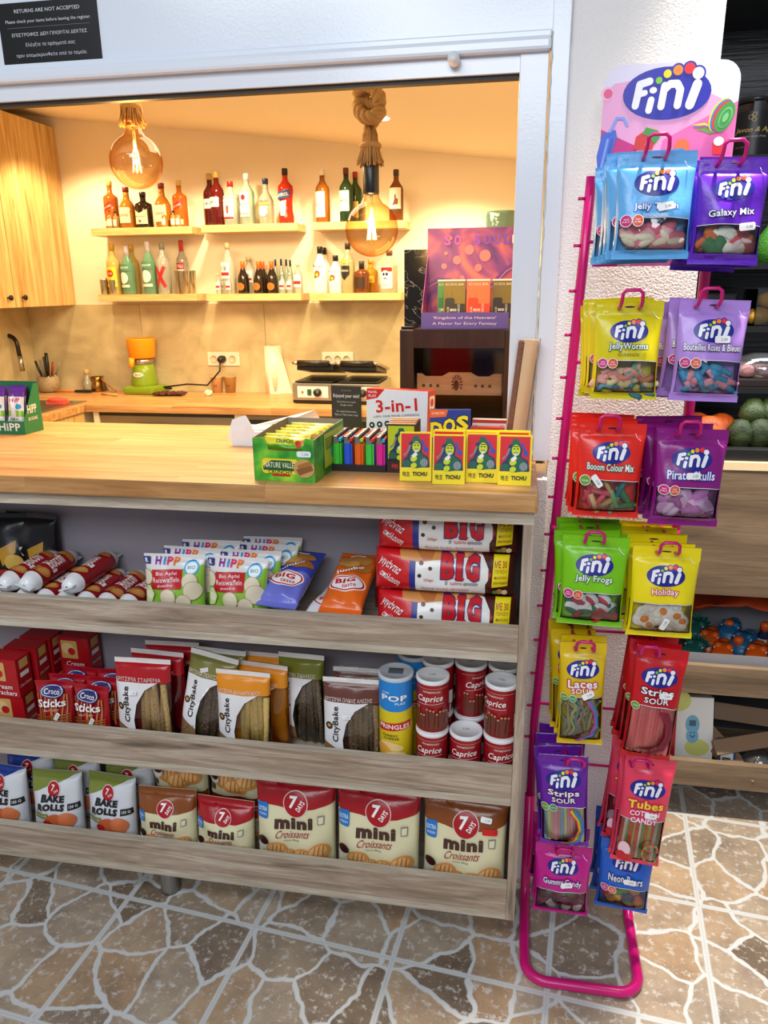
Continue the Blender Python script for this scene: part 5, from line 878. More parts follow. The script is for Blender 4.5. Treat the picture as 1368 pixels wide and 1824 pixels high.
# ---- big croissant flow packs lying along the shelf
CRW = .29
def bigc(seed):
    b = Bag(CRW, .088, .036, .03, seal=(0, 0), seed=seed, pw=.36, px=4.5, cx=.5, wr=.0015, nu=25, heavy=.1, pull=0); A = Art(CRW, .088)
    A.R(film('#cf1a22'), .0, 0, .30, 1); A.R('#262c86', .26, .0, .305, 1); A.P(film('#eceae6'), [(.305, .0), (.82, .0), (.82, .92), (.7, 1), (.305, .94)]); A.P(film('#4a1812'), [(.80, 0), (1, 0), (1, 1), (.77, 1), (.80, .8), (.84, .5), (.80, .28)])
    A.P('#d08a48', [(.18, 1), (.20, .78), (.34, .74), (.46, .80), (.60, .86), (.72, .90), (.78, 1)]); A.P('#b36a30', [(.3, 1), (.36, .78), (.42, .8), (.44, 1)]); A.P('#e0aa6c', [(.55, 1), (.58, .88), (.66, .9), (.7, 1)])
    A.E('#4a1d14', .335, .42, .014); A.E('#4a1d14', .41, .60, .014); A.E('#6b2f20', .345, .72, .016)
    for ch, x, wd in (('B', .535, .095), ('I', .618, .04), ('G', .71, .095)):
        A.T('#c8141c', ch, x, .66, wd, .60, b=.13, ol=('#2a2a78', .05), rot=-.02)
        if ch == 'I': 
            for yy in (.39, .93): A.R('#c8141c', x-.034, yy-.03, x+.034, yy+.03)
    A.T('#1f1f22', 'το', .525, .27, .02, .08, sh=.2, b=.03); A.T('#c8141c', 'τεράστιο', .595, .27, .09, .10, sh=.2, b=.04); A.T('#1f1f22', 'κρουασάν', .70, .28, .1, .11, sh=.2, b=.04)
    A.T('#c8141c', '250g℮', .40, .32, .07, .08, b=.02); A.T('#a8341e', 'PRALINE FILLING CROISSANT', .52, .12, .34, .06)
    A.P('#f2de14', [(.845, .22), (.955, .26), (.965, .98), (.855, .98)]); A.T('#b3201c', 'ΜΕ 30', .905, .76, .085, .17, b=.04); A.T('#8a2a1c', 'ΓΕΜΙΣΗ', .905, .60, .08, .08); A.T('#8a2a1c', 'πραλίνα', .905, .46, .085, .09, sh=.2, b=.02); A.T('#8a2a1c', 'φουντουκιού', .905, .34, .095, .09, sh=.2, b=.02)
    A.E('#b9854a', .90, .12, .022); A.E('#e8d8b0', .935, .10, .02); A.E('#5a8a3a', .87, .1, .02, .05)
    A.T('#f4efec', 'γιγάντια', .12, .62, .17, .26, sh=.2, b=.04, rot=-.5); A.T('#f4efec', 'απόλαυση', .12, .32, .16, .2, sh=.2, b=.03, rot=-.5)
    return pack('croissant_pack', b, A, film('#c41a22'), film('#4a1812'))
c0 = bigc(41); sp_ = [((702, 922), 1110, .036, 0, (R_(-22), R_(0), 0)), ((682, 922), 1062, .060, 1, (R_(-12), R_(0), R_(-1))), ((706, 922), 992, .072, 2, (R_(-6), 0, R_(1)))]
xr = -.022
for i, (z, y, dx, lb, rx) in enumerate(((S1+.002, .052, .0, 'bottom one of the stacked red and brown giant croissant packs', -16), (S1+.0905, .072, -.006, 'middle one of the stacked red and brown giant croissant packs', -10), (S1+.179, .084, .0, 'topmost of the stacked red and brown giant croissant packs', -6))):
    o = c0 if i == 0 else inst(c0); place(o, xr-CRW/2-.004+dx, y+.018, z, (R_(rx), 0, 0)); tag(o, lb, 'croissant', 'giant croissant packs on the top shelf')
for i, (dz, y) in enumerate(((.002, .165), (.092, .178))):
    o = inst(c0); place(o, xr-CRW/2-.03+.012*i, y+.02, S1+dz, (R_(-4), 0, 0)); tag(o, ('lower', 'upper')[i]+' red giant croissant pack in the back row of the stack', 'croissant', 'giant croissant packs on the top shelf')
# ---- middle shelf: cracker boxes
def carton(w, d, h, col, art, name='cracker_box'):
    mb = MB(); mb.box((-w/2, 0, 0), (w/2, d, h), col, .0008)
    if art: art.onto(mb, shifted(plane_surf(), -w/2))
    return mb
CRD = m('#b0121c', .3); A = Art(.085, .1); A.R('#d8a860', .08, .42, .62, .92, .04); A.E('#e8c88a', .3, .7, .2, .16); A.E('#c01a24', .42, .62, .12); A.T('#f6ece6', 'Cream', .5, .28, .6, .13, sh=.3, b=.03); A.T('#f6ece6', 'Crackers', .55, .12, .75, .13, sh=.3, b=.03)
mb = carton(.085, .05, .1, CRD, A); A = Art(.05, .1); A.R('#f2f0ee', .2, .5, .8, .62); A.T('#f6ece6', 'Cream Crackers', .5, .3, .8, .08, sh=.3); A.R('#d8a860', .2, .72, .8, .95); A.onto(mb, plane_surf(Matrix.Translation((.0425, 0, 0)) @ Matrix.Rotation(R_(90), 4, 'Z'))); cb0 = mb.build('cracker_box')
p = at(20, 1285, 'y', .05)
for i, (dx, y, dz, lb) in enumerate(((-.012, .062, 0, 'lower red cracker box of the front stack'), (-.01, .058, .1008, 'upper red cracker box of the front stack'), (-.002, .12, 0, 'lower red cracker box of the second stack'), (.0, .118, .1008, 'upper red cracker box of the second stack'), (.0, .175, 0, 'lower red cracker box of the back stack'), (.002, .176, .1008, 'upper red cracker box of the back stack'), (.10, .19, .0, 'red cracker box lying dark behind the pretzel sticks'), (.10, .19, .1008, 'upper red cracker box dark behind the pretzel sticks'))):
    o = cb0 if i == 0 else inst(cb0); place(o, p[0]+dx, y, S2+dz, (0, 0, R_((2, -3, 1, 2, 0, -1, 3, -2)[i]))); tag(o, lb, 'box', 'red cracker boxes on the middle shelf')
def croco(w, h):
    b = Bag(w, h, .016, seal=(.008, .012), seed=51, pull=.06); A = Art(w, h); q = random.Random(4)
    for k in range(9): x = .15+.085*k; A.S('#c9803f', [(x+q.uniform(-.06, .06), .25), (x+q.uniform(-.08, .08), .80)], .035)
    for k in range(4): A.S('#a85f28', [(.05, .3+.05*k), (.95, .36+.04*k)], .035)
    A.E('#2a2a6a', .5, .855, .31, .11); A.E('#dfe0ea', .5, .855, .285, .095); A.E('#2a2a6a', .5, .855, .265, .085); A.T('#f4f2f0', 'Croco', .5, .855, .42, .09, b=.03); A.T('#f4f2f0', 'Sticks', .5, .68, .72, .13, b=.06, ol=('#8a1018', .05), rot=.02); A.T('#e8c8c0', 'SALT · SALT', .5, .565, .4, .03)
    o = pack('pretzel_bag', b, A, film('#a81020')); price(o, b.surf(), w*.62, h*.45, .022, 1.0, '1.00'); return o
x, w, h = dims(52, 116, 1206, .035, S2); k0 = croco(w, h); place(k0, x, .055, S2, (R_(-6), 0, R_(8))); tag(k0, 'left front red pretzel sticks bag with tilted price sticker', 'bag', 'pretzel stick bags on the middle shelf')
x2, _, _ = dims(117, 186, 1212, .035, S2)
for i, (xx, y, rz, dz, lb) in enumerate(((x2, .055, -4, 0, 'right front red pretzel sticks bag next to the breadsticks'), (x+.012, .095, 4, .0, 'second red pretzel bag behind the left front one'), (x2+.01, .095, 2, .0, 'second red pretzel bag behind the right front one'), (x+.02, .135, -5, .0, 'third red pretzel bag behind the left front one'), (x2+.018, .135, 5, .0, 'third red pretzel bag behind the right front one'))): o = inst(k0, label=lb, skip=('price',) if i > 1 else ()); place(o, xx, y, S2, (R_(-3), 0, R_(rz)))
# ---- breadsticks
def citybake(x0, x1, yt, Y, topcol, stick, speck, name, seed, label, tilt=-5, rz=0, sticker=None, more=(), z0=None, roll_=0):
    x, w, h = dims(x0, x1, yt, Y, S2); b = Bag(w, h, .024, .02, seal=(.008, .012), seed=seed, pw=.3, cx=.42, pull=.03, wr=.0015); A = Art(w, h)
    A.R(film(topcol), 0, .755, 1, .945); A.R(film('#e9e5e2'), 0, .945, 1, 1); A.P(film('#eae8ea'), [(0, .1), (.40, .1), (.36, .34), (.42, .52), (.58, .68), (.80, .757), (0, .757)]); A.P(film('#8a6a4a'), [(0, 0), (.43, 0), (.39, .20), (.2, .25), (0, .31)])
    q = random.Random(seed)
    for k in range(26): A.E('#5a4028' if k % 2 else '#b39468', q.uniform(.02, .36), q.uniform(.1, .23), .012, up=0)
    A.k += 1; A.T('#2a2422', 'CityBake', .25, .515, .40*h/w, .085*w/h*1.6, rot=pi/2, b=.05); A.E('#2a2422', .12, .49, .065); A.R('#c9924a', .09, .475, .15, .51); A.T('#e8d8d0', name, .45, .79, .82, .042, b=.01)
    if sticker: A.P('#dcd4d4', [(.3, .84), (.46, .87), (.48, .83), (.34, .80)])
    mb = MB(); b.mesh(mb, clear('#ffffff', .12), film(topcol)); A.onto(mb, b.surf()); o = mb.build('breadstick_bag'); sm = m(stick, .75, .9, bs=160, var=.35)
    for k in range(6):
        mb = MB(); sx = -.02*w+w*.085*k; dx = q.uniform(-.006, .006); y = -.004-.006*(k % 2); mb.tube([(sx-dx, y, .008), (sx, y+q.uniform(-.002, .002), h*.35), (sx+dx, y, h*.735)], .0068*w/.12, sm, 8)
        if speck:
            for j in range(16): a = q.uniform(-1.3, 1.3); zz = q.uniform(.2, .72)*h; xx = sx-dx+2*dx*zz/(h*.735); mb.ball((xx+.0068*math.sin(a), y-.0068*math.cos(a), zz), .0011, m(speck, .6), 3)
        mb.build('breadstick', o)
    if sticker == 1 or (sticker and sticker != 2): pass
    place(o, x, Y+.026, S2+.0004+abs(math.sin(R_(roll_)))*w/2, (R_(tilt), R_(roll_), R_(rz))); tag(o, label, 'breadsticks', 'breadstick bags on the middle shelf')
    for i, (dx, dy, dz, r2, lb) in enumerate(more): c = inst(o, label=lb, skip=('breadstick', 'price')); place(c, x+dx, Y+.026+dy, S2+.0004, (R_(tilt*.3), R_(roll_*.5), R_(r2)))
    return o, b, w, h
o, b, w, h = citybake(190, 289, 1170, .035, '#b31420', '#c9a468', '#3a2a1e', 'ΚΡΙΤΣΙΝΙΑ ΣΤΑΡΕΝΙΑ', 61, 'red topped breadstick bag with price sticker, leftmost of the breadsticks', rz=2, more=((.015, .055, 0, -3, 'second red topped breadstick bag, behind the front one'), (.03, .105, 0, 2, 'third red topped breadstick bag, at the back')))
price(o, b.surf(), w*.38, h*.66, .02, .1, '1.50')
citybake(296, 386, 1168, .045, '#7d7a3a', '#6a5240', '#c9b894', 'ΚΡΙΤΣΙΝΙΑ ΠΟΛΥΣΠΟΡΑ', 62, 'olive topped seeded breadstick bag tilted to the right', tilt=-9, rz=-6, sticker=1, roll_=8, more=((.02, .055, 0, 3, 'second olive topped breadstick bag, in the dark behind the tilted one'),))
citybake(374, 473, 1190, .035, '#e8901c', '#e0bd6c', None, 'ΚΡΙΤΣΙΝΙΑ ΚΑΛΑΜΠΟΚΙΟΥ', 63, 'orange topped corn breadstick bag at the front', rz=-2, tilt=-3, more=((.03, .05, 0, -7, 'second orange topped breadstick bag, behind the front one'), (.035, .1, 0, -3, 'third orange topped breadstick bag, at the back')))
citybake(487, 571, 1160, .115, '#7a7d2a', '#75604a', '#c9b48a', 'ΚΡΙΤΣΙΝΙΑ ΣΙΚΑΛΕΩΣ', 64, 'olive green topped rye breadstick bag set back behind an empty spot', tilt=-3, rz=-3)
o, b, w, h = citybake(568, 675, 1205, .04, '#6a3a30', '#8a7050', '#d8c8a0', 'ΚΡΙΤΣΙΝΙΑ ΟΛΙΚΗΣ ΑΛΕΣΗΣ', 65, 'brown topped wholegrain breadstick bag with price sticker', rz=1, tilt=-4, more=((.012, .06, 0, 2, 'second brown topped breadstick bag, behind the front one'),))
price(o, b.surf(), w*.44, h*.62, .02, .05, '1.50')
# ---- cans
def tin_can(r, h, col, artf, lid, name, rim=True):
    mb = MB(); n = 32; mb.lathe([(.0, 0), (r*.97, 0), (r, .002), (r, h-.006)], m(col, .28), n, cap=False); A = Art(pi*r, h, .0001, .0003); artf(A); A.onto(mb, shifted(cyl_surf(r, 0, n), -pi*r/2)); mb.lathe([(r*1.0, 0), (r*1.015, .001), (r*1.015, .004), (r, .005)], STEEL if rim else m('#e6e6e6', .4), n, cap=False); o = mb.build(name)
    mb = MB(); mb.lathe([(r*1.03, h-.009), (r*1.045, h-.008), (r*1.045, h-.001), (r*1.02, h), (r*.9, h), (r*.88, h-.0012), (0, h-.0012)], m(lid, .35), n, cap=False); mb.build('lid', o); return o
def pringle(A):
    A.E('#1f86d8', .5, .75, .62, .07); A.R('#1f86d8', 0, .75, 1, .97); A.T('#f4f6fa', 'POP', .5, .81, .5, .055, b=.08, ol=('#1a4a9a', .05)); A.T('#ffffff', 'PLAY', .62, .76, .2, .02, b=.04); A.T('#ffffff', 'SCAN', .34, .86, .14, .018)
    A.P('#c8161e', [(.16, .555), (.84, .585), (.84, .51), (.16, .48)]); A.T('#f6f2ec', 'PRINGLES', .5, .533, .6, .045, rot=.02, b=.05); A.T('#3a2f10', 'CHEESY', .42, .445, .3, .022, b=.04); A.T('#3a2f10', 'CHEESE', .44, .415, .3, .022, b=.04)
    A.E('#f0c98a', .44, .34, .24, .04, rot=-.2); A.E('#e6a83a', .26, .30, .16, .05); A.E('#f4d89a', .52, .25, .2, .04)
def caprice(A):
    A.R('#8c1019', 0, .02, 1, .12); A.T('#f2e6dc', 'ΠΑΠΑΔΟΠΟΥΛΟΥ', .5, .80, .36, .035, b=.03); A.S('#e6c8a0', [(.1, .86), (.9, .86)], .006); A.T('#f4ece4', 'Caprice', .46, .66, .54, .15, sh=.25, b=.05, rot=.04); A.S('#f4ece4', [(.2, .555), (.74, .585)], .008)
    q = random.Random(2)
    for k in range(11): x = .2+.055*k; y1 = q.uniform(.34, .5); A.S('#6a3524', [(x+.02*(k % 3-1), .12), (x+.02*(k-5)*.25, y1)], .05); A.E('#c9966a', x+.02*(k-5)*.25, y1+.01, .022, .018)
    A.R('#e8e0da', .88, .25, .97, .5)
rP = .0375; p = at(707, 1215, 'y', .075); hP = .25
pr = tin_can(rP, hP, '#e9cf1c', pringle, '#c9cfd8', 'crisp_tube'); place(pr, p[0], .062, S2, (0, 0, R_(2))); tag(pr, 'yellow crisp tube with blue top standing left of the wafer tins', 'crisps', 'crisp tubes on the middle shelf')
A = Art(.03, .02); mb = MB(); mb.box((-.016, -.012, hP-.0008), (.016, .012, hP-.0003), m('#5f656c', .5)); mb.build('lid_print', pr)
def pr2(A): A.R('#2a3f9a', 0, .0, 1, 1); pringle(A)
o = inst(pr); place(o, p[0]+.028, .158, S2, (0, 0, R_(-30))); tag(o, 'second crisp tube with blue top, behind the yellow front one', 'crisps')
cw = .0345; hc = .1255; c0 = tin_can(cw, hc, '#a01420', caprice, '#eef0f2', 'wafer_tin', False); first = True
mb = MB(); A = Art(.03, .012, .0002, .0003); A.T('#8a8d92', '3.80', .5, .5, .5, .6); A.onto(mb, shifted(plane_surf(Matrix.Translation((0, 0, hc-.0005)) @ Matrix.Rotation(R_(-90), 4, 'X')), -.015, -.006)); mb.build('lid_print', c0)
xa = at(767, 1330, 'y', .025)[0]; cols_ = [xa, xa+.0735, xa+.147]
lbs = {}
for col in range(3):
    for row in range(3):
        for lay in range(2):
            if row == 0 and lay == 1 and col == 1: continue
            o = c0 if first else inst(c0); first = False; place(o, cols_[col]+(.004 if row else 0), .056+.0735*row, S2+(hc+.0006)*lay, (0, 0, R_((0, 3, 14, -25, 40, -15)[(col+2*row+lay) % 6] if row or col != 1 else 4)))
            tag(o, f'red wafer roll tin in the {("upper", "lower")[1-lay]} layer, {("front", "middle", "back")[row]} row, {("left", "middle", "right")[col]} column of the tins', 'wafer tin', 'red wafer roll tins')
# ---- bottom shelf
def bake(w, h, c, seed):
    b = Bag(w, h, .034, .028, seal=(.006, .010), seed=seed, pw=.40, cx=.40, pull=.04); A = Art(w, h); A.P(film(c), [(0, 1), (1, 1), (1, .99), (0, .70)]); A.E('#f0eef0', .52, .785, .145); A.E('#b3121e', .52, .785, .135); A.T('#ffffff', '7', .50, .80, .075, .085, b=.05, sh=.1); A.T('#ffffff', 'DAYS', .575, .765, .1, .03, rot=.5, b=.03)
    A.T('#17181a', 'BAKE', .51, .66, .46, .10, b=.14, sh=.1); A.T('#17181a', 'ROLLS', .47, .54, .54, .10, b=.14, sh=.1); A.R('#17181a', .80, .50, .99, .59, 0, .05); A.T('#f2f2f2', '150 G', .895, .545, .14, .04, rot=.05, b=.03); A.R(c, .1, .37, .40, .45); A.T('#f2f2e6', 'TOMATO & OLIVE', .25, .41, .26, .03); A.T('#444444', 'FLAVOUR', .18, .475, .2, .02)
    A.E('#c8643a', .55, .345, .22, .10, rot=.1); A.E('#d8784a', .78, .365, .17, .11, rot=-.3); A.E('#b3201c', .38, .29, .1, .06); A.P(film('#e3e4e8'), [(0, 0), (1, 0), (1, .035), (0, .035)])
    return pack('bake_rolls_bag', b, A, film('#dcdee4'), film('#c9cbd2'))
bo = [bake(.132, .18, '#7f8a3a', 71), bake(.132, .18, '#1f3f9a', 72)]
x, w, h = dims(34, 128, 1372, .035, S3); x2, w2, h2 = dims(130, 226, 1374, .04, S3); x3, w3, h3 = dims(-64, 32, 1368, .035, S3)
used = [0, 0]
for k, xx, y, rz, rx, lb in ((0, x, .07, 3, -6, 'white and olive bread crisp bag, left of the two front ones'), (0, x2, .075, -4, -7, 'white and olive bread crisp bag, right of the two front ones'), (0, x+.012, .15, -2, -2, 'olive bread crisp bag in the dark behind the left front one'), (0, x2+.014, .155, 3, -2, 'olive bread crisp bag in the dark behind the right front one'), (1, x3, .07, -3, -6, 'white and blue bread crisp bag at the left edge'), (1, x3+.03, .15, 2, -2, 'blue bread crisp bag behind the one at the left edge')):
    o = bo[k] if not used[k] else inst(bo[k]); used[k] = 1; place(o, xx, y, S3, (R_(rx), 0, R_(rz))); o.scale = (1, 1, h/.18); tag(o, lb, 'bag', 'bread crisp bags on the bottom shelf')
def croiss(A, x, y, s, rot=0):
    A.E('#d8924a', x, y, .13*s, .085*s, rot); A.E('#eab878', x-.01*s, y+.01*s, .10*s, .055*s, rot); 
    for k in (-1, 0, 1): A.S('#b9702e', [(x+.05*s*k-.01, y-.05*s), (x+.045*s*k+.012, y+.06*s)], .012*s)
def mini7(w, h, c, seed, fill='cocoa filling'):
    b = Bag(w, h, .036, .03, seal=(.006, .012), seed=seed, pw=.40, cx=.40, pull=.03, wr=.0024); A = Art(w, h); t = .055 if w < .17 else 0; kr = .135 if w < .17 else .15
    A.P(film(c), [(0, .77-t), (.4, .72-t), (.75, .73-t), (1, .79-t), (1, 1), (0, 1)])
    if fill:
        A.E('#e8d8d4', .52, .775-t*.5, kr+.01); A.E('#b0111d', .52, .775-t*.5, kr); A.T('#ffffff', '7', .49, .795-t*.5, .10, .13, b=.08, sh=.1); A.T('#ffffff', 'DAYS', .585, .765-t*.5, .13, .055, rot=1.0, b=.06)
        A.T('#4a2a22', 'mini', .50, .575-t, .48, .13, b=.13); A.T('#a02430', 'Croissants', .49, .455-t, .42, .085, sh=.45, b=.004, rot=.03); A.T('#4a3a30', fill, .47, .385-t, .19, .024); A.R('#2379c8', .03, .60-t, .17, .77-t, .03); A.T('#e9f1fa', 'EXTRA', .1, .70-t, .115, .045, b=.03); A.T('#e9f1fa', 'FRESH', .1, .645-t, .1, .025)
        A.P('#8a8068', [(.80, .56-t), (.88, .57-t), (.885, .67-t), (.80, .66-t)]); A.P('#e6e2c4', [(.81, .57-t), (.87, .58-t), (.873, .655-t), (.81, .645-t)])
        A.E('#d8d4cc', .1, .29, .075, .05); A.E('#3a1512', .1, .345, .07, .055); croiss(A, .28, .27, 1.1, .3); croiss(A, .45, .23, .8); croiss(A, .63, .23, 1.0, -.2); croiss(A, .82, .28, 1.1, .3)
    else:
        A.R(film(c), 0, 0, 1, .16); A.R('#5a5038', .04, .24, .14, .34); croiss(A, .34, .46, 1.6, .3); croiss(A, .56, .38, 1.7); croiss(A, .78, .48, 1.5, -.3); A.E('#e8e2d8', .16, .50, .1, .09); A.E('#3a1512', .16, .54, .09, .06)
    return pack('croissant_bag', b, A, film('#e6dfb6'), film('#b8a878'))
m7 = {}
def put7(key, x0, x1, yt, Y, c, seed, label, rz=0, rx=-6, sy=None, zb=None, fl=False):
    zb = S3 if zb is None else zb; x, w, h = dims(x0, x1, yt, Y, zb)
    if key not in m7: m7[key] = (mini7(w, h, c, seed), w, h); o = m7[key][0]
    else: o = inst(m7[key][0]); o.scale = (w/m7[key][1], 1, h/m7[key][2])
    place(o, x, Y+.038, zb, (R_(rx), 0, R_(rz))); tag(o, label, 'croissants', 'mini croissant bags on the bottom shelf'); return o
put7('br', 231, 333, 1405, .033, '#8a4a1e', 81, 'small brown and cream mini croissant bag standing at the front', 2)
put7('rd', 336, 440, 1423, .033, '#a8121e', 82, 'small red and cream mini croissant bag beside the brown one', -2)
put7('RL', 444, 588, 1392, .033, '#a8121e', 83, 'large red and cream mini croissant bag, left of the two', 3)
put7('RL', 590, 744, 1408, .03, '#a8121e', 83, 'large red and cream mini croissant bag, right of the two', -1)
o = put7('BL', 749, 905, 1428, .026, '#8a4a1e', 84, 'large brown and cream mini croissant bag in the right corner', -2)
price(o, Bag(.2, .2, .036).surf(), .145, .18, .024, -.1, '5.10', off=.008) if 0 else None
bL = m7['BL']; b84 = Bag(bL[1], bL[2], .036, .03, seal=(.006, .012), seed=84, pw=.40, cx=.40, pull=.03, wr=.0024); price(o, b84.surf(), bL[1]*.76, bL[2]*.86, .026, -.1, '5.10')
mb = MB(); A = Art(1, 1, .0002, .003); A.R('#d8201c', bL[1]*.72, bL[2]*.70, bL[1]*.9, bL[2]*.765, .003); A.onto(mb, b84.surf()); mb.build('red_sticker', o)
# packs lying upside down on the small ones
for i, (x0, x1, key, c, lb) in enumerate(((236, 336, 'br', '#8a4a1e', 'brown croissant bag lying on top of the small brown one, croissant picture showing'), (342, 438, 'rd', '#a8121e', 'red croissant bag lying on top of the small red one, croissant picture showing'))):
    f = m7[key]; o = mini7(f[1]*.97, .15, c, 91+i, None); xx = f[0].location; place(o, xx.x+.008, .150, S3+.107, (R_(-4), 0, R_(-2))); tag(o, lb, 'croissants', 'mini croissant bags on the bottom shelf')
    o2 = inst(f[0]); o2.scale = (1, .8, .62); place(o2, xx.x+.008, .150, S3, (0, 0, R_(2))); tag(o2, lb.split(' croissant')[0]+' slumped mini croissant bag hidden under the one showing its croissant picture', 'croissants', 'mini croissant bags on the bottom shelf')
# ------------------------------------------------------------------ magenta wire stand of hanging sweets
st = empty('sweets_stand', (.15, .15, 0)); tag(st, 'tall magenta metal floor stand with hooks and a rounded header board', 'stand')
SX = lambda z: -.012+.0285*z/1.49      # the uprights lean a little to the right
TB = m('#c90d70', .3); LX, RX_ = .040, .283; YU = .185
def lx(z): return float(np.interp(z, [0, .5, 1.5, 1.7], [.028, .029, .073, .081]))
def rx(z): return float(np.interp(z, [0, .5, 1.06, 1.7], [.272, .276, .296, .299]))
mb = MB(); pts = []
def arc(c, r, a0, a1, n=8): return [(c[0]+r*math.cos(R_(a0+(a1-a0)*i/n)), c[1]+r*math.sin(R_(a0+(a1-a0)*i/n)), .0125) for i in range(n+1)]
pts = [(lx(0), YU, .30), (lx(0), YU, .06), (lx(0), YU-.02, .025), (lx(0), YU-.05, .0125), ((lx(0)-.002), .02, .0125)]+arc((lx(0)+.046, -.018), .048, 180, 270)[1:]+arc((rx(0)-.049, -.018), .048, 270, 360)+[(rx(0)-.001, .02, .0125), (rx(0), YU-.05, .0125), (rx(0), YU-.02, .025), (rx(0), YU, .06), (rx(0), YU, .30)]
mb.tube(pts, .0115, TB, 12); part('base_frame', mb, st)
for fx in (lx, rx): mb = MB(); mb.tube([(fx(z), YU, z) for z in (.28, .5, .8, 1.0, 1.5, 1.66)], .0098, TB, 12); mb.lathe([(.0108, .0), (.0108, .02)], TB, 12, Matrix.Translation((fx(.97), YU, .96))); part('upright', mb, st)
for z in (.40, .55, .74, .93, 1.12, 1.32, 1.545): mb = MB(); mb.tube([(lx(z), YU-.004, z), (rx(z), YU-.004, z)], .0032, TB, 8); part('cross_wire', mb, st)
for z in np.arange(.46, 1.66, .083): mb = MB(); mb.tube([(lx(z)-.008, YU-.004, z), (lx(z)-.021, YU-.005, z)], .003, TB, 8); part('peg', mb, st)
# header board
a, b = at(1066, 300, 'y', YU-.01), at(1318, 150, 'y', YU-.01); zt = at(1190, 112, 'y', YU-.01)[2]; bx0, bx1, bz0 = a[0], b[0], 1.50; W2, H2 = bx1-bx0, zt-bz0
bd = Art(W2, H2, .00015, .0002); q = lambda px, py: ((at(px, py, 'y', YU-.01)[0]-bx0)/W2, (at(px, py, 'y', YU-.01)[2]-bz0)/H2)
bd.R('#e4def2', 0, 0, 1, 1, .14); bd.P('#f2a8d2', [(0, .0), (1, .0), (1, q(1312, 190)[1]), q(1262, 165), q(1150, 140), q(1095, 150), (0, q(1058, 172)[1])]); bd.P('#ec6fb0', [q(1180, 250), q(1245, 215), (1, q(1312, 180)[1]), (1, 0), (.3, 0)]); bd.P('#d0107e', [(0, q(1058, 232)[1]), q(1098, 245), q(1135, 262), q(1115, 330), (0.2, 0), (0, 0)])
bd.E('#f6c0d8', *q(1081, 168), .048); bd.E('#f04a86', *q(1083, 168), .034)
bd.fini(*q(1187, 167), .325, '#1a1fa8')
bd.P('#3a62d0', [q(1064, 310), q(1062, 280), q(1072, 240), q(1096, 232), q(1098, 245), q(1085, 285), q(1078, 320)]); bd.S('#7aa0ea', [q(1070, 300), q(1082, 250)], .02); bd.S('#2a4ab0', [q(1076, 305), q(1090, 250)], .014); bd.S('#7aa0ea', [q(1086, 236), q(1098, 212), q(1110, 212), q(1116, 224)], .02)
bd.P('#d8262a', [q(1127, 268), q(1132, 245), q(1145, 236), q(1166, 252), q(1160, 268)]); bd.P('#3a9a3a', [q(1143, 240), q(1150, 228), q(1172, 234), q(1174, 246), q(1165, 258), q(1155, 244)])
bd.P('#f0e02a', [q(1230, 224), q(1254, 220), q(1275, 232), q(1270, 236), q(1250, 226)]); bd.P('#3a7ad0', [q(1231, 227), q(1254, 224), q(1275, 234), q(1262, 236)]); bd.P('#d83a2a', [q(1232, 229), q(1254, 227), q(1272, 236), q(1250, 231)]); bd.P('#4ab04a', [q(1235, 232), q(1254, 230), q(1272, 236), q(1264, 240), q(1250, 235)])
bd.E('#f0e02a', *q(1282, 207), .075, .085, rot=-.4); bd.E('#3a7ad0', *q(1284, 208), .072, .082, rot=-.4); bd.E('#d83a2a', *q(1286, 209), .068, .078, rot=-.4); bd.E('#3f9a48', *q(1289, 210), .062, .075, rot=-.4); bd.E('#7ac87a', *q(1290, 211), .042, .052, rot=-.4); bd.E('#3f9a48', *q(1290, 211), .035, .044, rot=-.4); bd.E('#7ac87a', *q(1290, 211), .018, .024, rot=-.4)
bd.E('#f2743a', *q(1213, 262), .055, .035); bd.P('#e8242e', [q(1267, 276), q(1268, 254), q(1287, 254), q(1286, 276)]); bd.E('#f2f0f4', *q(1278, 253), .038, .022)
mb = MB(); mxb = Matrix.Translation((bx0, YU-.0125, bz0)); P = []
r = .14*W2
for sx, sz, a0 in ((W2-r, H2-r, 0), (r, H2-r, 90), (r*.2, r*.2, 180), (W2-r*.2, r*.2, 270)):
    rr = r if sz > r else r*.2
    for k in range(7): an = R_(a0+15*k); P.append((sx+rr*math.cos(an), sz+rr*math.sin(an)))
n = len(P); WB = m('#f0eef4', .35); mb.add([(x, 0, z) for x, z in P]+[(x, .0025, z) for x, z in P], [list(range(n)), list(range(2*n-1, n-1, -1))]+[(i, i+n, (i+1) % n+n, (i+1) % n) for i in range(n)], WB, mx=mxb)
bd.L[0] = (bd.L[0][0], np.array(P), [list(range(n))], bd.L[0][3]); 
P2 = [(x, z) for x, z in P]
bd.onto(mb, plane_surf(mxb)); part('header_board', mb, st)
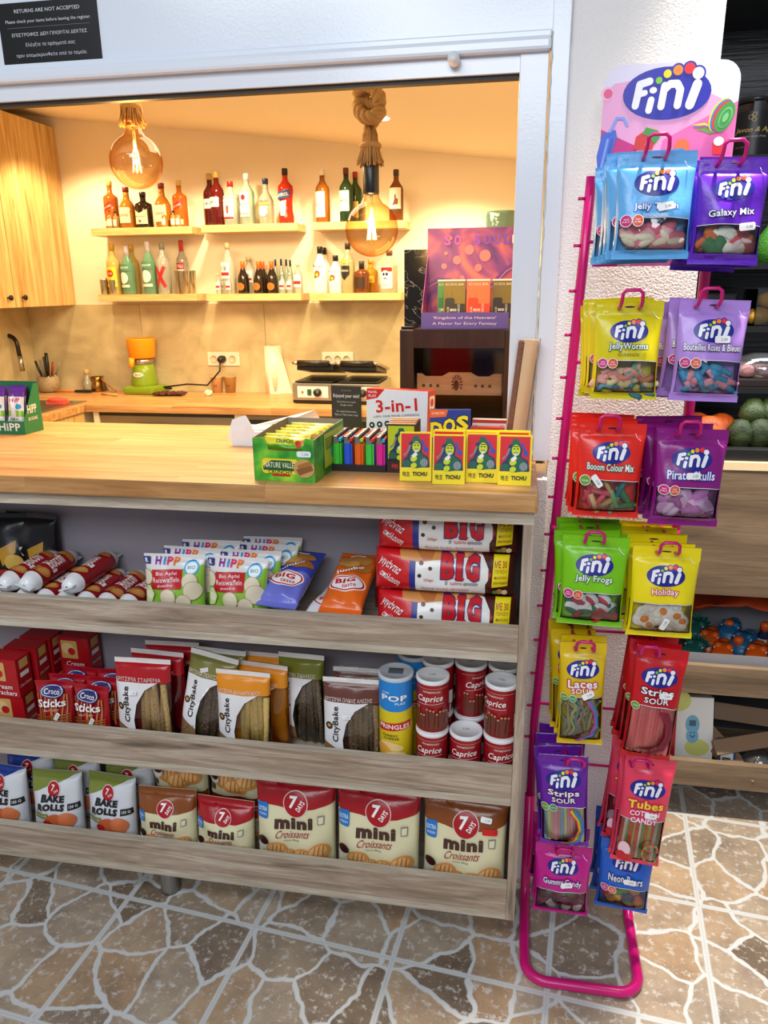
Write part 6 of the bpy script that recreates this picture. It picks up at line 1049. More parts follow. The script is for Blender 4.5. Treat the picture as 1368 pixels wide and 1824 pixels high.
# sweets inside a clear window
def sweet(mb, kind, x, y, z, s, cols, q, ang):
    mx = Matrix.Translation((x, y, z)) @ Matrix.Rotation(ang, 4, 'Y'); c = [m(k, .5, .5, bs=400) for k in cols]
    if kind == 'worm':
        P = [(-s+2*s*i/8, .0015*math.sin(i), .25*s*math.sin(i*.9)) for i in range(9)]; P = [mx @ Vector(p) for p in P]; k = len(c); mb.tube(P[:5], s*.2, c[0], 8); mb.tube(P[4:], s*.2, c[-1], 8)
    elif kind == 'bottle': mb.tube([mx @ Vector(p) for p in ((-s, 0, 0), (-s*.9, 0, 0), (-s*.2, 0, 0), (0, 0, 0))], [s*.2, s*.34, s*.34, s*.3], c[0], 9); mb.tube([mx @ Vector(p) for p in ((0, 0, 0), (.3*s, 0, 0), (.8*s, 0, 0), (s, 0, 0))], [s*.3, s*.26, s*.22, s*.14], c[-1], 9)
    elif kind == 'brick': mb.tube([mx @ Vector(p) for p in ((-s, 0, 0), (-s*.97, 0, 0), (s*.97, 0, 0), (s, 0, 0))], [s*.2, s*.28, s*.28, s*.2], c[0], 8)
    elif kind == 'egg': mb.ball((0, 0, 0), (s, s*.3, s*.75), c[0], 7, mx); mb.ball((s*.2, -s*.26, 0), (s*.42, s*.16, s*.36), c[-1], 6, mx)
    else: mb.ball((0, 0, 0), (s, s*.34, s*.62), c[0], 7, mx); (mb.ball((0, -s*.2, -s*.3), (s*.8, s*.25, s*.35), c[-1], 6, mx) if len(c) > 1 else None)
YF = .02
def col_(name, quad, base, groups, what, artf, kind, pal, nback, dyb, seed, size=.011, win=(.08, .40), hookdx=0, back=None, sd=.012, extra=None, ycap=None, npc=13, deep=.021, tagp=None, yf=YF, plain=False, navy='#1b1f8c'):
    (x0, y0), (x1, y1), (x2, y2), (x3, y3) = quad   # TL TR BL BR in the photograph
    T0, T1, B0, B1 = [at(px, py, 'y', yf) for px, py in quad]; w = (np.linalg.norm(T1-T0)+np.linalg.norm(B1-B0))/2; tc, bc_ = (T0+T1)/2, (B0+B1)/2; h = np.linalg.norm(tc-bc_); roll = math.atan2((T1-T0)[2], (T1-T0)[0])*.5+math.atan2((tc-bc_)[0], (tc-bc_)[2])*.5*-1
    b = Bag(w, h, deep, deep*.7, seal=(.010, .024), seed=seed, pull=.05, heavy=.7, pw=.42, wr=.0014, sway=.006); F_ = film(base); A = Art(w, h); y0w, y1w = win
    A.P(F_, [(0, y1w), (.3, y1w+.012), (.7, y1w+.012), (1, y1w), (1, 1), (0, 1)]); A.R(F_, 0, 0, 1, y0w); A.R(F_, 0, y0w, .035, y1w); A.R(F_, .965, y0w, 1, y1w)
    A.P('#efe9f0', [(.035, y1w-.006), (.3, y1w+.006), (.7, y1w+.006), (.965, y1w-.006), (.965, y1w), (.7, y1w+.012), (.3, y1w+.012), (.035, y1w)])
    A.E(m('#3a1030', .8), .5, .945, .075, .008); artf(A)
    mb = MB(); b.mesh(mb, clear('#ffffff', .10), film(back or base)); A.onto(mb, b.surf()); o = mb.build(name)
    q = random.Random(seed*7)
    for k in range(npc if not plain else 0):
        mb = MB(); g = q.random(); z = h*(y0w+.05+(y1w-y0w-.10)*((k*.7549+.3) % 1)); x = w*(-.34+.68*((k*.5698+.1) % 1)); cs = pal[k % len(pal)]; edge = 1-abs(2*x/w)**2.5
        sweet(mb, kind if isinstance(kind, str) else kind[k % len(kind)], x, -.0062*edge*q.uniform(.1, 1.0), z, size*q.uniform(.85, 1.1), cs, q, q.uniform(-1.2, 1.2)); mb.build('sweet', o)
    if extra: extra(o, b, w, h)
    if tagp: price(o, b.surf(), w*tagp[0], h*tagp[1], .026, tagp[2], '2.00')
    bot = bc_; o.location = (float(bot[0]), yf+.003, float(bot[2])); o.rotation_euler = (R_(-3), roll, R_(q.uniform(-4, 4))); tag(o, f'front {what}', 'sweets bag', groups)
    for k in range(nback):
        c = inst(o, skip=('sweet', 'price')); t = k+1; c.location = (float(bot[0])+q.uniform(-.006, .004)+hookdx*t, yf+.003+dyb*t, float(bot[2])-.002+q.uniform(-.006, .008)); c.rotation_euler = (R_(-3+q.uniform(-2, 2)), roll+R_(q.uniform(-3, 3)), R_(q.uniform(-7, 7))); tag(c, f'{what}, {ORD[t]} from front on its hook', 'sweets bag', groups)
    # the hook that carries them: two wires out of the rack ending in an upright loop
    hz = float(tc[2])-.012; hx = float(tc[0])+.0; e = yf-.022; mb = MB(); s_ = .017
    L_ = [(hx-s_, YU-.006, hz+.004), (hx-s_, e+.03, hz), (hx-s_, e+.012, hz+.004), (hx-s_, e, hz+.012), (hx-s_*.95, e-.003, hz+.026), (hx-s_*.6, e-.004, hz+.031), (hx+s_*.6, e-.004, hz+.031), (hx+s_*.95, e-.003, hz+.026), (hx+s_, e, hz+.012), (hx+s_, e+.012, hz+.004), (hx+s_, e+.03, hz), (hx+s_, YU-.006, hz+.004)]
    mb.tube(L_, .0032, TB, 8); part('hook', mb, st)
    return o
def flavour(txt, y=.50, c='#f2eef6', ol='#1b3f8c', w=.62, h=.075, rot=.0, sub=None, subc='#eef2fa', nf=True, logo=(.5, .70, .29), navy='#1b1f8c', y1w=.40, lrot=0):
    def f(A):
        A.fini(logo[0], logo[1], logo[2], navy, lrot); A.T(c, txt, .5, y, w, h, rot=rot, b=.04, ol=(ol, .10))
        if sub: A.T(subc, sub, .5, y-.075, w*.55, .03)
        if nf == 1: 
            for x, cc, t in ((.12, '#d0247a', 'NO FAT'), (.27, '#e0562a', 'NO GLUTEN')): A.E('#f4eef2', x, y1w-.02, .078); A.E(cc, x, y1w-.02, .068); A.T('#f6f0f4', t.split()[0], x, y1w-.008, .06, .016, b=.03); A.T('#f6f0f4', t.split()[1], x, y1w-.032, .09, .016, b=.03)
        elif nf == 2: A.E('#f4eef2', .12, y1w, .085); A.E('#6aa02a', .12, y1w, .075); A.T('#f6f0f4', 'SOUR', .12, y1w-.005, .1, .018, b=.03)
        A.S('#f2f0f8', [(.84, .90), (.87, .86), (.93, .83)], .008)
    return f
P1_ = [('#e8788e', '#f0e6c8'), ('#e28098',), ('#d8687e',), ('#ecaab0', '#f2e8cc')]
col_('sweets_bag', [(1097, 269), (1240, 266), (1086, 468), (1228, 456)], '#62aeea', 'light blue jelly teeth bags', 'light blue bag of pink jelly teeth', flavour('Jelly Teeth', .475, w=.58, ol='#1d5fb8', sub='DENTADURAS', y1w=.37), 'blob', P1_, 5, .027, 101, .019, (.085, .37), hookdx=-.003, tagp=(.62, .475, .15), yf=.0)
col_('sweets_bag', [(1238, 283), (1366, 273), (1222, 474), (1350, 470)], '#6322c0', 'violet galaxy sweets bags', 'violet bag of mixed galaxy sweets', flavour('Galaxy Mix', .47, w=.66, h=.085, ol='#1f1470', nf=0, y1w=.36, rot=.08, lrot=.05), ('blob', 'blob', 'egg', 'bottle'), [('#a8484a',), ('#f2efe2',), ('#c8682a',), ('#e04a5a', '#f2d8d8'), ('#3a7a4a',)], 4, .03, 102, .019, (.10, .36), tagp=(.74, .345, .12), yf=.0)
WM = [('#f2b0a0', '#e8e0a0'), ('#58a8b8', '#3a7a90'), ('#e8c8a0', '#78b890'), ('#f0a898', '#e08a70')]
col_('sweets_bag', [(1062, 538), (1185, 536), (1050, 711), (1169, 712)], '#dccb10', 'yellow jelly worm bags', 'yellow bag of jelly worms', flavour('JellyWorms', .545, w=.60, h=.085, ol='#1f6a34', sub='GUSANOS', subc='#5a5210', y1w=.40), 'worm', WM, 4, .026, 103, .027, (.075, .40), hookdx=-.002)
BT_ = [('#3a9ac8', '#f09aa8'), ('#4aa8d4', '#4aa8d4'), ('#f0a0ac', '#3a9ac8')]
col_('sweets_bag', [(1197, 535), (1325, 533), (1188, 715), (1315, 715)], '#b58ae0', 'lilac bottle sweets bags', 'lilac bag of pink and blue bottle sweets', flavour('Bouteilles Roses & Bleues', .54, w=.84, h=.07, ol='#4a1a70', y1w=.405), 'bottle', BT_, 2, .045, 104, .021, (.085, .405), hookdx=-.01, tagp=(.62, .62, .03))
BC = [('#c83a4a',), ('#7ab87a',), ('#d8b87a',), ('#3a8a8a',), ('#e05a6a',), ('#4a9a5a',), ('#c8a060',)]
col_('sweets_bag', [(1024, 754), (1145, 756), (1018, 920), (1137, 922)], '#e8281a', 'red colour mix bags', 'bright red bag of colourful sweet sticks', flavour('Booom Colour Mix', .555, w=.72, h=.075, ol='#1f6a34', rot=-.02, nf=2, y1w=.41), 'brick', BC, 4, .028, 105, .018, (.075, .41), hookdx=-.002, tagp=(.30, .41, -.9), npc=15)
SK = [('#d89ad0', '#e8c8e4'), ('#c878c0',), ('#e8bcd8', '#b86aa8')]
col_('sweets_bag', [(1161, 765), (1290, 766), (1152, 931), (1278, 941)], '#8a147c', 'purple skull sweets bags', 'purple bag of lilac skull sweets', flavour('Pirate Skulls', .545, w=.70, h=.09, ol='#2a3aa8', y1w=.41), 'blob', SK, 3, .035, 106, .019, (.10, .41), hookdx=-.006, tagp=(.52, .545, .05))
FR = [('#f0eeee', '#2a6a4a'), ('#c8242e',), ('#eceaea', '#c83a4a'), ('#1f5a40', '#eeeeee')]
col_('sweets_bag', [(999, 956), (1118, 959), (990, 1108), (1108, 1119)], '#7cc814', 'green jelly frog bags', 'lime green bag of jelly frogs', flavour('Jelly Frogs', .555, w=.58, h=.085, ol='#1f7a30', y1w=.40, rot=-.03), 'blob', FR, 4, .03, 107, .017, (.075, .40), hookdx=-.001)
HO = [('#f6f0e4', '#f08a1e'), ('#f4efe2',), ('#f2ead8', '#f4efe2')]
col_('sweets_bag', [(1125, 975), (1254, 978), (1116, 1133), (1229, 1135)], '#f2dd10', 'yellow holiday sweets bags', 'yellow bag of jelly eggs', flavour('Holiday', .53, w=.42, h=.085, ol='#d8341e', nf=0, y1w=.40), 'egg', HO, 5, .028, 108, .019, (.075, .40), hookdx=-.0045, tagp=(.52, .20, 1.2))
def laces(cols, n, zlo, zhi, wid=.0035, straight=False):
    def f(o, b, w, h):
        q = random.Random(n)
        for k in range(n):
            x = w*(-.36+.72*k/(n-1)); mb = MB(); P = [(x+(0 if straight else q.uniform(-.010, .010)), -.006-.002*(k % 2), h*(zlo+(zhi-zlo)*t/5)) for t in range(6)]; mb.tube(P, wid, m(cols[k % len(cols)], .6, .5, bs=400), 7); mb.build('sweet', o)
    return f
def narrow(txt, sub, c='#f4f0f4', ol='#c01a2a', subc=None, y=.62, swirl=None, sc='#f4f0f4', y1w=.5, ring=None):
    def f(A):
        A.fini(.5, .76, .36); A.T(c, txt, .5, y, .66, .075, b=.06, ol=(ol, .1)); A.T(subc or c, sub, .5, y-.065, .5, .05, b=.05, ol=(ol, .1))
        for x, cc in ((.10, '#6aa02a'), (.28, '#3f9a5a')) if ring != 1 else ((.10, '#6aa02a'),): A.E('#f4eef2', x, y1w+.0, .085); A.E(cc, x, y1w+.0, .075); A.T('#f6f0f4', 'SOUR' if x < .2 else 'VEGAN', x, y1w, .1, .012, b=.03)
        if swirl:
            for k, cc in enumerate(swirl): A.S(cc, [(.62+.045*k, y1w-.02), (.78+.035*k, y1w-.12), (.82+.03*k, y1w-.24), (.70+.04*k, y1w-.36), (.4+.05*k, y1w-.42)], .05)
        A.T('#7a1020', 'Strawberry shock' if ring == 1 else 'Rainbow shock', .70, .16, .4, .03, rot=.7)
    return f
LC = ['#7a8a5a', '#b0a06a', '#8a7a8a', '#a8b87a', '#c8a070', '#6a8a8a', '#b88a8a', '#9a9a6a']
col_('sweets_bag', [(998, 1144), (1084, 1154), (992, 1322), (1071, 1328)], '#e2bd14', 'yellow sour laces bags', 'narrow yellow bag of sour laces', narrow('Laces', 'SOUR', swirl=('#d8247a', '#2a7ad0'), y1w=.50, y=.635), 'worm', [('#a8b87a', '#c8a070'), ('#8a7a8a', '#6a8a8a')], 3, .034, 109, .016, (.07, .50), hookdx=-.004, extra=laces(LC, 12, .1, .46), npc=4, tagp=(.62, .545, .5))
col_('sweets_bag', [(1109, 1158), (1201, 1157), (1102, 1347), (1193, 1353)], '#c8141e', 'red sour strip bags', 'narrow red bag of strawberry sour strips', narrow('Strips', 'SOUR', ol='#5a0a14', swirl=('#8a1a3a', '#8a1a3a', '#7a1a34', '#7a1a34'), y1w=.50, y=.635, ring=1), 'brick', [('#e8787a',)], 3, .036, 110, .012, (.06, .505), hookdx=-.003, extra=laces(['#e8706e', '#de6264', '#ec7c78'], 12, .07, .49, .0052, True), npc=0, tagp=(.66, .625, .02))
col_('sweets_bag', [(979, 1346), (1070, 1361), (963, 1498), (1047, 1511)], '#6a1fa0', 'violet sour strip bags', 'narrow violet bag of rainbow sour strips', narrow('Strips', 'SOUR', ol='#2a0a4a', swirl=('#e03a3a', '#f0c02a', '#3aa04a', '#3a6ad0'), y1w=.48, y=.63), 'brick', [('#d8a0a8',)], 3, .036, 111, .012, (.07, .48), hookdx=-.003, extra=laces(['#8ab0c8', '#c8d08a', '#d8949a', '#e0a0a4', '#d4909a'], 12, .08, .46, .0052, True), npc=0)
def tubes(A):
    A.fini(.5, .74, .36); A.T('#f4d83a', 'Tubes', .5, .61, .74, .07, b=.06, ol=('#c8243a', .1)); A.T('#f6e4ee', 'COTTON', .5, .535, .62, .045, b=.06, ol=('#d8447a', .1)); A.T('#f6e4ee', 'CANDY', .5, .475, .56, .045, b=.06, ol=('#d8447a', .1))
    for k in range(16): a0, a1 = 6.28*k/16, 6.28*(k+1)/16; A.S('#e8364a' if k % 2 else '#6aa84a', [(.74+.17*math.cos(a0), .18+.085*math.sin(a0)), (.74+.17*math.cos(a1), .18+.085*math.sin(a1))], .045)
    A.E('#f4c8d8', .18, .2, .12, .07); A.E('#c81a2a', .14, .13, .1, .045); A.E('#c81a2a', .27, .12, .1, .045)
col_('sweets_bag', [(1095, 1355), (1185, 1356), (1085, 1529), (1173, 1544)], '#e8405e', 'pink candy tube bags', 'narrow pink bag of striped candy tubes', tubes, 'brick', [('#d83a3a',)], 3, .034, 112, .012, (.055, .46), hookdx=-.004, extra=laces(['#d84a3a', '#f2e0d0', '#7a9a3a', '#d84a3a', '#b8a83a'], 13, .07, .45, .0042, True), npc=0, tagp=(.62, .535, .02))
GU = [('#7a1a4a',), ('#f0eaee',), ('#3a8a5a', '#7a1a4a'), ('#5a1a3a',)]
col_('sweets_bag', [(955, 1505), (1057, 1516), (948, 1620), (1046, 1631)], '#c4148a', 'magenta gummy candy bags', 'magenta bag of gummy candy on the lowest left hook', flavour('Gummy Candy', .53, w=.70, h=.10, ol='#3a1a70', nf=0, y1w=.40, logo=(.5, .73, .28)), 'blob', GU, 2, .05, 113, .016, (.07, .40), hookdx=-.004, tagp=(.58, .52, .15), yf=.045)
NB = [('#c8781e',), ('#3a8a3a',), ('#c83a3a',), ('#2a4a7a',), ('#d8a02a',)]
col_('sweets_bag', [(1060, 1498), (1157, 1508), (1058, 1612), (1152, 1626)], '#1f5fc8', 'blue gummy bear bags', 'blue bag of gummy bears on the lowest right hook', flavour('Neon Bears', .53, w=.66, h=.10, ol='#1a2a70', y1w=.385, logo=(.5, .73, .28)), 'blob', NB, 2, .05, 114, .013, (.07, .39), hookdx=-.002, tagp=(.58, .52, .12), yf=.06)
# ------------------------------------------------------------------ the unit and cooler at the right
UY = .55; UX0, UX1 = .312, 1.25; zr = lambda px, py, y=UY: float(at(px, py, 'y', y)[2])
un = empty('wall_unit', (.8, .75, 0)); tag(un, 'brown oak wall unit with lipped toy shelves right of the pillar', 'shelf')
z0, z1, z2, z3, z4, z5 = zr(1300, 1406), zr(1300, 1362), zr(1300, 1240), zr(1300, 1189), zr(1300, 1061), zr(1330, 824)
mb = MB(); mb.box((UX0, UY, .1), (UX0+.018, .98, z5-.001), BROWN_OAK); part('side_panel', mb, un); mb = MB(); mb.box((UX1-.018, UY, .1), (UX1, .98, z5-.001), BROWN_OAK); part('side_panel', mb, un)
mb = MB(); mb.box((UX0+.0185, .962, .1), (UX1-.0185, .98, z5-.001), m('#3a332d', .7)); part('back_panel', mb, un)
mb = MB(); mb.box((UX0+.0185, UY, z4), (UX1-.0185, UY+.018, z5-.02), BROWN_OAK); part('fascia', mb, un); mb = MB(); mb.box((UX0, UY-.002, z5-.0195), (UX1, .98, z5), m('#e6cfa4', .5)); part('top_panel', mb, un)
for a, b in ((z0, z1), (z2, z3)):
    mb = MB(); mb.box((UX0+.0185, UY, a), (UX1-.0185, UY+.018, b), BROWN_OAK, .001); part('front_board', mb, un); mb = MB(); mb.box((UX0+.0185, UY+.0185, a), (UX1-.0185, .961, a+.018), BROWN_OAK); part('shelf', mb, un)
for x in (.42, 1.1): mb = MB(); mb.lathe([(.022, 0), (.022, .1)], DARK_STEEL, 14, Matrix.Translation((x, .7, 0))); part('leg', mb, un)
ZA, ZB = z2+.0186, z0+.0186
# cooler
co = empty('display_cooler', (.8, .8, z5)); tag(co, 'black open display cooler of fruit above the brown oak unit', 'fridge'); BK = m('#191a1c', .35); GYD = m('#33363a', .5)
def slats():
    M, t, b, N, K = nt('black_grained_panel'); tc = N('ShaderNodeTexCoord'); mp = N('ShaderNodeMapping'); mp.inputs['Scale'].default_value = (3, 1, 90); n = N('ShaderNodeTexNoise'); n.inputs['Scale'].default_value = 1.5; n.inputs['Detail'].default_value = 4
    K(tc.outputs['Object'], mp.inputs['Vector']); K(mp.outputs[0], n.inputs['Vector']); r = ramp(N, [(.3, '#17181a'), (.7, '#33353a')]); K(n.outputs['Fac'], r.inputs[0]); K(r.outputs[0], b.inputs['Base Color']); b.inputs['Roughness'].default_value = .22
    bp = N('ShaderNodeBump'); bp.inputs['Strength'].default_value = .3; bp.inputs['Distance'].default_value = .003; K(n.outputs['Fac'], bp.inputs['Height']); K(bp.outputs[0], b.inputs['Normal']); return M
SL = slats(); CT = 2.1
def cpart(name, a, b, mat, bev=0): mb = MB(); mb.box(a, b, mat, bev); return part(name, mb, co)
cpart('back_panel', (UX0, 1.0, z5+.0005), (UX1, 1.03, CT), SL); cpart('side_panel', (UX0-.006, .60, z5+.0005), (UX0+.012, .999, CT), GYD); cpart('side_panel', (UX1-.02, .60, z5+.0005), (UX1, .999, CT), GYD)
zs = zr(1330, 800, .57); cpart('sill', (UX0+.0125, .565, z5+.0005), (UX1-.02, .60, zs), BK, .002); cpart('floor_panel', (UX0+.0125, .6005, z5+.0005), (UX1-.0205, .998, z5+.012), BK)
zsh = [zr(1340, 693, .6), zr(1340, 584, .6), zr(1340, 472, .6), zr(1330, 280, .6)]
for z in zsh: cpart('shelf', (UX0+.0125, .6005, z-.008), (UX1-.0205, .998, z), BK); cpart('shelf_lip', (UX0+.0125, .592, z-.010), (UX1-.0205, .6, z+.004), BK)
cpart('top_panel', (UX0-.006, .60, CT+.0005), (UX1, 1.03, CT+.04), BK)
cpart('led_strip', (UX0+.05, .61, CT-.012), (UX1-.05, .63, CT-.001), m('#f4f8ff', .4, em=4.))
for z in (CT-.02, zsh[3]-.02, zsh[1]-.02, zsh[0]-.02): lamp('cooler_led', 'AREA', (.62, .64, z), .45, (.95, .98, 1), .5, .03)
CFZ = z5+.0125
def pos(px, py, y): return at(px, py, 'y', y)
# things in the cooler
def net_mat():
    M, t, b, N, K = nt('orange_net'); tc = N('ShaderNodeTexCoord'); w = N('ShaderNodeTexChecker'); w.inputs['Scale'].default_value = 260; w.inputs['Color1'].default_value = lin('#e8701a'); w.inputs['Color2'].default_value = lin('#c8401a'); K(tc.outputs['Object'], w.inputs['Vector']); K(w.outputs[0], b.inputs['Base Color']); b.inputs['Roughness'].default_value = .5; return M
NET = net_mat()
for i, (px, py, r, y, lb) in enumerate(((1222, 762, .038, .66, 'netted orange behind the stand upright'), (1262, 768, .043, .655, 'large netted orange right of the stand upright'), (1283, 772, .040, .74, 'netted orange at the back right of the bottom cooler shelf'), (1240, 760, .040, .75, 'netted orange at the back of the bottom cooler shelf'))):
    p = pos(px, py, y); mb = MB(); mb.ball((0, 0, r), (r, r, r*.96), NET, 12); o = tag(mb.build('orange', loc=(p[0], y, CFZ)), lb, 'orange', 'netted oranges in the cooler')
for i, (px, r, y, dz) in enumerate(((1318, .036, .66, 0), (1352, .037, .665, 0), (1386, .036, .66, 0), (1332, .035, .73, 0), (1368, .036, .735, 0), (1336, .034, .69, .055), (1366, .034, .695, .056))):
    p = pos(px, 770, y); mb = MB(); mb.lathe([(0, 0), (r*.6, .004), (r, r*.8), (r*.9, r*1.4), (r*.45, r*2.05), (0, r*2.15)], m('#3d4a22', .45, .6, bs=180), 18, cap=False); o = tag(mb.build('avocado', loc=(p[0], y, CFZ+dz)), 'dark green avocado '+('in the upper layer, ' if dz else 'on the cooler floor, ')+('first', 'second', 'third', 'first of the back row', 'second of the back row', 'left one', 'right one')[i]+' from left', 'avocado', 'avocados in the cooler')
def tub(px0, px1, z, h, y, label, d=.12, tint='#eef0ee'):
    a, b = pos(px0, 600, y)[0], pos(px1, 600, y)[0]; mb = MB(); C_ = clear(tint, .12, .0, 'tub', .02, 1.3); t = .0015
    mb.box((a, y, z), (b, y+d, z+.002), C_); mb.box((a, y, z+.002), (b, y+t, z+h), C_); mb.box((a, y+d-t, z+.002), (b, y+d, z+h), C_); mb.box((a, y+t, z+.002), (a+t, y+d-t, z+h), C_); mb.box((b-t, y+t, z+.002), (b, y+d-t, z+h), C_); mb.box((a-.003, y-.003, z+h), (b+.003, y+d+.003, z+h+.004), C_)
    return tag(mb.build('plastic_tub'), label, 'tub', 'clear tubs in the cooler'), (a+b)/2
z = zsh[1]+.0005
o, cx = tub(1340, 1420, z, .088, .62, 'clear plastic tub of yellow fruit at the right edge of the second cooler shelf')
for k, (dx, dy, dz, r) in enumerate(((-.035, .03, .0, .026), (.012, .032, .0, .027), (-.012, .07, .0, .026), (-.014, .034, .042, .024), (.03, .05, .040, .024))): mb = MB(); mb.ball((0, 0, r*.85), (r*1.15, r, r*.85), m('#d8a43a', .4), 9); tag(mb.build('yellow_fruit', loc=(cx+dx, .62+dy, z+.0025+dz)), f'{ORD[k]} golden yellow fruit inside the right clear tub', 'fruit', 'yellow fruits in the tub')
o, cx = tub(1236, 1302, z, .075, .62, 'clear plastic tub behind the stand upright on the second cooler shelf')
for k, (dx, dy, r) in enumerate(((-.025, .04, .024), (.025, .04, .025), (0, .085, .025))): mb = MB(); mb.ball((0, 0, r*.85), (r, r, r*.85), m('#c9b46a', .4), 9); tag(mb.build('yellow_fruit', loc=(cx+dx, .62+dy, z+.0025)), f'{ORD[k]} pale yellow fruit inside the left clear tub', 'fruit', 'yellow fruits in the tub')
z = zsh[0]+.0005; a = pos(1318, 650, .62)[0]; mb = MB(); rbox(mb, (a, .62, z), (a+.14, .76, z+.022), m('#2a1f1f', .4), .004); tr = tag(mb.build('meat_tray'), 'dark tray of film wrapped pink slices on the third cooler shelf', 'tray')
q = random.Random(9)
for k in range(9): mb = MB(); mb.ball((0, 0, 0), (.022, .020, .017), m('#c08a86', .35, .6, bs=120), 7); o = mb.build('slice', tr); o.location = (a+.025+.045*(k % 3), .645+.04*(k//3), z+.036+q.uniform(0, .006))
mb = MB(); mb.lathe([(.085, 0), (.09, .02), (.075, .045), (.03, .056)], clear('#f6f4f4', .5, .06, 'wrapfilm', .6), 16, Matrix.Translation((a+.07, .69, z+.0225)) @ Matrix.Diagonal((.78, .76, 1, 1))); mb.build('film', tr)
p = pos(1366, 455, .64); mb = MB(); mb.lathe([(.0, 0), (.032, .004), (.040, .03), (.038, .06), (.02, .085), (.012, .1)], m('#4fa62a', .4, .9, bs=220, var=.5), 18); tag(mb.build('green_net_bag', loc=(p[0]+.012, .64, zsh[2]+.0005)), 'bright green netted bag at the right edge of the cooler', 'net bag')
# dark jar
a, b = pos(1312, 230, .64), pos(1392, 230, .64); r = (b[0]-a[0])/2; h = pos(1350, 168, .64)[2]-zsh[3]; ja = empty('jam_jar', ((a[0]+b[0])/2, .64+r, zsh[3]+.0005)); tag(ja, 'dark glass jar with black label and gold lettering behind the header board', 'jar')
mb = MB(); mb.lathe([(0, 0), (r*.97, 0), (r, .006), (r, h*.80), (r*.86, h*.88), (r*.86, h*.9)], m('#2a1612', .08), 28); mb.build('glass', ja); mb = MB(); mb.lathe([(r*.9, h*.90), (r*.9, h*.99), (r*.86, h)], m('#17181a', .25), 28); mb.build('lid', ja)
A = Art(2*r, h, .0002, .0006); A.R('#0e0e10', 0, .05, 1, .76); A.R('#0e0e10', .46, .76, .72, .9); A.T('#d8b466', 'Jevon & Ap', .5, .46, .8, .1, sh=.3, b=.01); A.T('#b8b4ac', 'HONEY AND PINE', .5, .36, .6, .03)
for x, y in ((.42, .66), (.5, .70), (.5, .62)): A.E('#c9a04e', x, y, .055, n=6); A.E('#0e0e10', x, y, .042, n=6)
A.T('#b08a4a', '100% NATURAL', .3, .2, .3, .025); mb = MB(); A.onto(mb, shifted(cyl_surf(r, -.25, 28), -r)); mb.build('label_print', ja)
# ---- toys
OG, TL, BL = '#f0641a', '#1f6a62', '#1f6a9a'
def dino(col, crest):
    t = empty('toy_dinosaur'); M_ = m(col, .35); mb = MB()
    bm = bmesh.new(); bmesh.ops.create_cube(bm, size=1); bmesh.ops.subdivide_edges(bm, edges=bm.edges[:], cuts=3, use_grid_fill=True)
    for v in bm.verts:
        c = v.co.copy(); n_ = c.normalized(); k = c*.65+n_*.5*.62; v.co = Vector((k.x*.040, k.y*.062-.022-(.008 if k.z < 0 else 0)*(.5-k.y), k.z*(.040-.012*(.5-k.y))+.048))
    mb.bm(bm, M_, True)
    for sx in (-1, 1): mb.ball((sx*.012, -.012, .068), (.009, .011, .008), M_, 6); mb.ball((sx*.006, -.051, .054), (.003, .003, .003), m('#3a1a0c', .5), 4)
    if crest:
        for k in range(7): a = R_(-70+23*k); mb.lathe([(.006, 0), (.0005, .022)], M_, 6, Matrix.Translation((.02*math.sin(a), .012, .052+.016*math.cos(a))) @ Matrix.Rotation(a, 4, 'Y'))
    mb.build('head', t); mb = MB(); mb.ball((0, .045, .03), (.022, .045, .03), M_, 9); mb.tube([(0, .075, .03), (0, .10, .018), (.006, .12, .008)], [.016, .009, .004], M_, 8)
    for sx in (-1, 1): mb.tube([(sx*.014, .03, .02), (sx*.02, .016, .008), (sx*.022, .0, .006)], [.01, .008, .006], M_, 7)
    mb.build('body', t)
    for sx in (-1, 1):
        mb = MB(); mb.ball((sx*.0195, -.022, .062), (.003, .0065, .0065), m('#f2efe6', .3), 7); mb.ball((sx*.0215, -.024, .062), (.0025, .004, .0042), m('#1a120c', .2), 6); mb.build('eye', t)
    return t
ty = MB(); ty.box((.39, UY+.03, ZA+.0005), (1.1, .952, ZA+.003), m('#8f8f96', .5)); ty.box((.39, UY+.0285, ZA+.0005), (1.1, UY+.0295, ZA+.09), m('#8f8f96', .5)); ty.box((.39, .9525, ZA+.0005), (1.1, .954, ZA+.14), m('#8f8f96', .5)); tag(ty.build('toy_tray'), 'grey cardboard tray holding the toy dinosaurs', 'tray')
pro = {}
for px, py, y, col, cr, lb in ((1285, 1180, .66, OG, 0, 'orange toy dinosaur at the front of the grey tray, left one'), (1346, 1182, .66, OG, 0, 'orange toy dinosaur at the front of the grey tray, right one'), (1262, 1150, .735, OG, 0, 'orange toy dinosaur in the second row of the tray'), (1324, 1150, .735, BL, 0, 'blue toy dinosaur in the second row of the tray'), (1238, 1170, .665, TL, 1, 'teal spiky toy dinosaur at the left of the tray'), (1300, 1130, .812, BL, 0, 'blue toy dinosaur deep in the back of the tray'), (1240, 1130, .805, TL, 1, 'teal spiky toy dinosaur deep in the back of the tray')):
    k = (col, cr)
    if k not in pro: pro[k] = dino(col, cr); o = pro[k]
    else: o = inst(pro[k])
    p = pos(px, py, y); o.location = (p[0], y, ZA+.0032); o.rotation_euler = (0, 0, R_(rng.uniform(-38, -18))); o.scale = (1.15, 1.15, 1.15); tag(o, lb, 'toy', 'toy dinosaurs in the grey tray')
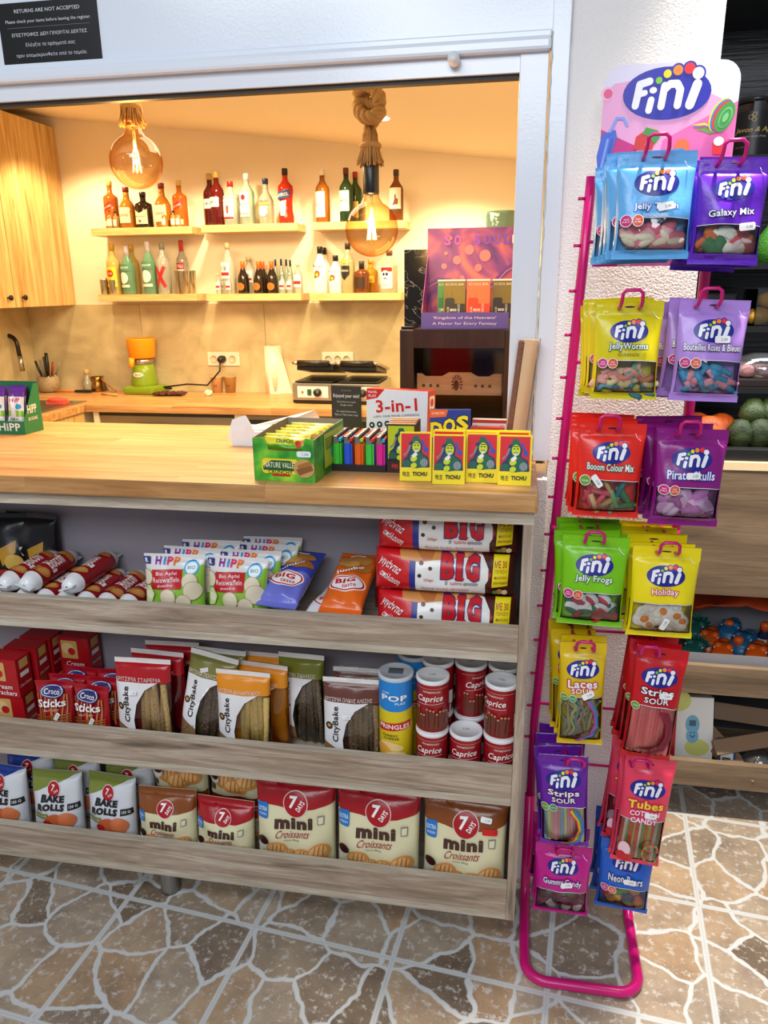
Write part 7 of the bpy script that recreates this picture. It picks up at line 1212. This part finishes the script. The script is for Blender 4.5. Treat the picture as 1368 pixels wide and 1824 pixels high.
for i, (px, y) in enumerate(((1306, .69), (1366, .69), (1286, .80), (1350, .80))):
    p = pos(px, 1150, y); b_ = MB(); b_.lathe([(0, 0), (.016, 0), (.017, .05), (.012, .062), (.012, .07)], m('#1f2a4a', .3), 14); o = tag(b_.build('toy_bottle', loc=(p[0]+.012, y, ZA+.0032)), f'small dark blue toy bottle with orange cap, {ORD[i]} among the dinosaurs', 'toy', 'toy bottles in the grey tray')
    b_ = MB(); b_.lathe([(.0135, .066), (.0135, .084), (.009, .09)], m('#e8601e', .35), 14); b_.build('cap', o); b_ = MB(); b_.lathe([(.0174, .03), (.0174, .042)], m('#e8e6e0', .4), 14, cap=False); b_.build('band', o)
q = random.Random(12); mb = MB(); bm = bmesh.new(); bmesh.ops.create_grid(bm, x_segments=14, y_segments=10, size=1)
for v in bm.verts: v.co = Vector((v.co.x*.14, v.co.y*.08, .03*math.sin(3*v.co.x+1)*math.cos(2*v.co.y)-.035*abs(v.co.x)+q.uniform(-.004, .004)))
bmesh.ops.solidify(bm, geom=bm.faces[:], thickness=.003); mb.bm(bm, m('#d8501a', .7), True); p = pos(1300, 1095, .84); tag(mb.build('orange_bag', loc=(p[0]+.02, .84, ZA+.17)), 'crumpled orange plastic bag lying behind the toy dinosaurs', 'bag')
# lower shelf goods
def leanbox(name, px0, px1, pyt, y, d, col, art, label, cat, rx=-12, rz=0):
    a, b = pos(px0, pyt+40, y), pos(px1, pyt+40, y); w = b[0]-a[0]; h = pos((px0+px1)/2, pyt, y+.02)[2]-ZB; mb = MB(); mb.box((0, 0, 0), (w, d, h), m(col, .35), .0006)
    if art: A = Art(w, h, .0003, .0005); art(A); A.onto(mb, plane_surf())
    o = mb.build(name); o.location = (a[0], y, ZB+.0005); o.rotation_euler = (R_(rx), 0, R_(rz)); return tag(o, label, cat)
def aw(A): A.R('#eef0ec', 0, 0, 1, 1); A.E('#d8dc7a', .1, .95, .35, .16); A.E('#d8dc7a', .62, .3, .3, .12); A.E('#7ab8d8', .5, .62, .17, .13); A.E('#7ab8d8', .5, .46, .15, .1); A.R('#4a6a7a', .42, .6, .58, .68); A.S('#1f3a4a', [(.44, .47), (.5, .44), (.56, .47)], .02); A.E('#1f3a4a', .46, .51, .015); A.E('#1f3a4a', .54, .51, .015); A.T('#333333', 'CE', .85, .08, .1, .035); A.R('#9aa4a8', .1, .08, .5, .1)
leanbox('toy_box', 1203, 1280, 1250, .60, .03, '#eef0ec', aw, 'white and yellow boxed toy with a blue smiling face on the lower shelf', 'box', -14, 4)
leanbox('red_box', 1180, 1208, 1262, .59, .03, '#b01a1e', lambda A: (A.R('#f2e6e0', .2, .72, .8, .88, .1), A.E('#b01a1e', .5, .8, .12), A.T('#f2e6e0', 'MAX', .5, .2, .6, .08, b=.04)), 'dark red box beside the white toy box on the lower shelf', 'box', -10, 2)
def slim(px, py, y, L, w, ang, rx, label, z, lift=0, tags=True):
    p = pos(px, py, y); mb = MB(); mb.box((-L/2, -.01, -w/2), (L/2, .01, w/2), m('#8a6a4c', .5), .001); A = Art(L, w, .0003, .0005); A.R('#5a4636', .05, .1, .95, .9); qq = random.Random(int(px))
    for k in range(26): A.E('#8a7460' if k % 2 else '#3a2c22', qq.uniform(.08, .92), qq.uniform(.15, .85), .02)
    A.R('#e9ebee', .42, .3, .6, .7, .02); A.T('#555555', '1.50', .51, .5, .1, .16); A.onto(mb, shifted(plane_surf(), -L/2, -w/2)); o = mb.build('incense_box'); o.rotation_euler = (Matrix.Rotation(R_(rx), 3, 'X') @ Matrix.Rotation(R_(ang), 3, 'Y')).to_euler(); o.location = (p[0], y, z); return tag(o, label, 'box', 'brown patterned boxes on the lower shelf')
slim(1268, 1285, .66, .20, .042, 48, -40, 'brown patterned slim box sloping down to the right on the lower shelf', ZB+.085); slim(1330, 1296, .62, .17, .042, -14, -42, 'brown patterned slim box lying across the others, price sticker in its middle', ZB+.088); slim(1325, 1270, .74, .17, .05, 4, -30, 'brown plain slim box behind the patterned ones', ZB+.11); slim(1312, 1335, .60, .13, .04, 40, -60, 'brown slim box low at the front under the patterned ones', ZB+.035)
mb = MB(); mb.ball((0, 0, .03), (.032, .03, .03), BLACK_G, 10); mb.tube([(0, -.02, .05), (.0, -.034, .04), (.012, -.036, .02)], .006, m('#d8d8da', .2), 6); o = tag(mb.build('headphone_pack', loc=(pos(1352, 1340, .61)[0], .61, ZB+.0005)), 'glossy black gadget in clear plastic at the right of the lower shelf', 'gadget'); mb = MB(); mb.lathe([(.05, 0), (.052, .02), (.04, .06), (.012, .075)], clear('#f4f6f8', .3, .03, 'wrapfilm', .6), 14); mb.build('plastic_wrap', o)
leanbox('blue_pack', 1280, 1312, 1318, .585, .012, '#1f4a6a', lambda A: (A.R('#dfe6ea', .15, .3, .85, .7), A.R('#333333', .25, .4, .7, .5)), 'small dark blue pack with white label beside the white toy box', 'pack', -20, -4)
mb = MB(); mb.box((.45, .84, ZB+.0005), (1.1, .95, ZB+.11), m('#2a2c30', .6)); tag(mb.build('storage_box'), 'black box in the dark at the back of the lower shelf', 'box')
